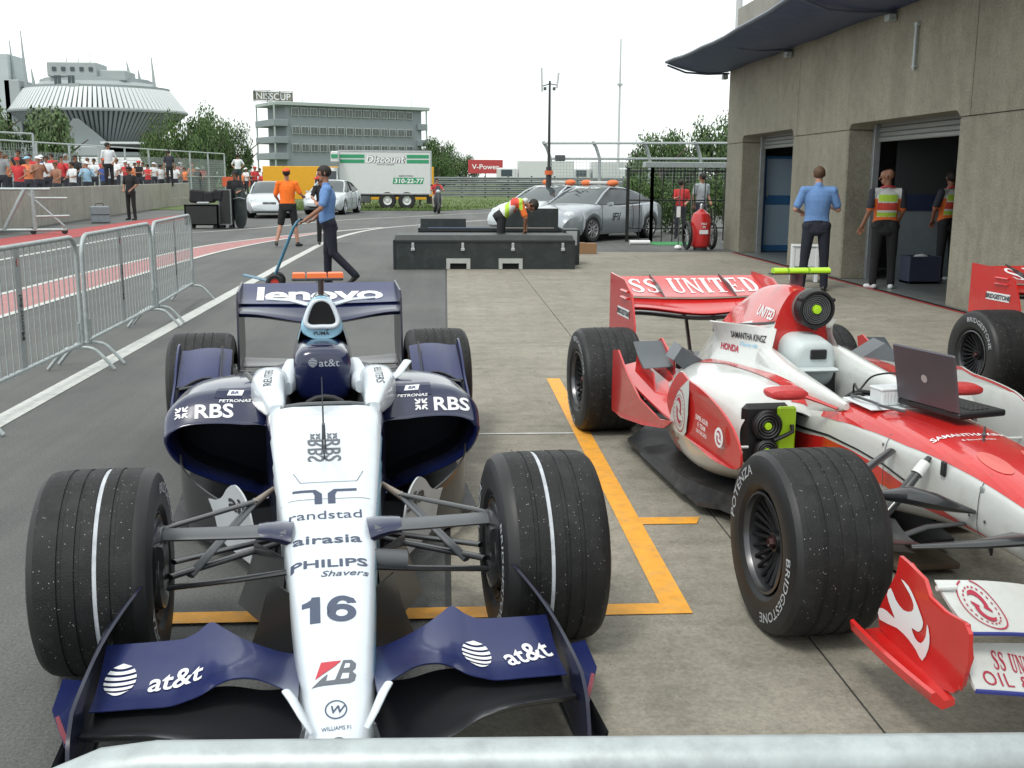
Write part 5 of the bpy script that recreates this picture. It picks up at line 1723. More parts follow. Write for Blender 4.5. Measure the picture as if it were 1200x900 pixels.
# engine cover: red crown above black line above white
es = [(1.78, 1.035, .060, .115, .93, .150, .66), (1.9, 1.045, .05, .115, .90, .155, .64), (2.2, 1.01, .035, .110, .85, .17, .56), (2.6, .88, .025, .085, .74, .17, .48), (3.0, .68, .018, .06, .56, .13, .38), (3.3, .50, .01, .03, .44, .06, .34)]
rings = [ec_ring(y, *crom(es, y)) for y in srange(1.78, 3.3, 33)]
ec = MB().loft(rings)
def split_z(y):
    return .845 - .15 * max(0, y - 1.9) + .02 * (y < 1.85)
ec.m = []
for f in ec.f:
    c = sum((Vector(ec.v[i]) for i in f), Vector()) / len(f)
    ec.m.append(1 if (c.z > split_z(c.y) or len(f) > 8) else 0)
eco = ec.build('engine_cover', [whitep, redp], rc, 60)
ebv = bvh_of(eco)
def side_print(name, sh, m, y, z, s=-1, g=.03, off=.003):
    return decal(name, sh, m, rc, (s * .6, y, z), (0, s * 1.0, 0), (0, 0, 1), D=(-s, 0, 0), bvh=ebv, off=off, grid=g)
for s in (-1, 1):
    ln = [(1.79, split_z(1.8) + .004)] + [(y, split_z(y) + .004) for y in srange(1.9, 2.9, 8)] + [(y, split_z(y) - .008) for y in srange(2.9, 1.9, 8)] + [(1.79, split_z(1.8) - .008)]
    decal('shut_line', poly2d(ln), black_print, rc, (s * .6, 0, 0), (0, 1, 0), (0, 0, 1), D=(-s, 0, 0), bvh=ebv, off=.003, grid=.05)
    side_print('lettering', shift2d(text2d('UNITED', .052, 1.05, bold=.03), rot=.0), white_print, 1.97, .893, s)
# shoulder panels with lettering
for s in (-1, 1):
    P00, P01, P10, P11 = Vector((s * .145, 1.74, .835)), Vector((s * .365, 2.12, .828)), Vector((s * .225, 1.66, .615)), Vector((s * .36, 2.15, .60))
    rings = []
    for u in srange(0, 1, 9):
        r = []
        for v in srange(0, 1, 8):
            p = (P00.lerp(P01, u)).lerp(P10.lerp(P11, u), v)
            p += Vector((s * -.05, .03, 0)) * sin(v * pi) * u
            r.append(p)
        rings.append([tuple(p) for p in r] + [tuple(p + Vector((s * -.01, .05, 0))) for p in r[::-1]])
    sp = MB().loft(rings).build('shoulder_panel', whitep, rc, 50)
    sb = bvh_of(sp)
    U = (P01 - P00).normalized() * (1 if s > 0 else -1)
    W = (P10 - P00).normalized() * -1
    D_ = Vector((-s * .8, .6, 0))
    C_ = (P00 + P01 + P10 + P11) / 4
    decal('lettering', shift2d(text2d('SAMANTHA KINGZ', .034, .62, bold=.03), .04, .055), black_print, rc, C_, U, (0, 0, 1), D=D_, bvh=sb, off=.003, grid=.03)
    decal('lettering', shift2d(text2d('& Beverly Hills', .020, .85, bold=.02), .05, .012), skyb, rc, C_, U, (0, 0, 1), D=D_, bvh=sb, off=.003, grid=.03)
    decal('lettering', shift2d(text2d('HONDA', .034, .85, bold=.05), -.10, -.02), crim, rc, C_, U, (0, 0, 1), D=D_, bvh=sb, off=.003, grid=.03)
    decal('logo', shift2d(text2d('E', .05, .9, bold=.03), .165, -.01), crim, rc, C_, U, (0, 0, 1), D=D_, bvh=sb, off=.003, grid=.03)
    if s > 0:
        decal('red_square', poly2d([(-.18, .02), (-.05, .02), (-.05, .075), (-.18, .075)]), redp, rc, C_, (1, 0, 0), (0, 0, 1), D=(0, 1, 0), bvh=sb, off=.004, grid=.05)
    # upright rear mini fin
# intake plug (black fan cover) on the airbox
plug = thing('intake_plug', 'black round cooling fan plug with lime centre fitted in the red airbox intake', 'intake cover', (0, 0, 0))
plug.parent = None
M_ = Matrix.Translation((RX, RY, 0)) @ Matrix.Rotation(RA, 4, 'Z')
plug.location = M_ @ Vector((.045, 1.73, .94))
plug.rotation_euler = (0, 0, RA)
MB().lathe([(.08, .001), (.08, .098), (.0, .100), (-.005, .092)], 36, axis='y').build('sleeve', mat('translucent_grey_sleeve', (.16, .17, .17), .3), plug)
q = MB().lathe([(.02, .100), (-.03, .100), (-.045, .094), (-.045, .084), (-.03, .080), (-.03, .001)], 40, axis='y')
q.build('housing', black_m, plug)
q = MB()
for k in range(5):
    r0 = .027 + k * .0105
    q.lathe([(-.030, r0), (-.037, r0 + .001), (-.037, r0 + .005), (-.030, r0 + .006)], 36, axis='y')
kind(q.build('grille_rings', mat('grille_grey', (.10, .105, .11), .35), plug), 'stuff')
MB().lathe([(-.03, .024), (-.045, .022), (-.047, .001)], 20, axis='y').build('hub', lime, plug)
for k in range(3):
    a = k * 2.09 + .5
    MB().box((.098 * cos(a), -.02, .098 * sin(a)), (.02, .05, .02), bev=.004).build('clip', black_m, plug)
# camera pod, lime blocks
q = MB().loft([[(.05 + cos(t) * (.022 + .012 * (z > 1.09)), 1.98 + sin(t) * .07, z) for t in srange(0, 2 * pi, 17)[:-1]] for z in (1.02, 1.05, 1.09, 1.10)])
q.build('camera_pylon', mat('plum_carbon', (.05, .022, .03), .35), rc)
for x, w in ((-.055, .075), (.045, .105), (.165, .115)):
    MB().loft([[(x - w / 2 + (w - .004) * t, 1.955 + .028 * cos(a), 1.113 + .018 * sin(a)) for a in srange(0, 2 * pi, 17)[:-1]] for t in (0, .03, .97, 1)]).build('camera_block', lime, rc)
MB().box((.055, 1.955, 1.100), (.33, .05, .008), bev=.003).build('camera_tray', black_m, rc)
# sidepods
A0 = [(.235, .52), (.33, .565), (.44, .572), (.535, .555), (.580, .50), (.585, .44), (.57, .38), (.53, .33), (.44, .29), (.34, .27), (.24, .27), (.235, .40)]
A1 = [(.235, .62), (.34, .650), (.46, .655), (.57, .625), (.635, .55), (.65, .44), (.64, .34), (.58, .25), (.46, .21), (.34, .20), (.24, .20), (.235, .40)]
A2 = [(.22, .64), (.34, .665), (.48, .668), (.60, .640), (.685, .56), (.70, .44), (.69, .32), (.655, .22), (.50, .15), (.34, .13), (.22, .13), (.22, .40)]
A3 = [(.18, .62), (.32, .645), (.46, .640), (.57, .600), (.64, .52), (.655, .41), (.645, .30), (.61, .21), (.46, .14), (.32, .11), (.18, .11), (.18, .36)]
A4 = [(.12, .52), (.22, .51), (.32, .48), (.40, .43), (.45, .36), (.46, .29), (.44, .22), (.40, .16), (.32, .11), (.22, .10), (.12, .10), (.12, .30)]
A5 = [(.06, .38), (.10, .36), (.14, .33), (.17, .29), (.18, .25), (.18, .21), (.17, .17), (.15, .14), (.13, .11), (.10, .10), (.06, .10), (.06, .30)]
keys = [(1.06, A0), (1.18, A1), (1.45, A2), (1.95, A3), (2.55, A4), (3.05, A5)]
def apod_at(y):
    flat = [tuple([k] + [c for p in S_ for c in p]) for k, S_ in keys]
    v = crom(flat, y)
    return [(v[2 * i], v[2 * i + 1]) for i in range(len(A0))]
fan_parts = []
for s in (-1, 1):
    ys = [1.06, 1.065, 1.08, 1.10, 1.13, 1.16, 1.20, 1.25, 1.3, 1.38, 1.45, 1.55, 1.7, 1.85, 2.0, 2.15, 2.3, 2.5, 2.7, 2.9, 3.05]
    rings = [[(s * p[0], p[1], p[2]) for p in pod_ring(apod_at(y), y, 5)] for y in ys]
    pod = MB().loft(rings, cap0=False).build('sidepod', whitep, rc, 60)
    cx_, cz_ = s * .42, .43
    lip = rings[0]
    inner = [[(cx_ + (p[0] - cx_) * kk, p[1] + yy, cz_ + (p[2] - cz_) * kk) for p in lip] for kk, yy in ((.97, -.005), (.93, .02), (.9, .16))]
    MB().loft([lip, inner[0], inner[1]], cap0=False, cap1=False).build('inlet_lip', whitep, rc, 60)
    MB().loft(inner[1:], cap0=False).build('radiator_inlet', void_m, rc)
    pb = bvh_of(pod)
    # red strakes along the top of the pod
    decal('red_stripe', poly2d([(.22, 1.0), (.31, 1.0), (.41, 1.6), (.44, 2.0), (.40, 2.0), (.33, 1.6)]), redp, rc, (0, 0, 1.2), (s, 0, 0), (0, 1, 0), D=(0, 0, -1), bvh=pb, off=.003, grid=.05)
    decal('red_stripe', poly2d([(.30, 1.42), (.33, 1.45), (.47, 1.85), (.50, 2.05), (.45, 2.0), (.40, 1.75)]), redp, rc, (0, 0, 1.2), (s, 0, 0), (0, 1, 0), D=(0, 0, -1), bvh=pb, off=.003, grid=.05)
    # flank lettering ghost
    decal('lettering', text2d('TAG', .07, .9, bold=.02), pinkp, rc, (s * 1.0, 1.72, .27), (0, s, 0), (0, 0, 1), D=(-s, 0, 0), bvh=pb, off=.003, grid=.03)
    # black side skirt below the pod
    rings = []
    for t in srange(0, 1, 12):
        y = .85 + 1.4 * t
        x = .48 + .22 * min(1, t * 2.2)
        rings.append([(s * x * .6, y, .15 - .02 * t), (s * x * .97, y, .15 - .05 * t), (s * (x + .008), y, .06), (s * x * .6, y, .05)])
    MB().loft(rings).build('side_skirt', carbon_dull, rc, 50)
    # shield vane
    ol = [(1.50, .668), (1.36, .655), (1.20, .650), (1.02, .632), (.90, .598), (.80, .55), (.735, .49), (.72, .43), (.735, .395), (.80, .372), (.95, .365), (1.15, .375), (1.40, .385), (1.56, .42), (1.64, .48), (1.62, .56)]
    def sh_f(u, v, w, s=s):
        return (s * (.735 - .06 * max(0, (1.0 - u)) * 2.4 - .04 * ((v - .5) / .15) ** 2 * .3 + w), u, v)
    sv = MB().plate([(p.x, p.y) for p in spline([Vector(p) for p in ol], 3)], sh_f, .010).build('shield_vane', whitep if s > 0 else redp, rc, 40)
    svb = bvh_of(sv)
    if s > 0:
        op = [(p.x, p.y) for p in spline([Vector(p) for p in ol], 3)]
        n = len(op)
        cxx, cyy = 1.15, .50
        ip_ = [(cxx + (a - cxx) * .955, cyy + (b - cyy) * .91) for a, b in op]
        decal('red_edge', (op + ip_, [(i, (i + 1) % n, n + (i + 1) % n, n + i) for i in range(n)]), redp, rc, (0, 0, 0), (0, 1, 0), (0, 0, 1), D=(1, 0, 0), bvh=None, off=0, grid=0, wrap=lambda u, v: Vector(sh_f(u, v, -.002)))
    for yy in (.90, 1.35):
        MB().cyl((s * .60, yy, .44), (s * .725, yy, .44), .006, n=6).build('vane_stay', whitep, rc)
    ou = -s
    wrp = lambda dx: (lambda u, v: Vector(sh_f(dx[0] + s * u, dx[1] + v, .0125 if s > 0 else -.0025)))
    # white swoosh field and roundel on the vane
    if s < 0:
        def vw(y0, z0, off):
            return lambda u, v: Vector((-(.735 - .06 * max(0, 1.0 - (y0 - u)) * 2.4) - .0 - .0135 - off, y0 - u, z0 + v))
        def vane_decal(name, shp, m, y0, z0, off):
            # plate spans w=0..0.01 outward positive x, so outer face of the left vane is at w=0
            return decal(name, shp, m, rc, (0, 0, 0), (0, -1, 0), (0, 0, 1), grid=.03, wrap=lambda u, v: Vector(sh_f(y0 - u, z0 + v, .0125 + off)) )
        vane_decal('white_field', poly2d([(-.32, -.10), (-.27, -.02), (-.18, .09), (-.06, .165), (-.03, .10), (-.02, .0), (-.05, -.09), (-.10, -.125), (-.22, -.13)]), whitep, 1.28, .50, 0)
        vane_decal('logo', shift2d(roundel(.10), 0, 0, .95, 1.05), crim, 1.44, .49, .001)
        vane_decal('lettering', shift2d(text2d('SUPER AGURI', .022, .9, bold=.02), 0, .02), white_print, 1.10, .50, .001)
        vane_decal('lettering', shift2d(text2d('F1 TEAM', .022, .9, bold=.02), 0, -.012), white_print, 1.10, .50, .001)
        vane_decal('lettering', shift2d(text2d('ON THE GRID', .018, .9, bold=.02), 0, -.042), white_print, 1.10, .50, .001)
        vane_decal('logo', join2d(ell2d(0, 0, .038, .045), ), white_print, .905, .485, .001)
        vane_decal('logo', shift2d(swirl(.05), 0, 0), crim, .905, .485, .002)
    MB().ball((s * .655, .73, .385), (.025, .035, .03), 12).build('vane_foot', whitep, rc)
    # rear flip-up with red skin
    ol = [(2.62, .60), (2.66, .45), (2.60, .22), (2.20, .22), (1.85, .30), (1.62, .40), (1.47, .44), (1.62, .50), (1.95, .50), (2.15, .50), (2.30, .55), (2.45, .58)]
    sheet_plate('flip_up_endplate', rc, [(2.62, .60), (2.50, .618), (2.30, .52), (2.02, .43), (1.70, .39), (1.50, .42), (1.62, .36), (1.95, .30), (2.4, .24), (2.62, .24)], lambda u, v, w: (s * (.775 - .05 * max(0, 2.0 - u) + w), u, v), .010, redp)
    rings = []
    for t in srange(0, 1, 10):
        y = 1.50 + 1.05 * t
        z1 = .41 + .10 * t ** 1.5
        r = [(s * (.775 - .04 * (1 - t) - (.20) * k), y - .02 * k, z1 + .13 * k * (1 - t * .6) + .09 * k * k * (1 - t)) for k in srange(0, 1, 6)]
        rings.append(r + [(p[0], p[1], p[2] - .012) for p in r[::-1]])
    MB().loft(rings).build('flip_up_skin', redp, rc, 50)
    for xx, y0 in ((.70, 1.98), (.62, 1.90)):
        sheet_plate('flip_up_strake', rc, [(y0, .45), (y0 + .05, .56), (y0 + .38, .63), (y0 + .42, .50)], lambda u, v, w: (s * (xx + w), u, v), .008, redp)
    gw = mat('grey_winglet', (.07, .08, .09), .35, noise=.1, coat=.3)
    wing_loft('upper_winglet', rc, [(s * .60, 2.02, .60, 2.26, .705), (s * .75, 2.06, .585, 2.30, .695)], gw, .014, .015)
    sheet_plate('winglet_endplate', rc, [(2.0, .50), (2.02, .63), (2.26, .72), (2.32, .70), (2.25, .50)], lambda u, v, w: (s * (.59 + w), u, v), .010, redp)
    rings = []
    for t in srange(0, 1, 7):
        a = Vector((s * .575, 1.96, .715)).lerp(Vector((s * .36, 1.98, .58)), t)
        rings.append([tuple(a), tuple(a + Vector((s * .06, -.05, -.06 - .05 * t))), tuple(a + Vector((s * .06, .10, -.06))), tuple(a + Vector((0, .14, .01)))])
    MB().loft(rings).build('chimney_winglet', gw, rc, 30)
    MB().loft([ring(.05, .50, .60, 3, 3, 16, s * .47, 2.05), ring(.055, .53, .66, 3, 3, 16, s * .47, 2.22)]).build('chimney', black_m, rc)
    # mirrors on stalks
    rings = [ring(w, zb, zt, 3, 3, 20, s * .415, y) for y, w, zb, zt in ((.90, .05, .655, .672), (.91, .085, .642, .686), (.97, .092, .640, .690), (1.0, .088, .645, .688))]
    MB().loft(rings).build('mirror', mat('matt_red_mirror', (.50, .04, .04), .4), rc)
    arm('mirror_stalk', rc, [(s * .34, .92, .655), (s * .28, .86, .635), (s * .235, .82, .618)], [.014, .010, .009], mat('matt_red_mirror', (.50, .04, .04)), .7)
    # suspension
    arm('upper_wishbone', rc, [(s * .56, .03, .475), (s * .46, -.04, .50), (s * .40, -.10, .515), (s * .32, -.14, .50), (s * .18, -.15, .46)], [.018, .028, .050, .046, .012], carbon, .62)
    arm('upper_wishbone_rear_leg', rc, [(s * .57, .06, .47), (s * .40, .22, .52), (s * .235, .34, .555)], [.016, .020, .018], carbon, .6)
    arm('push_rod', rc, [(s * .50, .03, .30), (s * .36, .07, .43), (s * .25, .10, .545), (s * .205, .12, .585)], [.018, .022, .02, .012], carbon, .8)
    arm('push_rod_sleeve', rc, [(s * .265, .095, .53), (s * .225, .11, .568)], [.024, .022], whitep, .9)
    arm('lower_wishbone', rc, [(s * .56, .0, .27), (s * .30, -.06, .38), (s * .16, -.09, .40)], [.018, .018, .012], carbon, .5)
    arm('lower_wishbone', rc, [(s * .56, .08, .25), (s * .24, .42, .30)], .018, carbon, .5)
    arm('nose_fairing', rc, [(s * .12, -.40, .45), (s * .22, -.46, .47), (s * .36, -.46, .46), (s * .55, -.40, .44)], [.02, .05, .03, .015], carbon, .4)
    rings = [ring(.035, .24, .50, 3, 3, 20, s * .575, -.18), ring(.05, .20, .50, 3, 3, 20, s * .585, -.06), ring(.055, .17, .49, 3, 3, 20, s * .59, .06), ring(.04, .18, .44, 3, 3, 20, s * .59, .15)]
    MB().loft(rings).build('brake_duct', carbon, rc, 50)
    wing_loft('brake_winglet', rc, [(s * .40, -.20, .37, -.02, .40), (s * .545, -.23, .39, -.02, .44)], carbon, .012, .02)
    wing_loft('brake_winglet', rc, [(s * .36, -.10, .30, .12, .345), (s * .545, -.16, .34, .12, .37)], carbon, .012, .02)
    # bargeboards
    rings = [[(s * (.28 + .30 * t), .42 + .55 * t, .07), (s * (.29 + .31 * t), .42 + .55 * t, .28 - .06 * t), (s * (.30 + .31 * t), .42 + .55 * t, .28 - .06 * t), (s * (.29 + .30 * t), .42 + .55 * t, .07)] for t in srange(0, 1, 8)]
    MB().loft(rings).build('bargeboard', carbon_dull, rc, 40)
    # front wing: upper flap, main plane, endplate
    st = [(.11, -.80, .30, -.62, .36, .012), (.22, -.82, .29, -.63, .37, .02), (.36, -.86, .325, -.67, .41, .02), (.50, -.885, .355, -.69, .435, .016), (.645, -.90, .372, -.70, .448, .010)]
    st = [(s * a[0],) + a[1:] for a in st]
    st = st if s > 0 else st[::-1]
    fl = wing_loft('front_flap', rc, dup_stations(st, 5), whitep, .012, n=12)
    edge = [(a[0], a[1] - .002, a[2]) for a in dup_stations(st, 5)]
    MB().tube(edge, .006, 6).build('flap_leading_edge', mat('blue_edge', (.03, .04, .22), .4), rc)
    fb2 = bvh_of(fl)
    decal('logo', shift2d(roundel(.062), 0, 0, 1, 1.5), crim, rc, (s * .545, -.785, 1), (1, 0, 0), (0, 1, 0), D=(0, 0, -1), bvh=fb2, off=.003, grid=.03)
    st = [(.10, -.93, .17, -.80, .27, .02), (.30, -.94, .18, -.82, .285, .02), (.645, -.945, .225, -.86, .325, .014)]
    st = [(s * a[0],) + a[1:] for a in st]
    st = st if s > 0 else st[::-1]
    mp2 = wing_loft('front_main_plane', rc, dup_stations(st, 5), whitep, .016, n=12)
    mb2 = bvh_of(mp2)
    MB().tube([(a[0], a[1] - .002, a[2]) for a in dup_stations(st, 5)], .007, 6).build('main_plane_leading_edge', mat('blue_edge', (.03, .04, .22)), rc)
    for tx, zz in (('SS UNITED', .020), ('OIL & GAS', -.03)):
        decal('lettering', (shift2d(serif(tx, .034), 0, 0, .9, 1) if 'U' in tx else stretch(text2d(tx, .028, 1.35, bold=.0, space=1.15), 1.1)), crim, rc, (s * .47, -.893 + zz * .75, 1), (1, 0, 0), (0, 1, 0), D=(0, 0, -1), bvh=mb2, off=.003, grid=.03)
    epo = [(-.55, .470), (-.60, .466), (-.698, .452), (-.738, .412), (-.815, .402), (-.915, .411), (-.942, .39), (-.946, .311), (-.918, .227), (-.869, .180), (-.79, .160), (-.70, .165), (-.568, .175), (-.448, .190), (-.440, .23), (-.454, .265), (-.505, .343), (-.545, .415)]
    def epf2(u, v, w, s=s):
        return (s * (.654 + .012 * sin((v - .2) * 9) + w), u, v)
    MB().plate(epo, epf2, .012).build('wing_endplate', redp, rc, 40)
    MB().tube([(s * .660, -.60, .46), (s * .672, -.74, .41), (s * .672, -.82, .40), (s * .668, -.92, .405), (s * .664, -.94, .32), (s * .662, -.90, .21)], .007, 8).build('endplate_lip', redp, rc)
    rings = []
    for t in srange(0, 1, 9):
        y = -.43 - .44 * t
        xo = .742 - .02 * t + .010 * sin(pi * t)
        zo = .200 - .022 * t
        rings.append([(s * .655, y, .185 - .02 * t), (s * (xo - .035), y, zo - .018), (s * (xo - .006), y + .02 * (1 - t), zo + .010), (s * (xo + .006), y + .02 * (1 - t), zo + .006), (s * (xo + .004), y + .01, zo - .022), (s * (xo - .03), y, zo - .045), (s * .655, y, .165 - .02 * t)])
    MB().loft(rings).build('footplate', redp, rc, 50)
    # flame graphic on the endplate
    fl_ = [(-0.58, 0.407), (-0.625, 0.402), (-0.667, 0.377), (-0.698, 0.349), (-0.717, 0.327), (-0.708, 0.3), (-0.686, 0.285), (-0.654, 0.282), (-0.674, 0.258), (-0.706, 0.257), (-0.733, 0.29), (-0.739, 0.331), (-0.753, 0.302), (-0.748, 0.259), (-0.712, 0.204), (-0.679, 0.221), (-0.633, 0.237), (-0.565, 0.243), (-0.454, 0.223), (-0.455, 0.262), (-0.504, 0.273), (-0.552, 0.268), (-0.532, 0.291), (-0.503, 0.326), (-0.525, 0.357), (-0.557, 0.332), (-0.605, 0.318), (-0.652, 0.334), (-0.661, 0.357), (-0.634, 0.382)]
    decal('flame_graphic', poly2d([(p.x, p.y) for p in spline([Vector(p) for p in fl_], 2)]), white_print, rc, (0, 0, 0), (0, 1, 0), (0, 0, 1), grid=.03, wrap=lambda u, v: Vector(epf2(u, v, .0145)))
    # rear wing endplates
    re = sheet_plate('rear_wing_endplate', rc, [(3.12, .30), (3.14, .66), (3.20, .80), (3.24, .86), (3.42, .935), (3.80, .95), (3.80, .50), (3.62, .28)], lambda u, v, w: (s * (.505 + w), u, v), .012, redp)
    rb2 = bvh_of(re)
    decal('badge', poly2d([(-.15, -.03), (.15, -.03), (.15, .03), (-.15, .03)]), white_print, rc, (s * 1.0, 3.42, .72), (0, s, 0), (0, .12 * s, 1), D=(-s, 0, 0), bvh=rb2, off=.002, grid=0)
    decal('lettering', text2d('BRIDGESTONE', .034, .98, bold=.05), black_print, rc, (s * 1.0, 3.42, .72), (0, s, 0), (0, .12 * s, 1), D=(-s, 0, 0), bvh=rb2, off=.004, grid=0)
    for k in range(2):
        MB().loft([[(s * (.515 + .02 * sin(t)), 3.30 + .16 * u, .865 - k * .045 + .008 * cos(t)) for t in srange(0, 2 * pi, 9)[:-1]] for u in (0, .1, .9, 1)]).build('endplate_louvre', redp, rc)
    for k in range(1):
        arm('rear_wing_pillar', rc, [(s * .085, 3.25, .36), (s * .10, 3.42, .76)], .03, carbon, .3, up=(1, 0, 0))
wing_loft('rear_flap', rc, [(x, 3.40, .830 - .015 * cos(x * pi), 3.76, .925) for x in srange(-.503, .503, 13)], redp, .02, .02)
wing_loft('rear_main_plane', rc, [(x, 3.24, .775 - .05 * cos(x * pi) ** 2, 3.43, .815 - .015 * cos(x * pi)) for x in srange(-.503, .503, 21)], redp, .045, .02)
wing_loft('rear_wing_underplane', rc, [(x, 3.22, .745 - .05 * cos(x * pi) ** 2, 3.42, .760 - .02 * cos(x * pi)) for x in srange(-.500, .500, 21)], carbon, .03, .02)
for s in (-1, 1):
    MB().plate([(-.93, .20), (-.80, .28), (-.74, .42), (-.90, .40), (-.95, .34)], lambda u, v, w: (s * (.075 + .02 * (.4 - v) * 5 + w), u, v), .012).build('nose_pillar', whitep, rc)
    MB().cyl((s * .60, -.74, .44), (s * .66, -.74, .44), .008).build('flap_bracket', whitep, rc)
for s in (-1, 1):
    pass
MB().plate([(-.12, -.93), (.12, -.93), (.12, -.80), (-.12, -.80)], lambda u, v, w: (u, v, .17 + (v + .93) * .75 + w), .014).build('main_plane_centre', whitep, rc)
wing_loft('rear_lower_wing', rc, [(x, 3.33, .40, 3.52, .43) for x in srange(-.49, .49, 9)], carbon, .02, .01)
for x in (-.25, .25):
    MB().plate([(3.38, .82), (3.55, .89), (3.77, .94), (3.77, .92), (3.5, .84)], lambda u, v, w: (x + w, u, v), .006).build('flap_divider', carbon, rc)
rfb = bvh_of([o for o in kids(rc) if o.name.startswith('rear_flap')][0])
decal('lettering', shift2d(serif('SS UNITED', .235), 0, 0, .66, 1.0), white_print, rc, (.03, 3.60, 1.5), (1, 0, 0), (0, 1, 0), D=(0, 0, -1), bvh=rfb, off=.003, grid=.05)
floor_and_gearbox(rc)
wheel('wheel', rc, -.9 + T_, 0, .355, -1, txt_rot=1.9, spokes=12)
wheel('wheel', rc, .9 - T_, 0, .355, 1, txt_rot=1.4, spokes=12)
wheel('wheel', rc, -.9 + .19, 3.12, .38, -1, txt_rot=.2, spokes=12)
wheel('wheel', rc, .9 - .19, 3.12, .38, 1, txt_rot=2.2, spokes=12)
# fan box in the left sidepod inlet
fb = thing('cooling_fan_box', 'black twin fan box with lime back plate clipped in the red car radiator inlet', 'cooling fan', M_ @ Vector((-.46, 1.03, .46)), RA)
MB().box((.0, .04, 0), (.225, .05, .275), bev=.03).build('housing', black_m, fb)
MB().box((.085, 0, .01), (.085, .03, .235), bev=.008).build('back_plate', lime, fb)
for zz, rr0 in ((.045, .068), (-.072, .055)):
    q = MB()
    q.lathe([(.0, rr0), (-.025, rr0), (-.03, rr0 - .008), (-.015, rr0 - .012), (-.01, .02), (-.01, .001)], 28, axis='y', M=Matrix.Translation((-.01, 0, zz)))
    f_ = q.build('fan', black_m, fb)
    g_ = MB()
    for k in range(3):
        g_.lathe([(-.028, rr0 * (.35 + .2 * k)), (-.034, rr0 * (.35 + .2 * k) + .003), (-.028, rr0 * (.35 + .2 * k) + .006)], 24, axis='y', M=Matrix.Translation((-.01, 0, zz)))
    g_.build('guard', steel_dark, f_)
    MB().lathe([(-.02, .018), (-.032, .016), (-.033, .001)], 16, axis='y', M=Matrix.Translation((-.01, 0, zz))).build('hub', lime, f_)
MB().tube([(.02, -.03, -.02), (.06, -.04, .0), (.10, -.04, .02), (.10, -.03, .05)], .010, 8).build('pipe', black_m, fb)
# second red car parked alongside: rear wheel and wing reach into view
r2 = copy_tree(rc, 'red and white racing car whose rear wheel and wing show at the right edge', (RX, RY, 0), RA)
car2 = r2
# ------------------------------------------------------------------ laptop and adapter box on the nose
lap = thing('laptop', 'open silver grey laptop resting on the nose of the red racing car', 'laptop', M_ @ Vector((.092, .495, .690)), RA - radians(77.6))
lapm = mat('laptop_lid_grey', (.115, .11, .125), .38, metal=.5, noise=.04)
MB().box((0, .0, .0), (.345, .24, .026), bev=.006).build('base', black_m, lap)
kb = MB()
for i in range(12):
    for j in range(4):
        kb.box((-.13 + i * .0236, -.02 + j * .024, .0145), (.020, .020, .005), bev=.002)
kind(kb.build('keyboard', mat('key_black', (.02, .02, .02), .5), lap), 'stuff')
Ml = Matrix.Translation((0, -.115, .012)) @ Matrix.Rotation(radians(12), 4, 'X')
lid = MB().box((0, 0, .118), (.345, .012, .236), bev=.005, M=Ml).build('lid', lapm, lap)
MB().box((0, .0075, .12), (.31, .003, .195), M=Ml).build('screen', mat('dark_screen', (.01, .012, .015), .15), lap)
lg = MB().lathe([(-.0065, .001), (-.0075, .017)], 20, axis='y', M=Ml @ Matrix.Translation((0, 0, .115)))
lg.build('logo', mat('pale_round_logo', (.55, .57, .58), .3, metal=.5), lap)
q = MB()
for x in (-.12, .12):
    q.cyl((x - .02, -.115, .015), (x + .02, -.115, .015), .008, n=8)
kind(q.build('hinges', black_m, lap), 'stuff')
for k in range(3):
    MB().box((-.176, -.06 + k * .03, .0), (.004, .018, .010)).build('port', steel_dark, lap)
bxw = thing('interface_box', 'ribbed white interface box standing behind the laptop on the red car', 'interface box', M_ @ Vector((-.075, .70, .657)), RA + .1)
MB().box((0, 0, .038), (.112, .09, .066), bev=.006).build('case', mat('white_plastic', (.66, .69, .70), .45), bxw)
MB().box((0, 0, .074), (.118, .096, .012), bev=.004).build('lid', mat('white_plastic', (.66, .69, .70)), bxw)
for k in range(7):
    MB().box((-.045 + k * .015, -.047, .036), (.005, .006, .052)).build('rib', mat('white_plastic', (.66, .69, .70)), bxw)
t = thing('white_mat', 'thin white sheet lying under the interface box on the red nose', 'mat', M_ @ Vector((-.06, .73, .659)), RA)
MB().box((0, 0, 0), (.27, .26, .006), bev=.002).build('sheet', mat('white_plastic', (.66, .69, .70)), t)
cb = thing('cable', 'black cable looping from the cockpit over the white box to the laptop', 'cable', M_ @ Vector((0, 0, 0)), RA)
MB().tube(spline([(-.05, 1.05, .62), (-.10, .95, .70), (-.14, .82, .70), (-.13, .72, .78), (-.05, .62, .80), (.02, .52, .74), (-.02, .46, .69)], 6, False), .0045, 6).build('lead', black_m, cb)
cb2 = thing('cable', 'grey cable curling from the cockpit rim round the white box', 'cable', M_ @ Vector((0, 0, 0)), RA)
MB().tube(spline([(-.0, 1.0, .60), (-.08, .92, .66), (-.16, .85, .67), (-.17, .74, .68), (-.14, .66, .672), (-.16, .58, .68), (-.10, .50, .672)], 6, False), .006, 6).build('lead', steel_dark, cb2)
car2.location = (5.01, 4.47, 0)
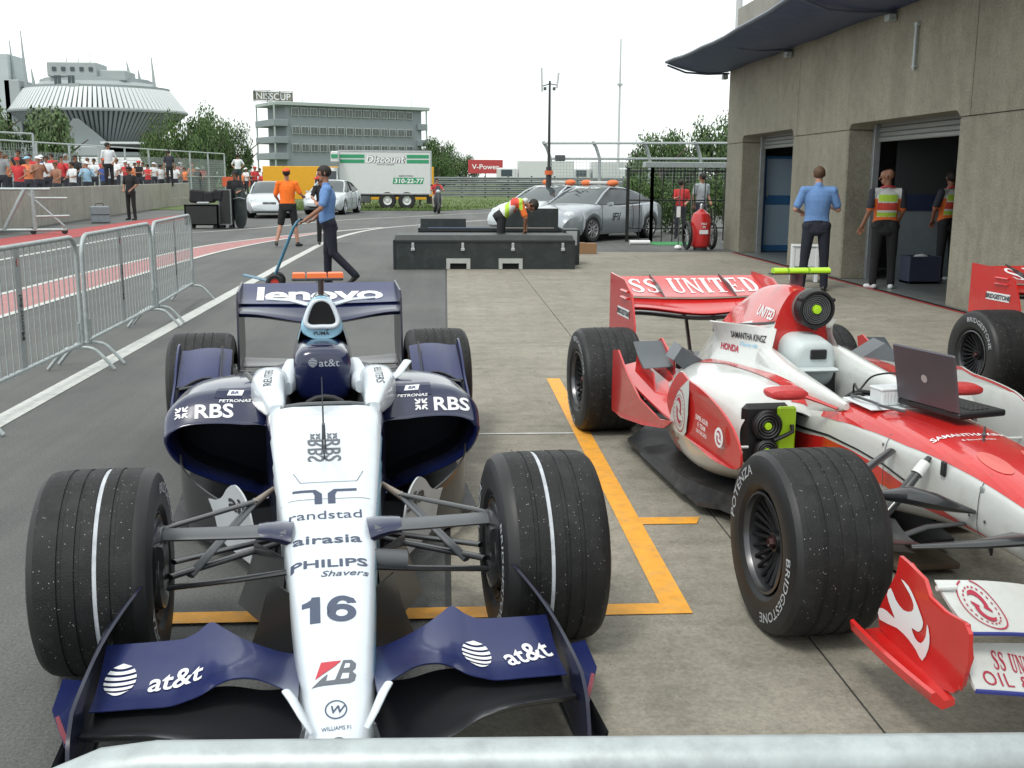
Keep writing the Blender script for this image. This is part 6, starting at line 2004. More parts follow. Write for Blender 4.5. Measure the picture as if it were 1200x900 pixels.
# ------------------------------------------------------------------ people: one continuous remeshed body each
import numpy as np
skin_m = mat('skin', (.42, .22, .15), .55, noise=.08, nscale=12)
skin2_m = mat('tanned_skin', (.30, .14, .085), .55, noise=.08, nscale=12)
def cloth(name, col, **k):
    return mat(name, col, .85, noise=.16, nscale=7, bump=1.0, bscale=11, stretch=(1, 1, .55), **k)
blue_shirt = cloth('pale_blue_shirt', (.13, .25, .50))
navy_tr = cloth('navy_trousers', (.012, .014, .026))
black_cl = cloth('black_cloth', (.014, .014, .016))
orange_sh = cloth('orange_shirt', (.90, .17, .015))
white_cl = cloth('white_cloth', (.66, .68, .70))
shoe_m = mat('black_shoe', (.012, .012, .012), .4)
hair_dark = mat('dark_hair', (.018, .013, .010), .7, noise=.3, nscale=40)
hair_sandy = mat('sandy_hair', (.09, .05, .025), .7, noise=.3, nscale=40)
def stand(**kw):
    """default standing joints, facing -Y; metres for a 1.78 m adult. L is at +X (his left when facing the camera)."""
    J = dict(pel=(0, 0, .95), chest=(0, .01, 1.30), neck=(0, .015, 1.49), head=(0, -.01, 1.655),
             shL=(.185, .01, 1.43), elL=(.245, .03, 1.15), haL=(.25, -.03, .90), shR=(-.185, .01, 1.43), elR=(-.245, .03, 1.15), haR=(-.25, -.03, .90),
             hpL=(.095, 0, .93), knL=(.11, -.01, .50), anL=(.12, .02, .08), hpR=(-.095, 0, .93), knR=(-.11, -.01, .50), anR=(-.12, .02, .08), face=(0, -1, 0), toeL=(0.05, -1), toeR=(-.05, -1), belly=0.0)
    J.update(kw)
    return J
def figure_mesh(J, mats, sleeve=.55, leg='long', voxel=.008, fingers=True, paint=None, build=1.0, skirt=.86):
    """mats: [skin, shirt, trousers, shoe]"""
    P = {k: Vector(v) for k, v in J.items() if isinstance(v, tuple) and len(v) == 3}
    prim = []    # a, b, ra, rb, material, squash
    def cap(a, b, ra, rb, m):
        prim.append((Vector(a), Vector(b), ra, rb, m))
    bd = build
    side = (P['shL'] - P['shR']).normalized()
    up = (P['neck'] - P['pel']).normalized()
    # torso from several capsules laid crosswise, deep chest narrower waist
    ghost = []
    def cross(c, hw, r, m):
        ghost.append(len(prim))
        cap(c - side * hw, c + side * hw, r, r, m)
    fwd = side.cross(up).normalized() * -1
    if fwd.dot(Vector(P['face'])) < 0:
        fwd = -fwd
    ch, pe, nk = P['chest'], P['pel'], P['neck']
    cross(nk.lerp(ch, .28), .115 * bd, .072 * bd, 1)
    cross(nk.lerp(ch, .62), .105 * bd, .098 * bd, 1)
    cross(ch, .085 * bd, .108 * bd, 1)
    bl = fwd * J['belly']
    cross(ch.lerp(pe, .45) + bl * .7, .070 * bd, .104 * bd, 1)
    cross(ch.lerp(pe, .80) + bl, .075 * bd, .108 * bd, 1)
    cross(pe + bl * .3, .078 * bd, .108 * bd, 2)
    cross(pe - up * .06, .075 * bd, .108 * bd, 2)
    spine = [(nk + up * .005, .058, .052), (nk.lerp(ch, .12), .105 * bd, .066), (nk.lerp(ch, .30), .165 * bd, .082 * bd), (nk.lerp(ch, .62), .180 * bd, .104 * bd), (ch, .176 * bd, .112 * bd), (ch.lerp(pe, .33) + bl * .4, .160 * bd, .106 * bd), (ch.lerp(pe, .62) + bl * .9, .153 * bd, .104 * bd), (ch.lerp(pe, .90) + bl, .164 * bd, .108 * bd), (pe - up * .02 + bl * .5, .168 * bd, .108 * bd), (pe - up * .10, .166 * bd, .104 * bd), (pe - up * .15, .11 * bd, .08 * bd)]
    for s_ in 'LR':
        sh, el, ha = P['sh' + s_], P['el' + s_], P['ha' + s_]
        cap(nk.lerp(ch, .25), sh, .062, .066 * bd, 1)
        k = sleeve
        if k >= 2:
            cap(sh, el, .062 * bd, .050, 1)
            w = el.lerp(ha, .93)
            cap(el, w, .050, .036, 1)
            cap(el.lerp(ha, .8), ha, .030, .027, 0)
        else:
            mid = sh.lerp(el, min(k * 1.35, .8))
            cap(sh, mid, .064 * bd, .058 * bd, 1)
            cap(sh, el, .046, .040, 0)
            cap(el, ha, .040, .026, 0)
        hp, kn, an = P['hp' + s_], P['kn' + s_], P['an' + s_]
        cap(pe - up * .05, hp, .09, .096 * bd, 2)
        if leg == 'long':
            cap(hp, kn, .096 * bd, .072, 2)
            cap(kn, an + (kn - an).normalized() * .02, .070, .060, 2)
        else:
            mid = hp.lerp(kn, .92)
            cap(hp, mid, .098 * bd, .085, 2)
            cap(hp.lerp(kn, .7), kn, .062, .055, 0)
            calf = kn.lerp(an, .33) - Vector((0, 0, 0))
            cap(kn, calf, .052, .056, 0)
            cap(calf, an, .056, .036, 0)
        t = J['toe' + s_]
        td = Vector((t[0], t[1], 0)).normalized() if len(t) == 2 else Vector(t).normalized()
        heel = an - td * .035 - Vector((0, 0, .035))
        toe = an + td * .155 - Vector((0, 0, .045 if len(t) == 2 else .03))
        cap(heel, toe, .042, .034, 3)
        cap(an, an + td * .03 - Vector((0, 0, .03)), .045, .045, 3)
        # hand
        hd = (ha - el).normalized()
        if 'hd' + s_ in J:
            hd = Vector(J['hd' + s_]).normalized()
        pv = side.cross(hd)
        pv = pv.normalized() if pv.length > .1 else fwd
        wv = hd.cross(pv).normalized()          # across the palm
        if 'palm' + s_ in J:
            pv = Vector(J['palm' + s_]).normalized()
            wv = hd.cross(pv).normalized()
            pv = wv.cross(hd)
        if fingers:
            for kx in (-.022, 0, .022):
                cap(ha + wv * kx, ha + hd * .07 + wv * kx * 1.25, .014, .013, 0)
            curl = J.get('curl', .6)
            for i, (kx, L_) in enumerate(((-.034, .060), (-.012, .072), (.011, .068), (.033, .052))):
                a = ha + hd * .075 + wv * kx
                d1 = (hd + pv * curl * .5).normalized()
                d2 = (hd * (1 - curl) + pv * curl * 1.3).normalized()
                b = a + d1 * L_ * .5
                cap(a, b, .0105, .0095, 0)
                cap(b, b + d2 * L_ * .55, .0095, .008, 0)
            th = (1 if s_ == 'L' else -1)
            tw = wv * -1
            a = ha + hd * .02 + tw * .025
            b = a + (hd * .6 + tw * .7 + pv * .3).normalized() * .04
            cap(a, b, .013, .011, 0)
            cap(b, b + (hd * .8 + pv * .5).normalized() * .032, .011, .009, 0)
        else:
            cap(ha, ha + hd * .11, .034, .026, 0)
    # neck, head, face
    hd_, f = P['head'], Vector(P['face']).normalized()
    hu = (hd_ - nk).normalized()
    hu = (hu + Vector((0, 0, .6))).normalized()
    hs = f.cross(hu).normalized()
    f = hu.cross(hs).normalized()
    if f.dot(Vector(P['face'])) < 0:
        f = -f
    cap(nk - up * .03, hd_ - hu * .05 - f * .01, .056, .052, 0)
    cap(nk - up * .01, nk + up * .015, .066, .060, 1)
    cap(hd_ + hu * .035 - f * .025, hd_ + hu * .03 + f * .020, .080, .076, 0)
    cap(hd_ - hu * .02 + f * .01, hd_ - hu * .075 + f * .045, .066, .038, 0)
    if fingers:
        cap(hd_ + hu * .012 + f * .092, hd_ - hu * .022 + f * .112, .009, .013, 0)
        cap(hd_ - hu * .052 + f * .086 - hs * .018, hd_ - hu * .052 + f * .086 + hs * .018, .010, .010, 0)
        cap(hd_ + hu * .030 + f * .084 - hs * .03, hd_ + hu * .030 + f * .084 + hs * .03, .011, .011, 0)
        for q in (-1, 1):
            cap(hd_ + hs * q * .078 + hu * .02 - f * .005, hd_ + hs * q * .078 - hu * .012 - f * .003, .015, .011, 0)
    mb = MB()
    mb.loft([[c + side * (w_ * cos(2 * pi * j / 24)) + fwd * (d_ * sin(2 * pi * j / 24)) for j in range(24)] for c, w_, d_ in spine[::-1]])
    for gi, (a, b, ra, rb, m) in enumerate(prim):
        if gi in ghost:
            continue
        d = b - a
        L_ = d.length
        if L_ < 1e-4:
            d, L_ = Vector((0, 0, 1)), 1e-4
        d = d.normalized()
        n = 12
        u = d.orthogonal().normalized()
        v = d.cross(u)
        rings = []
        for t in (-80, -50, -20):
            r = ra * cos(radians(t))
            o = a + d * ra * sin(radians(t))
            rings.append([o + (u * cos(x) + v * sin(x)) * r for x in (2 * pi * j / n for j in range(n))])
        for t in (20, 50, 80):
            r = rb * cos(radians(t))
            o = b + d * rb * sin(radians(t))
            rings.append([o + (u * cos(x) + v * sin(x)) * r for x in (2 * pi * j / n for j in range(n))])
        mb.loft(rings)
    me = mb.mesh('body', mats, 0)
    o = bpy.data.objects.new('tmp', me)
    COL.objects.link(o)
    md = o.modifiers.new('r', 'REMESH')
    md.mode = 'VOXEL'
    md.voxel_size = voxel
    md2 = o.modifiers.new('s', 'SMOOTH')
    md2.factor, md2.iterations = .5, 3 if voxel < .012 else 1
    dg = bpy.context.evaluated_depsgraph_get()
    out = bpy.data.meshes.new_from_object(o.evaluated_get(dg))
    bpy.data.objects.remove(o)
    out.name = 'body'
    out.materials.clear()
    for m in mats:
        out.materials.append(m)
    n = len(out.polygons)
    C = np.empty(n * 3)
    out.polygons.foreach_get('center', C)
    C = C.reshape(-1, 3)
    best = np.full(n, 1e9)
    mi = np.zeros(n, dtype=np.int32)
    for a, b, ra, rb, m in prim:
        A, D = np.array(a), np.array(b - a)
        t = np.clip(((C - A) @ D) / max(1e-9, D @ D), 0, 1)
        dist = np.linalg.norm(C - A - t[:, None] * D, axis=1) - (ra + (rb - ra) * t)
        k = dist < best
        best[k] = dist[k]
        mi[k] = m
    if paint:
        for i in range(n):
            r = paint(C[i], int(mi[i]))
            if r is not None:
                mi[i] = r
    out.polygons.foreach_set('material_index', mi)
    out.polygons.foreach_set('use_smooth', [True] * n)
    out.update()
    return out, (hd_, f, hu, hs)
def head_parts(t, fr, hair=None, cap_m=None, eyes=True, bald=False, style='short'):
    hd_, f, hu, hs = fr
    M_h = Matrix((( hs.x, -f.x, hu.x, hd_.x), (hs.y, -f.y, hu.y, hd_.y), (hs.z, -f.z, hu.z, hd_.z), (0, 0, 0, 1)))
    def shell(r, cy, cz, keep, m, name):
        b = MB().ball((0, cy, cz), r, 22)
        F = [q for q in b.f if keep(sum((Vector(b.v[i]) for i in q), Vector()) / len(q))]
        b2 = MB()
        b2.add(b.v, F)
        b2.v = [tuple(M_h @ Vector(p)) for p in b2.v]
        o = b2.build(name, m, t, 60)
        md = o.modifiers.new('thick', 'SOLIDIFY')
        md.thickness = .006
        return o
    if hair:
        R_ = random.Random(3)
        o = shell((.0855, .108, .0945), .010, .036, lambda c: (c.z > .055 if c.y < -.045 else c.z > -.03 if c.y < .02 else c.z > -.075), hair, 'hair')
    if cap_m:
        shell((.093, .115, .085), .002, .048, lambda c: c.z > .052, cap_m, 'cap')
        b = MB().plate([(-.07, -.10), (-.05, -.165), (0, -.18), (.05, -.165), (.07, -.10), (0, -.08)], lambda u, v, w: tuple(M_h @ Vector((u, v, .062 + w - .08 * (-v - .1)))), .006)
        b.build('cap_peak', cap_m, t)
    if eyes:
        for q in (-1, 1):
            MB().ball(tuple(M_h @ Vector((q * .031, -.084, .012))), .0085, 8).build('eye', mat('eye_dark', (.02, .015, .012), .2), t)
def person(label, loc, rotz, J, mats, group=None, hair=hair_dark, cap_m=None, scale=1.0, eyes=True, **kw):
    t = thing('person', label, 'person', loc, rotz, group)
    me, fr = figure_mesh(J, mats, **kw)
    link('body', me, t)
    head_parts(t, fr, hair, cap_m, eyes)
    t.scale = (scale,) * 3
    return t
# --- man with sack truck: walks to the left, seen from his left side, right arm reaches down to the truck handle
# local frame: built facing -X (left in view)
J = stand(pel=(.02, 0, .95), chest=(.0, 0, 1.30), neck=(-.02, 0, 1.49), head=(-.045, 0, 1.655), face=(-1, -.12, -.05),
          shL=(.0, .18, 1.43), elL=(-.05, .25, 1.16), haL=(-.22, .22, .98), shR=(.0, -.185, 1.43), elR=(-.10, -.27, 1.16), haR=(-.34, -.24, .985),
          hpL=(.02, .09, .93), knL=(-.02, .10, .50), anL=(-.03, .11, .08), hpR=(.02, -.09, .93), knR=(.06, -.10, .50), anR=(.38, -.10, .17), toeL=(-1, .0), toeR=(-.75, 0, -.65), belly=.035, curl=1.0,
          hdR=(-.8, .1, -.6), hdL=(-.8, 0, -.5))
pm = person('man in a pale blue shirt and navy trousers walking left with a blue sack truck', (-1.72, 15.9, 0), radians(6), J, [skin2_m, blue_shirt, navy_tr, shoe_m], hair=hair_dark, scale=.985, build=1.12)
# --- man in orange shirt, black shorts, walking away
J = stand(shL=(-.19, 0, 1.43), shR=(.19, 0, 1.43), elL=(-.27, -.04, 1.16), haL=(-.20, -.22, 1.02), elR=(.30, -.02, 1.20), haR=(.33, -.22, 1.16), face=(.15, 1, 0),
          hpL=(-.1, 0, .93), knL=(-.17, .04, .52), anL=(-.27, -.12, .10), hpR=(.1, 0, .93), knR=(.15, .06, .50), anR=(.20, .05, .08), toeL=(-.15, 1), toeR=(.5, .9), build=1.0)
for k in ('elL', 'haL', 'elR', 'haR'):
    J[k] = (J[k][0], -J[k][1], J[k][2])
po = person('man in orange shirt and cap with black shorts, seen from behind', (-3.62, 25.0, 0), radians(4), J, [skin_m, orange_sh, black_cl, shoe_m], hair=hair_dark, cap_m=cloth('orange_cap', (.75, .12, .03)), sleeve=.6, leg='short', build=1.08, eyes=False)
# --- companion in black with red cap, half hidden behind the sack truck man
J = stand(face=(-.6, .4, -.2), elL=(.20, -.10, 1.2), haL=(-.05, -.28, 1.1), elR=(-.28, -.1, 1.2), haR=(-.2, -.3, 1.08), head=(-.05, -.06, 1.62))
pp = person('person in black with a red cap half hidden behind the sack truck man', (-2.90, 25.8, 0), radians(10), J, [skin_m, black_cl, black_cl, shoe_m], hair=hair_dark, cap_m=cloth('red_cap', (.50, .04, .03)), voxel=.012, build=1.05, scale=.93)
# --- blue shirted man reading papers, back to camera
J = stand(face=(.0, 1, -.45), head=(.0, .045, 1.645), neck=(0, .0, 1.49), shL=(-.195, 0, 1.43), shR=(.195, 0, 1.43), elL=(-.30, .02, 1.17), haL=(-.20, .24, 1.13), elR=(.29, .04, 1.17), haR=(.17, .26, 1.22),
          hpL=(-.1, 0, .93), hpR=(.1, 0, .93), knL=(-.14, .01, .50), anL=(-.17, 0, .08), knR=(.13, .01, .50), anR=(.15, .02, .08), toeL=(-.25, 1), toeR=(.25, 1), belly=.03, curl=.9)
pb_ = person('man in blue shirt and dark trousers with his back turned, reading papers', (5.27, 15.0, 0), radians(-12), J, [skin_m, blue_shirt, navy_tr, shoe_m], hair=hair_sandy, build=1.10, eyes=False, scale=1.0)
t = thing('paper_sheet', 'white and red sheet of paper held by the man with his back turned', 'paper', (5.56, 15.27, 1.26), radians(-10))
MB().add([(-.13, 0, -.03), (.10, 0, .0), (.13, .14, .10), (-.10, .14, .07)], [(0, 1, 2, 3)]).build('sheet', white_print, t, smooth=0)
MB().add([(.02, -.004, -.01), (.11, -.004, .0), (.14, .136, .105), (.05, .136, .09)], [(0, 1, 2, 3)]).build('red_cover', red_print, t, smooth=0)
# --- track marshals in bibs over orange overalls
vest_w = cloth('white_bib', (.62, .64, .62))
vest_y = cloth('lime_bib_panel', (.42, .62, .06))
vest_r = cloth('red_bib_print', (.62, .07, .05))
orange_c = cloth('orange_overall', (.75, .16, .03))
charcoal = cloth('charcoal_cloth', (.035, .037, .05))
def marshal_paint(c, m, s=1):
    x, y, z = c
    if m == 1:
        if abs(x) > .185 and z > 1.0:
            return 5 if z > 1.20 else 4
        if z < 1.075 or (abs(x) > .14 and z < 1.34):
            return 4
        if 1.30 < z < 1.40 and abs(x) < .13:
            return 6
        if 1.17 < z < 1.28 and abs(x) < .15:
            return 7
        if 1.08 < z < 1.14:
            return 6
        return 1
    return None
mm = [skin2_m, vest_w, black_cl, white_cl, orange_c, charcoal, vest_y, vest_r]
J = stand(face=(-1, .25, 0), head=(-.02, .0, 1.655), shL=(-.195, 0, 1.43), shR=(.195, 0, 1.43), elL=(-.25, -.05, 1.16), haL=(-.33, .02, .93), elR=(.24, .05, 1.16), haR=(.20, .20, .98), toeL=(-.6, 1), toeR=(.1, 1), hpL=(-.1, 0, .93), hpR=(.1, 0, .93), knL=(-.12, 0, .5), knR=(.12, 0, .5), anL=(-.13, 0, .08), anR=(.13, 0, .08), belly=.05, curl=.7)
m1 = person('bald marshal in white, lime and orange bib standing at the right garage doorway', (6.42, 15.35, 0), radians(-14), J, mm, hair=None, sleeve=.6, paint=marshal_paint, build=1.10, scale=.985)
MB().box((0, .0, 0), (.001, .001, .001)) if False else None
J2 = dict(J)
J2.update(elL=(-.27, .04, 1.17), haL=(-.16, .20, .97), elR=(.27, .05, 1.15), haR=(.22, .14, .90), face=(.3, 1, 0))
m2 = person('marshal in similar bib standing in shade inside the right garage doorway', (7.85, 16.35, .012), radians(18), J2, mm, hair=hair_dark, sleeve=.6, paint=marshal_paint, build=1.06, scale=.97, eyes=False)
for mo, lab in ((m1, 1), (m2, 2)):
    q = MB()
    q.tube([(.12 * cos(a) * .75, .12 * sin(a) * .62 + .0, 1.50 - .02 * sin(a)) for a in srange(0, 2 * pi, 17)], .016, 6)
    q.build('neck_strap', red_print, mo)
# --- marshal bending over the open case
J = stand(pel=(0, 0, .92), chest=(.26, -.02, 1.13), neck=(.42, -.03, 1.17), head=(.55, -.05, 1.10), face=(.55, -.3, -.85), shL=(.34, .16, 1.14), shR=(.34, -.18, 1.14), elL=(.42, .20, .88), haL=(.45, .05, .70), elR=(.44, -.22, .88), haR=(.42, -.12, .68),
          hpL=(0, .09, .90), hpR=(0, -.09, .90), knL=(-.02, .13, .48), knR=(-.02, -.13, .48), anL=(0, .14, .08), anR=(0, -.14, .08), toeL=(1, .1), toeR=(1, -.1))
def bend_paint(c, m):
    if m == 1:
        u = c[0]
        if c[2] < 1.02 and u > .22:
            return 4
        if .16 < u < .30 and c[2] > 1.10:
            return 7
        if (.06 < u < .14) or (.32 < u < .38):
            return 6
        if abs(c[1]) > .14 and u > .25:
            return 4
    return None
mb_ = person('marshal in white and lime bib bending over the open black case', (1.02, 19.62, 0), radians(-4), J, mm, hair=hair_dark, paint=bend_paint, sleeve=.7, build=1.02)
# --- police officers and dark figures
J = stand(elL=(.26, .03, 1.18), haL=(.16, -.17, 1.02), elR=(-.26, .03, 1.18), haR=(-.14, -.17, 1.02), face=(-.5, -1, 0))
person('officer in dark uniform and cap standing on the red strip below the wall', (-11.42, 40, 0), radians(-20), J, [skin2_m, black_cl, black_cl, shoe_m], cap_m=black_cl, voxel=.014, sleeve=.6, scale=1.08, build=1.0)
J = stand(elL=(.30, .06, 1.18), haL=(.16, -.10, 1.02), face=(1, -.2, 0))
person('officer in white shirt and dark trousers standing above the concrete wall', (-13.95, 46.0, 1.02), radians(30), J, [skin2_m, white_cl, black_cl, shoe_m], voxel=.016, scale=1.08)
J = stand(elL=(.34, .06, 1.20), haL=(.16, -.04, 1.02), elR=(-.34, .06, 1.20), haR=(-.16, -.04, 1.02), face=(.3, 1, 0))
person('man in white shirt with hands on hips standing above the crowd', (-11.3, 60, 1.0), radians(0), J, [skin2_m, white_cl, cloth('dark_teal_trousers', (.02, .04, .05)), shoe_m], voxel=.016, scale=1.0)
person('figure in dark clothes standing high in front of the mesh fence', (-14.6, 58.5, 1.05), radians(30), stand(face=(.3, 1, 0)), [skin2_m, charcoal, black_cl, shoe_m], voxel=.016, scale=1.06)
J = stand(elL=(.24, -.10, 1.2), haL=(.05, -.25, 1.15), face=(-.7, -.7, 0))
person('man all in black standing beside the flight cases', (-6.55, 34.2, 0), radians(25), J, [skin2_m, black_cl, black_cl, shoe_m], cap_m=black_cl, voxel=.014, build=1.1, scale=.98)
J = stand(face=(-.6, 1, 0), elL=(.25, .05, 1.16), haL=(.2, -.15, 1.0))
person('man in grey T-shirt standing behind the black bar fence', (6.95, 29.0, 0), radians(20), J, [skin2_m, cloth('grey_shirt', (.33, .36, .38)), charcoal, shoe_m], voxel=.014, build=1.02, scale=.98)
J = stand(face=(.6, .6, 0), elL=(.25, .05, 1.16), haL=(.2, -.2, 1.1), elR=(-.2, -.15, 1.2), haR=(-.05, -.28, 1.25))
person('person in red top leaning behind the bar fence beside the extinguisher', (6.3, 28.6, 0), radians(-20), J, [skin_m, cloth('red_shirt', (.50, .04, .04)), charcoal, shoe_m], voxel=.014, scale=.88)
# --- scooter rider
J = stand(pel=(0, .12, .78), chest=(0, .06, 1.08), neck=(0, .02, 1.27), head=(0, -.01, 1.42), shL=(.17, .05, 1.20), shR=(-.17, .05, 1.20), elL=(.27, -.10, 1.05), haL=(.27, -.32, 1.0), elR=(-.27, -.10, 1.05), haR=(-.27, -.32, 1.0),
          hpL=(.09, .10, .76), knL=(.17, -.22, .68), anL=(.14, -.14, .30), hpR=(-.09, .10, .76), knR=(-.17, -.22, .68), anR=(-.14, -.14, .30), hdL=(0, -1, 0), hdR=(0, -1, 0))
person('scooter rider in red top and pale trousers facing the camera', (-.40, 48.6, 0), radians(8), J, [skin_m, cloth('red_shirt', (.50, .04, .04)), cloth('stone_trousers', (.45, .42, .36)), shoe_m], voxel=.014, scale=1.0)
# ------------------------------------------------------------------ spectators behind the concrete wall
crowd_cols = {'red': (.52, .04, .045), 'white': (.68, .70, .72), 'black': (.018, .018, .02), 'orange': (.70, .22, .09), 'pale blue': (.30, .48, .62), 'tan': (.42, .22, .13), 'blue': (.05, .10, .32), 'grey': (.25, .26, .27), 'pink': (.62, .30, .30)}
_var = []
for k in range(5):
    R_ = random.Random(50 + k)
    J = stand(elL=(.27, -.06, 1.2), haL=(R_.uniform(.05, .2), -.25, R_.uniform(1.05, 1.5)), elR=(-.27, -.06, 1.2), haR=(-R_.uniform(.05, .2), -.25, R_.uniform(1.0, 1.45)), face=(R_.uniform(-.8, .8), -1, 0), head=(R_.uniform(-.03, .03), -.02, 1.64))
    me, fr = figure_mesh(J, [skin_m, white_cl, charcoal, shoe_m], voxel=.028, fingers=False, sleeve=R_.choice((.5, .0001, 2)))
    _var.append((me, fr))
_crowdmesh = {}
def spectator(x, y, z, col, hat, label, k, sc):
    me, fr = _var[k]
    key = (k, col)
    if key not in _crowdmesh:
        m = me.copy()
        m.materials[1] = cloth(col.replace(' ', '_') + '_top', crowd_cols[col]) if col != 'tan' else skin2_m
        m.materials[0] = skin_m if k % 2 else skin2_m
        _crowdmesh[key] = m
    t = thing('person', label, 'person', (x, y, z), random.Random(int(x * 77)).uniform(-.7, .9), 'spectators along the concrete wall')
    link('body', _crowdmesh[key], t)
    hk = ('hat', k, hat)
    if hk not in _crowdmesh:
        tmp = thing('tmp', 'x', 'x')
        if hat in ('dark', 'fair'):
            head_parts(tmp, fr, hair_dark if hat == 'dark' else hair_sandy, None, False)
        else:
            head_parts(tmp, fr, None, cloth(hat + '_cap', crowd_cols.get(hat, (.5, .5, .5))), False)
        L_ = []
        for c in kids(tmp):
            L_.append((c.name.split('.')[0], c.data))
            bpy.data.objects.remove(c)
        bpy.data.objects.remove(tmp)
        _crowdmesh[hk] = L_
    for nm, d in _crowdmesh[hk]:
        o = link(nm, d, t)
        md = o.modifiers.new('thick', 'SOLIDIFY')
        md.thickness = .012
    t.scale = (sc,) * 3
    return t
row2 = [(15, 'white', 'dark'), (30, 'orange', 'fair'), (45, 'black', 'dark'), (58, 'red', 'dark'), (68, 'blue', 'white'), (78, 'red', 'dark'), (95, 'grey', 'grey'), (104, 'pink', 'dark'), (120, 'tan', 'fair'), (138, 'red', 'orange'), (152, 'white', 'fair'), (166, 'white', 'white'), (181, 'white', 'dark'), (196, 'black', 'dark'),
        (212, 'orange', 'dark'), (221, 'red', 'white'), (237, 'white', 'dark'), (245, 'tan', 'dark'), (252, 'white', 'white'), (259, 'red', 'dark'), (266, 'white', 'dark'), (273, 'black', 'fair'), (280, 'red', 'white'), (291, 'orange', 'dark'), (306, 'red', 'red'), (312, 'white', 'dark')]
def wall_x(y):
    return -12.64 - (y - 31.3) / 30.3 * 2.2
row = [(8, 'tan', 'fair', 0), (22, 'grey', 'fair', 1), (38, 'red', 'red', 0), (53, 'orange', 'pale blue', 1), (63, 'tan', 'white', 0), (72, 'white', 'dark', 1), (82, 'tan', 'fair', 0), (90, 'red', 'dark', 1), (99, 'white', 'dark', 0), (107, 'black', 'dark', 1), (116, 'pale blue', 'white', 0), (124, 'white', 'dark', 1),
       (134, 'blue', 'dark', 0), (141, 'white', 'fair', 0), (148, 'white', 'dark', 1), (162, 'red', 'white', 0), (170, 'orange', 'dark', 1), (177, 'black', 'red', 0), (185, 'red', 'dark', 0), (192, 'white', 'white', 1), (200, 'white', 'dark', 0), (208, 'white', 'white', 1), (216, 'white', 'fair', 0), (226, 'orange', 'dark', 0), (233, 'black', 'dark', 1),
       (241, 'black', 'white', 0), (248, 'red', 'grey', 0), (255, 'grey', 'pale blue', 1), (262, 'tan', 'dark', 0), (269, 'orange', 'orange', 1), (276, 'pink', 'grey', 0), (296, 'white', 'white', 1), (303, 'black', 'dark', 0), (309, 'white', 'dark', 1), (315, 'red', 'dark', 0), (321, 'white', 'white', 1)]
row = sorted(row + [(a, b, c, 2) for a, b, c in row2])
nth += ['nineteenth', 'twentieth']
cnt = {}
for i, (px, col, hat, back) in enumerate(row):
    # walk along the wall: pixel column -> distance where the wall line is seen under that bearing
    y = 31.5
    for _ in range(60):
        x = wall_x(y) - .50 - back * .75
        if 522 + 1246 * x / y > px:
            break
        y += .7
    if px > 285:
        y = 64 + (i % 3) * 1.5
        x = (px - 522) / 1246 * y
    c = cnt.get(col, 0)
    cnt[col] = c + 1
    hn = {'dark': 'dark hair', 'fair': 'fair hair'}.get(hat, hat + ' cap')
    lab = 'spectator in %s top with %s, %s of those in %s' % (col, hn, ('leftmost' if c == 0 else nth[c] + ' from left'), col)
    if px > 285:
        lab = 'spectator in %s top with %s beyond the parked cars, %s in %s' % (col, hn, nth[c] + ' from left' if c else 'leftmost', col)
    if col == 'tan':
        lab = lab.replace('in tan top', 'bare shouldered').replace('in tan', 'bare shouldered')
    spectator(x, y, .36 + .07 * (i % 3) + .10 * back if px < 285 else .15 + .2 * (i % 2), col, hat, lab, i % 5, .97 + .05 * ((i * 7) % 4) / 3)
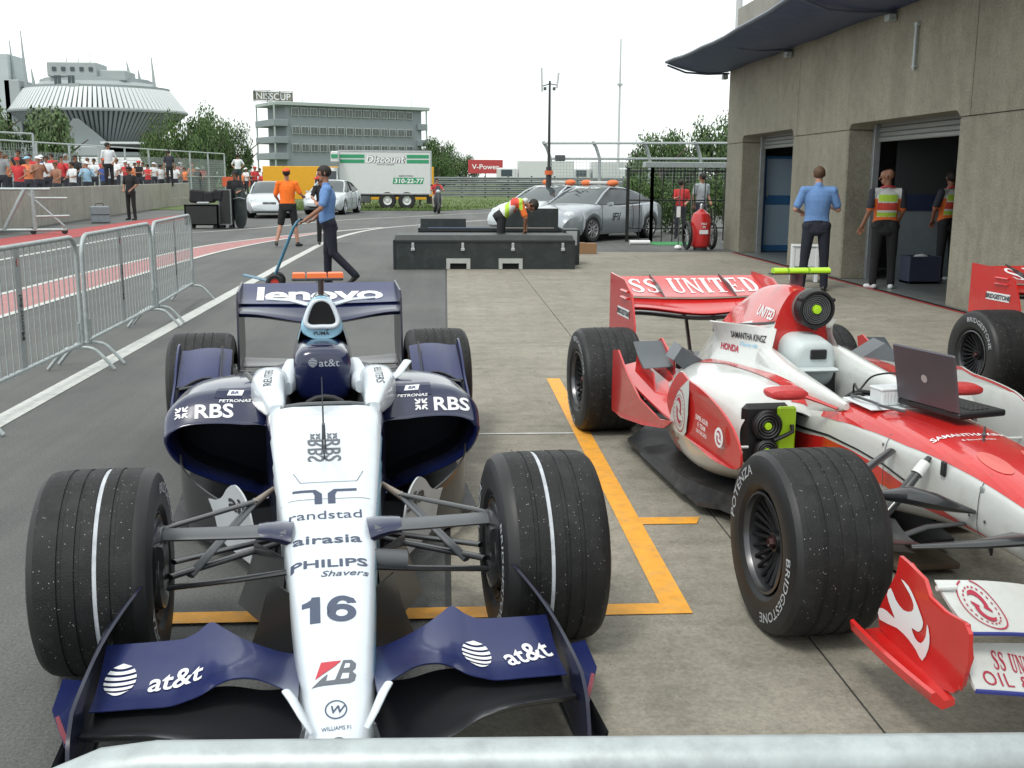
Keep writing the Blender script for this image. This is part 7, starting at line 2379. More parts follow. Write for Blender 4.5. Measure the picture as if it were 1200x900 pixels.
# ------------------------------------------------------------------ road cars
silver = mat('silver_car_paint', (.33, .36, .39), .28, metal=.35, noise=.03, nscale=4, coat=.7)
silver_w = mat('pale_silver_paint', (.52, .56, .58), .28, metal=.25, noise=.03, coat=.7)
car_glass = mat('car_glass', (.045, .058, .062), .05, spec=.8)
dark_glass = mat('tinted_side_glass', (.025, .03, .035), .08, spec=.8)
lamp_glass = mat('lamp_glass', (.55, .58, .60), .1, spec=.8)
def make_car(name, label, cat, loc, rotz, paint, kindof='coupe', group=None, roofbar=False, logo=False, rimcol=None):
    """x forward, origin on the ground mid-wheelbase"""
    t = thing(name, label, cat, loc, rotz, group)
    W = .87
    if kindof == 'coupe':
        prof = [(-2.30, .62, .30), (-2.24, .80, .24), (-2.05, .93, .20), (-1.7, .97, .19), (-1.0, .955, .18), (0, .93, .18), (.9, .94, .18), (1.3, .90, .18), (1.8, .80, .19), (2.1, .70, .21), (2.25, .60, .24), (2.33, .50, .30)]
        roof = [(-1.85, .94), (-1.5, 1.08), (-1.0, 1.26), (-.5, 1.36), (0, 1.39), (.25, 1.37), (.55, 1.24), (.85, 1.08), (1.12, .92)]
    else:
        prof = [(-2.25, .62, .30), (-2.2, .85, .24), (-2.0, .98, .20), (-1.6, 1.0, .19), (-1.0, .96, .18), (0, .94, .18), (.9, .95, .18), (1.3, .92, .18), (1.8, .82, .19), (2.05, .72, .21), (2.2, .60, .24), (2.28, .48, .30)]
        roof = [(-1.9, .97), (-1.55, 1.12), (-1.1, 1.36), (-.5, 1.44), (0, 1.45), (.3, 1.42), (.6, 1.27), (.9, 1.08), (1.15, .93)]
    wb = 1.355
    rings = []
    xs_ = sorted(set([round(v, 3) for v in srange(-2.30 if kindof == 'coupe' else -2.25, 2.33 if kindof == 'coupe' else 2.28, 48)] + [s_ * wb + d for s_ in (-1, 1) for d in (-.37, -.36, -.33, -.28, -.2, -.1, 0, .1, .2, .28, .33, .36, .37)]))
    for x in xs_:
        zt, zb = crom(prof, x)
        zs = zb
        for c_ in (-wb, wb):
            if abs(x - c_) < .365:
                zs = max(zs, .33 + sqrt(max(0, .365 ** 2 - (x - c_) ** 2)))
        e = max(0, abs(x) - 1.5) / .85
        w = W - .20 * e ** 2.2 - (.03 if zs <= zb + .01 else 0)
        fl = .02 if zs > zb + .01 else 0
        zc = min(max(.60, zs + .03), zt - .06)
        half = [(0, zb), (w * .7, zb), (w - .06 if zs <= zb + .01 else w - .22, zb + .0), (w - .01 + fl, max(zb + .08, zs)), (w + fl, zc), (w - .03, zt - .05), (w - .10, zt - .005), (w * .5, zt + .02), (0, zt + .028)]
        rings.append([(x, y, z) for y, z in half] + [(x, -y, z) for y, z in half[::-1][1:-1]])
    MB().loft(rings).build('body', paint, t, 50)
    # greenhouse
    gh = MB()
    rings = []
    rx = srange(roof[0][0], roof[-1][0], 26)
    for x in rx:
        z = crom(roof, x)[0]
        zb = crom(prof, x)[0] - .02
        k = min(1, max(0, (z - zb) / .42))
        wt = .74 - .20 * k
        half = [(0, zb), (.745, zb), (.745 - .19 * k * .95, zb + (z - zb) * .86), (wt - .06, z - .005), (wt * .5, z + .015), (0, z + .02)]
        rings.append([(x, y, zz) for y, zz in half] + [(x, -y, zz) for y, zz in half[::-1][1:-1]])
    gh.loft(rings)
    gh.m = []
    fx_ = .22 if kindof == 'coupe' else .27
    for f in gh.f:
        c = sum((Vector(gh.v[i]) for i in f), Vector()) / len(f)
        z = crom(roof, c.x)[0]
        side = abs(c.y) > .50 and c.z < z - .06
        if side:
            gh.m.append(2)
        elif c.x > fx_ and c.z > .93:
            gh.m.append(1)
        elif c.x < (-1.02 if kindof == 'coupe' else -1.12):
            gh.m.append(1)
        else:
            gh.m.append(0)
    ghm = [paint, car_glass, dark_glass]
    gh.build('greenhouse', ghm, t, 40)
    for s in (-1, 1):
        MB().tube([(roof[-1][0] - .02, s * .745, .93), (.62, s * .655, 1.21), (fx_, s * .56, crom(roof, fx_)[0] - .02), (-.5, s * .545, crom(roof, -.5)[0] - .035), (-1.1, s * .57, crom(roof, -1.1)[0] - .03), (roof[0][0] + .05, s * .70, roof[0][1] + .0)], .028, 8, flat=.8).build('roof_pillar', paint, t)
        if kindof != 'coupe':
            MB().tube([(-.45, s * .745, .95), (-.42, s * .56, 1.40)], .025, 6).build('roof_pillar', black_m, t)
        MB().loft([[(x, s * (.87 + .10 * b_), z_) for b_, z_ in ((0, .93), (.5, .99), (1.3, 1.0), (1.4, .93), (.6, .89))] for x in (.66, .80)]).build('door_mirror', paint, t, 40)
        h_ = MB().ball((1.98, s * .58, .66), (.17, .17, .115), 14)
        h_.build('headlight', lamp_glass, t, 60)
        if kindof == 'coupe':
            MB().ball((2.12, s * .36, .60), (.12, .115, .085), 14).build('headlight', lamp_glass, t, 60)
        for sx_ in ((.92, -.52) if kindof == 'coupe' else (.95, .02, -.85)):
            MB().tube([(sx_, s * .835, .27), (sx_ + .02, s * .868, .60), (sx_ + .01, s * .842, .86), (sx_ - .03, s * .79, .935)], .0065, 5).build('door_seam', black_m, t)
        MB().tube([(1.05, s * .75, .925), (0, s * .755, .925), (-1.2, s * .75, .955), (-1.7, s * .71, .975)], .012, 6).build('window_trim', black_m, t)
        MB().tube([(2.2, s * .50, .50), (2.05, s * .66, .60), (1.6, s * .70, .80), (1.2, s * .70, .915)], .005, 5).build('bonnet_seam', black_m, t)
        MB().box((-.30, s * .84, .80), (.16, .04, .025), bev=.006).build('door_handle', paint, t)
        MB().box((2.20, s * .42, .34), (.16, .42, .10), bev=.02).build('lower_intake', black_m, t)
        for c_ in (-wb, wb):
            M2 = Matrix.Translation((c_, s * .76, .33))
            w_ = MB().lathe([(-.11, .2), (-.115, .30), (-.09, .33), (.09, .33), (.115, .30), (.11, .235), (.06, .22)] if s > 0 else [(.11, .2), (.115, .30), (.09, .33), (-.09, .33), (-.115, .30), (-.11, .235), (-.06, .22)], 30, axis='y', M=M2).build('wheel', sidewall_m, t)
            q = MB().lathe([(s * .10, .235), (s * .11, .225), (s * .06, .215), (s * .03, .20), (s * .03, .001)], 30, axis='y', M=M2, mis=[0, 0, 0, 1])
            q.build('rim', [rimcol or alu, black_m], w_)
            q = MB()
            for k in range(10):
                a = 2 * pi * k / 10
                q.tube([(c_ + .03 * cos(a), s * (.76 + .075), .33 + .03 * sin(a)), (c_ + .215 * cos(a + .06), s * (.76 + .09), .33 + .215 * sin(a + .06))], [.020, .013], 6)
            q.build('spokes', rimcol or alu, w_)
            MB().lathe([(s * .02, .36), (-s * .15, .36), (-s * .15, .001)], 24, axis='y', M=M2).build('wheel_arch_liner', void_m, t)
    MB().box((2.285, 0, .56), (.06, .50, .13), bev=.02).build('grille', black_m, t)
    gq = MB()
    for k in range(3):
        gq.box((2.32, 0, .525 + k * .035), (.012, .46, .010))
    kind(gq.build('grille_bars', alu, t, smooth=0), 'stuff')
    MB().lathe([(0, .055), (.012, .055), (.012, .042), (0, .042)], 20, M=Matrix.Translation((2.315, 0, .56))).build('badge', chrome, t)
    MB().box((2.30, 0, .33), (.04, .9, .07), bev=.015).build('lower_grille', black_m, t)
    if roofbar:
        bar = MB().box((-.15, 0, 1.47), (.16, .62, .09), bev=.03).build('light_bar', mat('pale_light_bar', (.5, .5, .48), .4), t)
        for s in (-1, 1):
            MB().loft([ring(.001, 1.39, 1.39, 2, 2, 4)] * 2) if False else None
            MB().ball((-.15, s * .42, 1.465), (.15, .16, .085), 14).build('beacon_cover', mat('orange_cover', (.72, .17, .05), .6), bar)
            MB().cyl((-.15, s * .25, 1.37), (-.15, s * .25, 1.45), .02).build('bar_foot', black_m, bar)
        decal('lettering', text2d('Safety Car', .11, 1.2, bold=.01, shear=.15), white_print, t, (0, 0, 0), (0, 1, 0), (0, 0, 1), grid=.2,
              wrap=lambda u, v: Vector((.40 + .0 - v * .75, u, crom(roof, .40 - v * .75)[0] + .032)))
    if logo:
        lg_ = join2d(shift2d(text2d('F', .19, 1.35, shear=.3, bold=.03), -.10, 0), shift2d(text2d('1', .19, 1.2, shear=.3, bold=.03), .09, 0))
        decal('logo', lg_, black_print, t, (.28, .862, .62), (-1, 0, 0), (0, 0, 1), D=(0, -1, 0), grid=0)
    return t
fwdx = Vector((-.677, -.736))
ang = atan2(fwdx.y, fwdx.x)
make_car('safety_car', 'silver coupe with roof light bar and racing logo on its door, nearest the garage', 'car', (3.98, 28.42, 0), ang, silver, 'coupe', 'silver safety cars', True, True)
make_car('safety_car', 'silver coupe with orange roof beacons parked behind the other coupe', 'car', (3.22, 31.5, 0), ang, silver_w, 'coupe', 'silver safety cars', True, False)
make_car('silver_car', 'pale silver car facing the camera beside the black flight cases', 'car', (-7.05, 44.0, 0), radians(-82), silver_w, 'coupe', None, False, False)
make_car('silver_car', 'pale silver saloon parked in front of the rental truck, facing the camera', 'car', (-4.95, 48.0, 0), radians(-98), silver_w, 'saloon', None, False, False)
# ------------------------------------------------------------------ rental box truck (cab to the left, facing the camera side)
tk = thing('box_truck', 'white rental box truck with green stripes and Discount lettering', 'truck', (-3.35, 54.2, 0), radians(2))
bodyw = mat('truck_white', (.62, .64, .63), .4, noise=.04, nscale=1.5, dirt=(.45, .45, .42), dscale=1.5, damt=.4)
greenp = mat('green_print', (.03, .28, .13))
MB().box((.02, 1.0, 1.66), (4.15, 2.1, 1.92), bev=.03).build('box_body', bodyw, tk, smooth=0)
q = MB()
for z in (.70, 2.60):
    q.box((.02, -.06, z), (4.17, .03, .05))
kind(q.build('trim_rails', alu, tk, smooth=0), 'stuff')
MB().box((-2.055, -.058, 1.66), (.06, .04, 1.92)).build('corner_post', steel, tk, smooth=0)
MB().box((2.09, -.058, 1.66), (.06, .04, 1.92)).build('corner_post', steel, tk, smooth=0)
MB().box((-2.2, .15, 2.32), (.35, 1.5, .50), bev=.05).build('luton_head', bodyw, tk, smooth=0)
# cab turned towards the viewer on the left
cabp = MB()
cabp.loft([[(-3.15, -.35, .45), (-2.1, -.35, .45), (-2.1, 1.4, .45), (-3.15, 1.4, .45)], [(-3.15, -.35, 1.15), (-2.1, -.35, 1.15), (-2.1, 1.4, 1.15), (-3.15, 1.4, 1.15)], [(-3.0, -.22, 1.75), (-2.1, -.22, 1.75), (-2.1, 1.3, 1.75), (-3.0, 1.3, 1.75)], [(-2.85, -.15, 1.85), (-2.1, -.15, 1.85), (-2.1, 1.2, 1.85), (-2.85, 1.2, 1.85)]])
cabp.build('cab', bodyw, tk, 30)
MB().plate([(-3.05, 1.18), (-2.16, 1.18), (-2.16, 1.70), (-2.94, 1.70)], lambda u, v, w: (u, -.355 + (v - 1.15) * .21 - w, v), .012).build('window', dark_glass, tk, smooth=0)
MB().box((-3.05, -.42, 1.25), (.10, .10, .26), bev=.02).build('door_mirror', black_m, tk)
MB().box((-2.6, -.36, .62), (1.0, .05, .03)).build('door_sill', black_m, tk, smooth=0)
for z, h in ((2.36, .16), (2.14, .16)):
    for x, w in ((-1.45, 1.1), (1.5, 1.0)):
        MB().box((x, -.054, z), (w, .006, h)).build('green_stripe', greenp, tk, smooth=0)
for dx, mt_, of in ((.0, black_print, .060), (-.025, white_print, .066)):
    decal('lettering', text2d('Discount', .30, 1.10, shear=.25, bold=.035 if dx else .07), mt_, tk, (.02 + dx, -of, 2.24), (1, 0, 0), (0, 0, 1), D=(0, 1, 0), off=0, grid=0)
decal('lettering', text2d('AUTO ET CAMIONS', .055, 1.1), black_print, tk, (.05, -.06, 2.00), (1, 0, 0), (0, 0, 1), D=(0, 1, 0), off=0, grid=0)
decal('green_panel', poly2d([(-.70, -.14), (.66, -.14), (.72, .14), (-.66, .14)]), greenp, tk, (1.05, -.057, 1.28), (1, 0, 0), (0, 0, 1), D=(0, 1, 0), off=0, grid=0)
decal('lettering', text2d('310-22-77', .19, 1.15, bold=.04, shear=.1), white_print, tk, (1.06, -.062, 1.28), (1, 0, 0), (0, 0, 1), D=(0, 1, 0), off=0, grid=0)
decal('lettering', text2d('RESERVATIONS', .06, 1.1, bold=.02), black_print, tk, (.95, -.06, 1.50), (1, 0, 0), (0, 0, 1), D=(0, 1, 0), off=0, grid=0)
MB().box((-2.2, -.62, 2.35), (.30, .01, .16)).build('green_stripe', greenp, tk, smooth=0)
q = MB().box((.0, 1.0, .62), (4.0, 1.6, .14)).box((-.9, 0.1, .45), (.5, .3, .3), bev=.03)
q.build('chassis', steel_dark, tk, smooth=0)
for x in (-2.55, .10, .98):
    w_ = MB().lathe([(-.14, .2), (-.145, .36), (-.11, .40), (.11, .40), (.145, .36), (.14, .2)], 28, axis='y', M=Matrix.Translation((x, .08, .40))).build('wheel', sidewall_m, tk)
    MB().lathe([(-.14, .22), (-.10, .20), (-.06, .10), (-.10, .08), (-.11, .001)], 24, axis='y', M=Matrix.Translation((x, .08, .40))).build('rim', bodyw, w_)
MB().box((2.0, .1, .42), (.25, .04, .35)).build('mud_flap', black_m, tk, smooth=0)
# ------------------------------------------------------------------ scooter
sc_ = thing('scooter', 'small dark scooter with a rider coming towards the camera', 'scooter', (-.40, 48.5, 0), radians(8))
for y in (-.62, .62):
    w_ = MB().lathe([(-.05, .16), (-.055, .22), (0, .25), (.055, .22), (.05, .16)], 24, M=Matrix.Translation((0, y, .25))).build('wheel', sidewall_m, sc_)
    MB().lathe([(-.03, .16), (-.03, .001)], 20, M=Matrix.Translation((0, y, .25))).lathe([(.03, .16), (.03, .001)], 20, M=Matrix.Translation((0, y, .25))).build('rim', alu, w_)
MB().loft([ring(.10, .25, .50, 2.6, 2.6, 20, 0, .75), ring(.15, .30, .72, 2.6, 2.6, 20, 0, .45), ring(.15, .30, .70, 2.6, 2.6, 20, 0, .1), ring(.14, .26, .36, 2.6, 2.6, 20, 0, -.1), ring(.14, .26, .36, 2.6, 2.6, 20, 0, -.28)]).build('body', mat('dark_scooter_paint', (.03, .03, .035), .3, coat=.5), sc_)
MB().loft([ring(.17, .30, .95, 3, 3, 20, 0, -.34), ring(.15, .28, .98, 3, 3, 20, 0, -.42), ring(.06, .40, .90, 3, 3, 20, 0, -.48)]).build('leg_shield', mat('dark_scooter_paint', (.03, .03, .035)), sc_)
MB().cyl((0, -.46, 1.0), (0, -.62, .3), .03).build('fork', steel_dark, sc_)
MB().tube([(-.32, -.30, 1.02), (-.1, -.40, 1.04), (.1, -.40, 1.04), (.32, -.30, 1.02)], .017, 8).build('handlebar', steel_dark, sc_)
MB().ball((0, -.46, .98), (.11, .07, .08), 12).build('headlight', lamp_glass, sc_)
for s in (-1, 1):
    MB().tube([(s * .2, -.36, 1.04), (s * .27, -.38, 1.22)], .007, 6).build('mirror_stem', steel_dark, sc_)
    MB().ball((s * .27, -.38, 1.25), (.06, .02, .04), 10).build('mirror', black_m, sc_)
MB().box((0, .25, .74), (.24, .6, .08), bev=.03).build('seat', black_m, sc_)
MB().plate([(-.12, 1.0), (.12, 1.0), (.09, 1.22), (-.09, 1.22)], lambda u, v, w: (u, -.50 + (v - 1) * .3 + w, v), .006).build('windscreen', mat('smoked_screen', (.05, .05, .05), .1), sc_)

tk.scale = (1.1, 1.1, 1.1)
tk.location = (-3.02, 54.4, 0)
# ------------------------------------------------------------------ crowd barriers
def barrier(label, loc, rotz, L_=2.45, H_=1.10, sign=None, legs=True, pitch=.105, group='crowd control barriers', br=.0052, tr=.019):
    """local x along the barrier"""
    t = thing('crowd_barrier', label, 'barrier', loc, rotz, group)
    h = L_ / 2
    R_ = .16
    z0 = .20
    path = [(-h, 0, z0)] + [(-h, 0, H_ - R_)] + [(-h + R_ - R_ * cos(a), 0, H_ - R_ + R_ * sin(a)) for a in srange(.2, pi / 2, 6)] + [(h - R_ + R_ * sin(a), 0, H_ - R_ + R_ * cos(a)) for a in srange(0, pi / 2 - .2, 6)] + [(h, 0, H_ - R_), (h, 0, z0)]
    MB().tube(path, tr, 12).build('frame_tube', steel, t, 60)
    MB().cyl((-h, 0, z0 + .02), (h, 0, z0 + .02), tr * .85, n=12).build('bottom_rail', steel, t, 60)
    n = int((L_ - .1) / pitch)
    me = None
    for i in range(1, n):
        x = -h + L_ * i / n
        top = H_ - .01
        if x < -h + R_:
            top = H_ - R_ + sqrt(max(0, R_ ** 2 - (-h + R_ - x) ** 2))
        if x > h - R_:
            top = H_ - R_ + sqrt(max(0, R_ ** 2 - (x - h + R_) ** 2))
        if top < H_ - .012 or me is None:
            me_ = MB().cyl((0, 0, z0 + .02), (0, 0, top), br, n=6).mesh('bar', steel, 60)
            if top >= H_ - .012:
                me = me_
        else:
            me_ = me
        link('bar', me_, t, (x, 0, 0))
    if legs:
        for x in (-h + .07, h - .07):
            pts = spline([(x, -.27, .012), (x, -.17, .13), (x, -.10, .185), (x, 0, .195), (x, .10, .185), (x, .17, .13), (x, .27, .012)], 3, False)
            MB().tube(pts, .0145, 10).build('foot', steel, t, 60)
            MB().cyl((x, 0, .19), (x, 0, .40), .013, n=10).build('foot_stem', steel, t)
    if sign:
        x = sign
        sb_ = MB().box((x, -.012, .66), (.105, .004, .84)).build('sign_strip', mat('grey_sign_strip', (.33, .36, .36), .5, noise=.15, nscale=12), t, smooth=0)
        decal('lettering', shift2d(text2d('Montréal', .055, 1.15, bold=.02), rot=pi / 2), black_print, sb_, (x, -.016, .60), (1, 0, 0), (0, 0, 1), D=(0, 1, 0), off=.001, grid=0)
        decal('logo', ell2d(0, 0, .026, .03, 10), mat('rosette_red', (.45, .05, .05), .5), sb_, (x, -.016, .99), (1, 0, 0), (0, 0, 1), D=(0, 1, 0), off=.001, grid=0)
        decal('logo', ell2d(0, 0, .012, .03, 6), mat('pale_print', (.5, .5, .5), .5), sb_, (x, -.017, .99), (1, 0, 0), (0, 0, 1), D=(0, 1, 0), off=.0015, grid=0)
    return t
RB = radians(90)
barrier('nearest galvanised crowd barrier on the left with a black lettered strip', (-3.02, 7.74, 0), RB + .006, sign=-.05)
barrier('middle galvanised crowd barrier of the left row with narrow lettered strip', (-3.075, 10.33, 0), RB + .037, sign=-.05)
barrier('farthest galvanised crowd barrier of the left row beside the white line', (-3.215, 12.90, 0), RB + .07, sign=-.02)
# small coupling hooks
# foreground barrier: only its top tube crosses the bottom of the picture
fb_ = barrier('close galvanised barrier whose top rail crosses the bottom of the view', (.90, .800, 0), radians(-2.0), L_=2.62, H_=1.10, sign=None, group='crowd control barriers', tr=.0215)
# ------------------------------------------------------------------ sack truck
st_ = thing('sack_truck', 'blue two wheeled sack truck being pushed by the man in pale blue shirt', 'sack truck', (-2.45, 15.32, 0), radians(4))
bl_m = mat('teal_blue_paint', (.05, .17, .26), .4, noise=.15)
for s in (-1, 1):
    q = MB().tube([(-.10, s * .10, .10), (.0, s * .11, .16), (.16, s * .12, .55), (.30, s * .11, .88), (.36, s * .08, .97), (.42, s * .03, 1.0)], .017, 8)
    q.build('side_rail', bl_m, st_)
    w_ = MB().lathe([(-.03, .06), (-.035, .10), (0, .125), (.035, .10), (.03, .06)], 24, axis='y', M=Matrix.Translation((.03, s * .19, .125))).build('wheel', sidewall_m, st_)
    MB().lathe([(-.02, .062), (-.02, .001)], 20, axis='y', M=Matrix.Translation((.03, s * .19, .125))).lathe([(.02, .062), (.02, .001)], 20, axis='y', M=Matrix.Translation((.03, s * .19, .125))).build('rim', mat('red_rim', (.50, .03, .02), .4), w_)
for x, z in ((.06, .30), (.16, .55), (.25, .76)):
    MB().cyl((x, -.12, z), (x, .12, z), .012, n=8).build('crossbar', bl_m, st_)
MB().box((-.25, 0, .115), (.42, .26, .012), bev=.004, M=Matrix.Rotation(radians(14), 4, 'Y')).build('toe_plate', bl_m, st_)
MB().cyl((.03, -.19, .125), (.03, .19, .125), .012).build('axle', steel_dark, st_)
MB().cyl((.42, -.12, 1.0), (.42, .12, 1.0), .018).build('handle', black_m, st_)
# ------------------------------------------------------------------ long black transport cases
case_m = mat('black_case_panel', (.020, .027, .027), .5, noise=.25, nscale=5, dirt=(.07, .08, .08), dscale=6, damt=.4)
edge_m = mat('case_edge', (.035, .04, .042), .35, metal=.3)
c1 = thing('transport_case', 'long closed black transport case with silver latches and fork pockets', 'case', (.675, 19.22, 0))
fp_ = [(-.12, .34), (.78 - .0, 1.22)]
q = MB()
poly = [(-1.58, 0), (-.66, 0), (-.66, .14), (-.26, .14), (-.26, 0), (.26, 0), (.26, .14), (.66, .14), (.66, 0), (1.58, 0), (1.58, .50), (-1.58, .50)]
q.plate(poly, lambda u, v, w: (u, -.47 + w, v), .02)
q.build('front_panel', case_m, c1, smooth=0)
MB().box((0, .03, .26), (3.14, .90, .48), bev=.01).build('body', case_m, c1, smooth=0)
MB().loft([[(-1.58, -.47, .505), (1.58, -.47, .505), (1.58, .47, .505), (-1.58, .47, .505)], [(-1.55, -.42, .60), (1.55, -.42, .60), (1.55, .44, .60), (-1.55, .44, .60)]]).build('lid', case_m, c1, smooth=0)
q = MB()
for z in (.50,):
    q.box((0, -.48, z), (3.18, .02, .03))
for x in (-1.58, 1.58):
    q.box((x, -.48, .26), (.03, .02, .50))
kind(q.build('edge_strips', edge_m, c1, smooth=0), 'stuff')
for x in (-1.25, -.38, .50, 1.38):
    l_ = MB().box((x, -.49, .42), (.05, .02, .10), bev=.006).build('latch', alu, c1)
    MB().box((x, -.50, .355), (.07, .02, .05), bev=.006).build('latch_plate', alu, l_)
for x in (-.46, .46):
    MB().plate([(-.21, 0), (-.145, 0), (-.145, .10), (.145, .10), (.145, 0), (.21, 0), (.21, .185), (-.21, .185)], lambda u, v, w: (x + u, -.485 + w, v + .012), .022).build('fork_pocket', mat('pale_pocket_metal', (.42, .43, .41), .5, noise=.12), c1, smooth=0)
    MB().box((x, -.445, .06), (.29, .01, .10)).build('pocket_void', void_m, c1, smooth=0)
c2 = thing('transport_case', 'open black transport case with raised lid behind the marshal', 'case', (.85, 20.85, 0))
MB().box((0, 0, .30), (2.75, .90, .60), bev=.01).build('body', case_m, c2, smooth=0)
for x, w, z in ((-.90, .9, .78), (.80, 1.18, .985)):
    MB().box((x, .50, (z + .6) / 2 - .0), (w, .03, z - .58), bev=.008).build('lid', case_m, c2, smooth=0)
q = MB()
for x in (-1.36, 1.36):
    q.box((x, -.05, .62), (.03, .85, .06))
q.box((0, -.46, .62), (2.7, .03, .06))
kind(q.build('rim', edge_m, c2, smooth=0), 'stuff')
MB().box((-.6, 0, .60), (1.2, .6, .06), bev=.01).build('blue_liner', mat('blue_foam', (.03, .05, .12), .8), c2, smooth=0)
MB().box((.75, -.1, .625), (1.0, .08, .03), bev=.01).build('pale_rod', mat('pale_rod', (.4, .38, .32), .5), c2, smooth=0)
t = thing('case_frame', 'small dark open box with pale inner panel at the right end of the cases', 'box', (2.32, 19.95, 0))
MB().box((0, 0, .33), (.30, .5, .66), bev=.01).build('body', case_m, t, smooth=0)
MB().box((0, -.255, .50), (.20, .01, .26)).build('panel', mat('pale_grey_panel', (.35, .37, .38), .5), t, smooth=0)
t = thing('cardboard_box', 'small brown cardboard box on the apron beside the black case', 'box', (2.98, 22.75, .006), radians(6))
card = mat('cardboard', (.32, .19, .10), .8, noise=.08, nscale=3)
MB().box((0, 0, .11), (.42, .30, .22), bev=.004).build('carton', card, t, smooth=0)
MB().box((0, 0, .2225), (.42, .05, .004)).build('tape', mat('brown_tape', (.22, .12, .06), .3), t, smooth=0)
MB().box((-.105, .0, .226), (.20, .29, .003), M=Matrix.Rotation(radians(1), 4, 'Y')).build('flap', card, t, smooth=0)
t = thing('paper_roll', 'white paper roll lying on the ground beside the front silver coupe', 'paper roll', (4.72, 25.9, .0), radians(4))
MB().cyl((-.25, 0, .055), (.25, 0, .055), .055, n=16).build('roll', white_print, t)
MB().cyl((-.255, 0, .055), (.255, 0, .055), .02, n=10).build('core', card, t)
# ------------------------------------------------------------------ wheeled fire extinguisher
ex = thing('fire_extinguisher', 'large red wheeled fire extinguisher standing at the end of the garage', 'fire extinguisher', (5.74, 23.9, 0), radians(4))
redc = mat('extinguisher_red', (.50, .02, .02), .3, coat=.5, noise=.06)
MB().lathe([(.06, .001), (.06, .15), (.10, .205), (.20, .225), (.70, .225), (.82, .18), (.88, .09), (.92, .05), (.92, .001)], 28, axis='z').build('cylinder', redc, ex)
MB().lathe([(0, .001), (0, .15), (.09, .16), (.09, .001)], 20, axis='z').build('base', steel_dark, ex)
MB().cyl((0, 0, .9), (0, 0, 1.0), .04).ball((0, 0, 1.0), .045, 10).build('valve', alu, ex)
MB().tube([(0, 0, .98), (.12, -.05, 1.02), (.22, -.05, .9), (.2, -.1, .6)], .016, 8).build('hose', black_m, ex)
for s in (-1, 1):
    w_ = MB().lathe([(-.03, .25), (-.035, .30), (0, .325), (.035, .30), (.03, .25)], 32, M=Matrix.Translation((s * .29, .08, .33))).build('wheel', sidewall_m, ex)
    q = MB()
    for k in range(10):
        a = 2 * pi * k / 10
        q.cyl((s * .29, .08, .33), (s * .29, .08 + .255 * cos(a), .33 + .255 * sin(a)), .006, n=5)
    q.build('spokes', steel, w_)
    MB().tube([(s * .16, .1, .1), (s * .18, .15, .7), (s * .17, .25, 1.15), (s * .10, .30, 1.2)], .014, 8).build('handle_tube', steel_dark, ex)
MB().cyl((-.30, .08, .33), (.30, .08, .33), .014).build('axle', steel_dark, ex)
MB().box((.0, -.226, .42), (.20, .006, .09)).build('label_plate', white_print, ex, smooth=0)
decal('lettering', text2d('FEU', .045, 1.2, bold=.04), white_print, ex, (0, -.228, .60), (1, 0, 0), (0, 0, 1), D=(0, 1, 0), grid=0)
decal('lettering', text2d('20', .045, 1.2, bold=.04), white_print, ex, (0, -.228, .53), (1, 0, 0), (0, 0, 1), D=(0, 1, 0), grid=0)
t = thing('sign_post', 'thin dark post with a white tag and pale foot beside the fire extinguisher', 'post', (5.28, 24.1, 0))
MB().cyl((0, 0, .05), (0, 0, 1.45), .013).build('post', steel_dark, t)
MB().ball((0, 0, .05), (.09, .09, .06), 12).build('foot', white_print, t)
MB().box((-.02, -.02, .85), (.09, .008, .24), bev=.003).build('tag', white_print, t, smooth=0)
# white bin behind the reading man
t = thing('plastic_stool', 'white plastic box stool standing behind the legs of the reading man', 'stool', (5.60, 16.4, .006), radians(-14))
wp = mat('white_plastic', (.66, .69, .70))
MB().box((0, 0, .57), (.42, .30, .03), bev=.01).build('seat', wp, t)
for s in (-1, 1):
    MB().box((s * .18, 0, .28), (.06, .28, .555), bev=.012).build('leg', wp, t)
MB().box((0, -.12, .40), (.32, .02, .30), bev=.006).build('panel', wp, t)
# ------------------------------------------------------------------ left background: wall, scaffold, boxes
cw = thing('concrete_wall', 'long low concrete wall with spectators crowding behind it', 'wall', (-12.64, 31.3, 0))
wall_ang = atan2(-2.2, 30.3)
dirw = Vector((-2.2, 30.3)).normalized()
for i in range(-4, 11):
    p = dirw * (i * 3.0)
    m = Matrix.Translation((p.x - .13, p.y + 1.5, .6)) @ Matrix.Rotation(-wall_ang * -1 if False else atan2(-dirw.x, dirw.y), 4, 'Z')
    MB().box((0, 0, 0), (.24, 2.975, 1.2), bev=.015, M=m).build('wall_panel', plain_conc, cw, smooth=0)
# ground behind the wall is raised a little
pf = MB().box((-19.6, 45, .20), (10.5, 46, .40), M=Matrix.Rotation(0, 4, 'Z'))
kind(pf.build('spectator_terrace', plain_conc, smooth=0), 'structure')
sf = thing('scaffold_frame', 'silver tubular gantry frame standing before the concrete wall at far left', 'scaffold', (-11.75, 30.0, 0), radians(12))
def tb(nm, a, b_, r=.03):
    MB().cyl(a, b_, r, n=10).build(nm, steel, sf)
tb('beam', (-1.6, 0, 1.22), (1.0, 0, 1.22), .04)
tb('leg', (-.25, 0, .1), (.35, 0, 1.2), .055)
tb('leg', (.55, 0, .1), (.55, 0, 1.2), .055)
tb('leg', (-.42, 0, .0), (-.42, 0, 1.0), .05)
tb('rail', (.55, 0, .98), (1.42, 0, .98), .03)
tb('rail', (.55, 0, .48), (1.45, 0, .50), .03)
tb('brace', (.42, 0, 1.1), (1.3, 0, .22), .028)
tb('base_rail', (-.35, 0, .12), (1.35, 0, .12), .04)
for x in (.5, 1.3):
    MB().lathe([(-.03, .001), (-.03, .08), (.03, .08), (.03, .001)], 14, axis='y', M=Matrix.Translation((x, 0, .08))).build('castor', sidewall_m, sf)
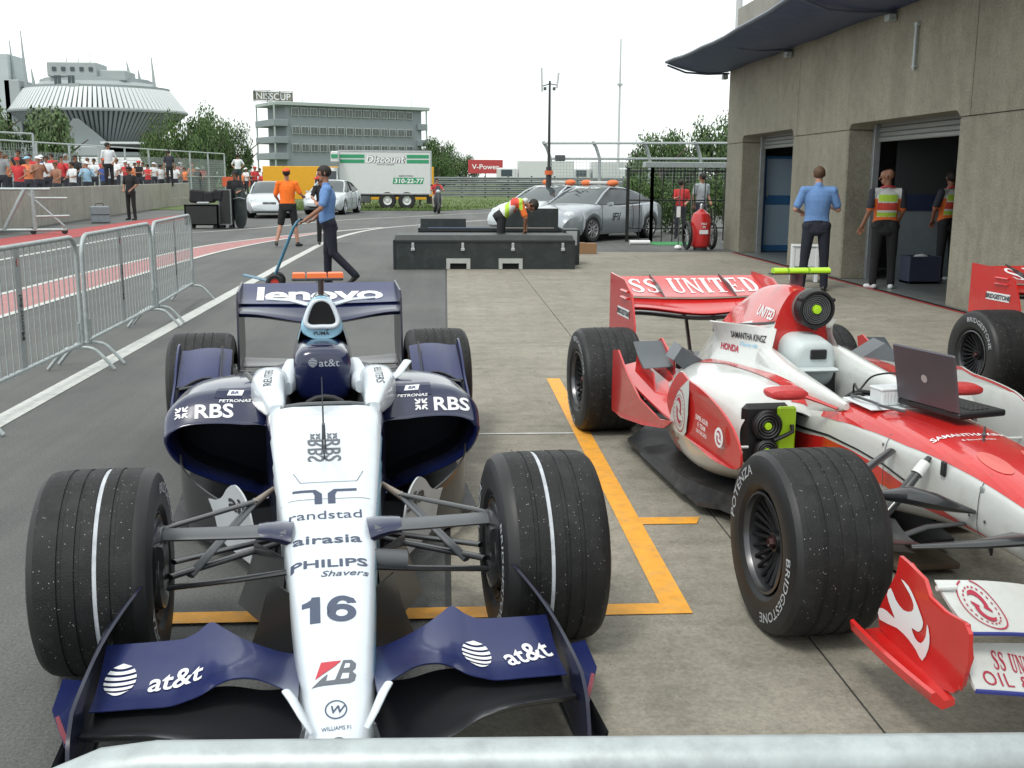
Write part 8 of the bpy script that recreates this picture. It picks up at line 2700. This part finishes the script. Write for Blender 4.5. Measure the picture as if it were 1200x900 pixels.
t = thing('grey_case', 'small grey equipment case standing at the foot of the concrete wall', 'case', (-11.7, 37.3, 0), radians(20))
MB().box((0, 0, .30), (.62, .45, .55), bev=.03).build('body', mat('grey_case_shell', (.20, .23, .25), .5, noise=.1), t)
MB().tube([(-.12, 0, .58), (-.12, 0, .66), (.12, 0, .66), (.12, 0, .58)], .015, 6).build('handle', black_m, t)
MB().box((0, -.23, .30), (.60, .012, .02)).build('seam', black_m, t, smooth=0)
# flight cases beside the parked car
def flight_case(label, x, y, w, d, h, rot=0, door=False, z=.12):
    t = thing('flight_case', label, 'flight case', (x, y, 0), rot, 'flight cases by the pit exit')
    MB().box((0, 0, z + h / 2), (w, d, h), bev=.01).build('body', mat('case_black', (.016, .018, .018), .5, noise=.2), t, smooth=0)
    q = MB()
    for sx_ in (-1, 1):
        for sz in (0, 1):
            q.box((sx_ * w / 2 * .985, -d / 2, z + h / 2), (.035, .03, h))
            q.box((0, -d / 2, z + h * sz + (.015 if not sz else -.015)), (w, .03, .035))
    kind(q.build('aluminium_edging', steel, t, smooth=0), 'stuff')
    for sx_ in (-1, 1):
        for sy in (-1, 1):
            MB().lathe([(-.025, .001), (-.025, .06), (.025, .06), (.025, .001)], 14, axis='y', M=Matrix.Translation((sx_ * w * .38, sy * d * .36, .06))).build('castor', sidewall_m, t)
    return t
flight_case('silver edged black flight case at the left of the stack, with screens on top', -7.42, 33.6, .98, .7, .62)
flight_case('tall dark flight case standing next to the silver edged one', -6.78, 33.9, .36, .8, 1.08, radians(4))
t = thing('equipment_cover', 'black covered screens piled on the silver edged flight case', 'equipment', (-7.42, 33.6, .74))
for x, z, r_, w in ((-.18, .22, .2, .46), (.20, .20, -.15, .36), (.42, .34, .3, .3)):
    MB().box((x, 0, z), (w, .3, .40 if w > .4 else .34), bev=.05, M=Matrix.Rotation(r_ * .5, 4, 'Y')).build('cover', black_cl, t)
MB().box((.05, -.2, .05), (.36, .25, .06), bev=.02).build('grey_pad', mat('grey_pad', (.4, .42, .44), .6), t)
t = thing('cloth_roll', 'dark bundle of folded covers leaning on the tall flight case', 'covers', (-6.4, 34.1, .0), radians(3))
MB().loft([ring(.16, .0, .9, 3, 3, 18, 0, -.15), ring(.20, .0, 1.25, 3, 3, 18, 0, 0), ring(.12, .0, 1.1, 3, 3, 18, 0, .2)]).build('bundle', mat('dark_green_cover', (.025, .035, .033), .8, noise=.4, nscale=5), t, 60)
MB().tube([(-.18, -.17, .9), (0, -.2, .95), (.18, -.17, .9)], .012, 6).build('strap', steel, t)
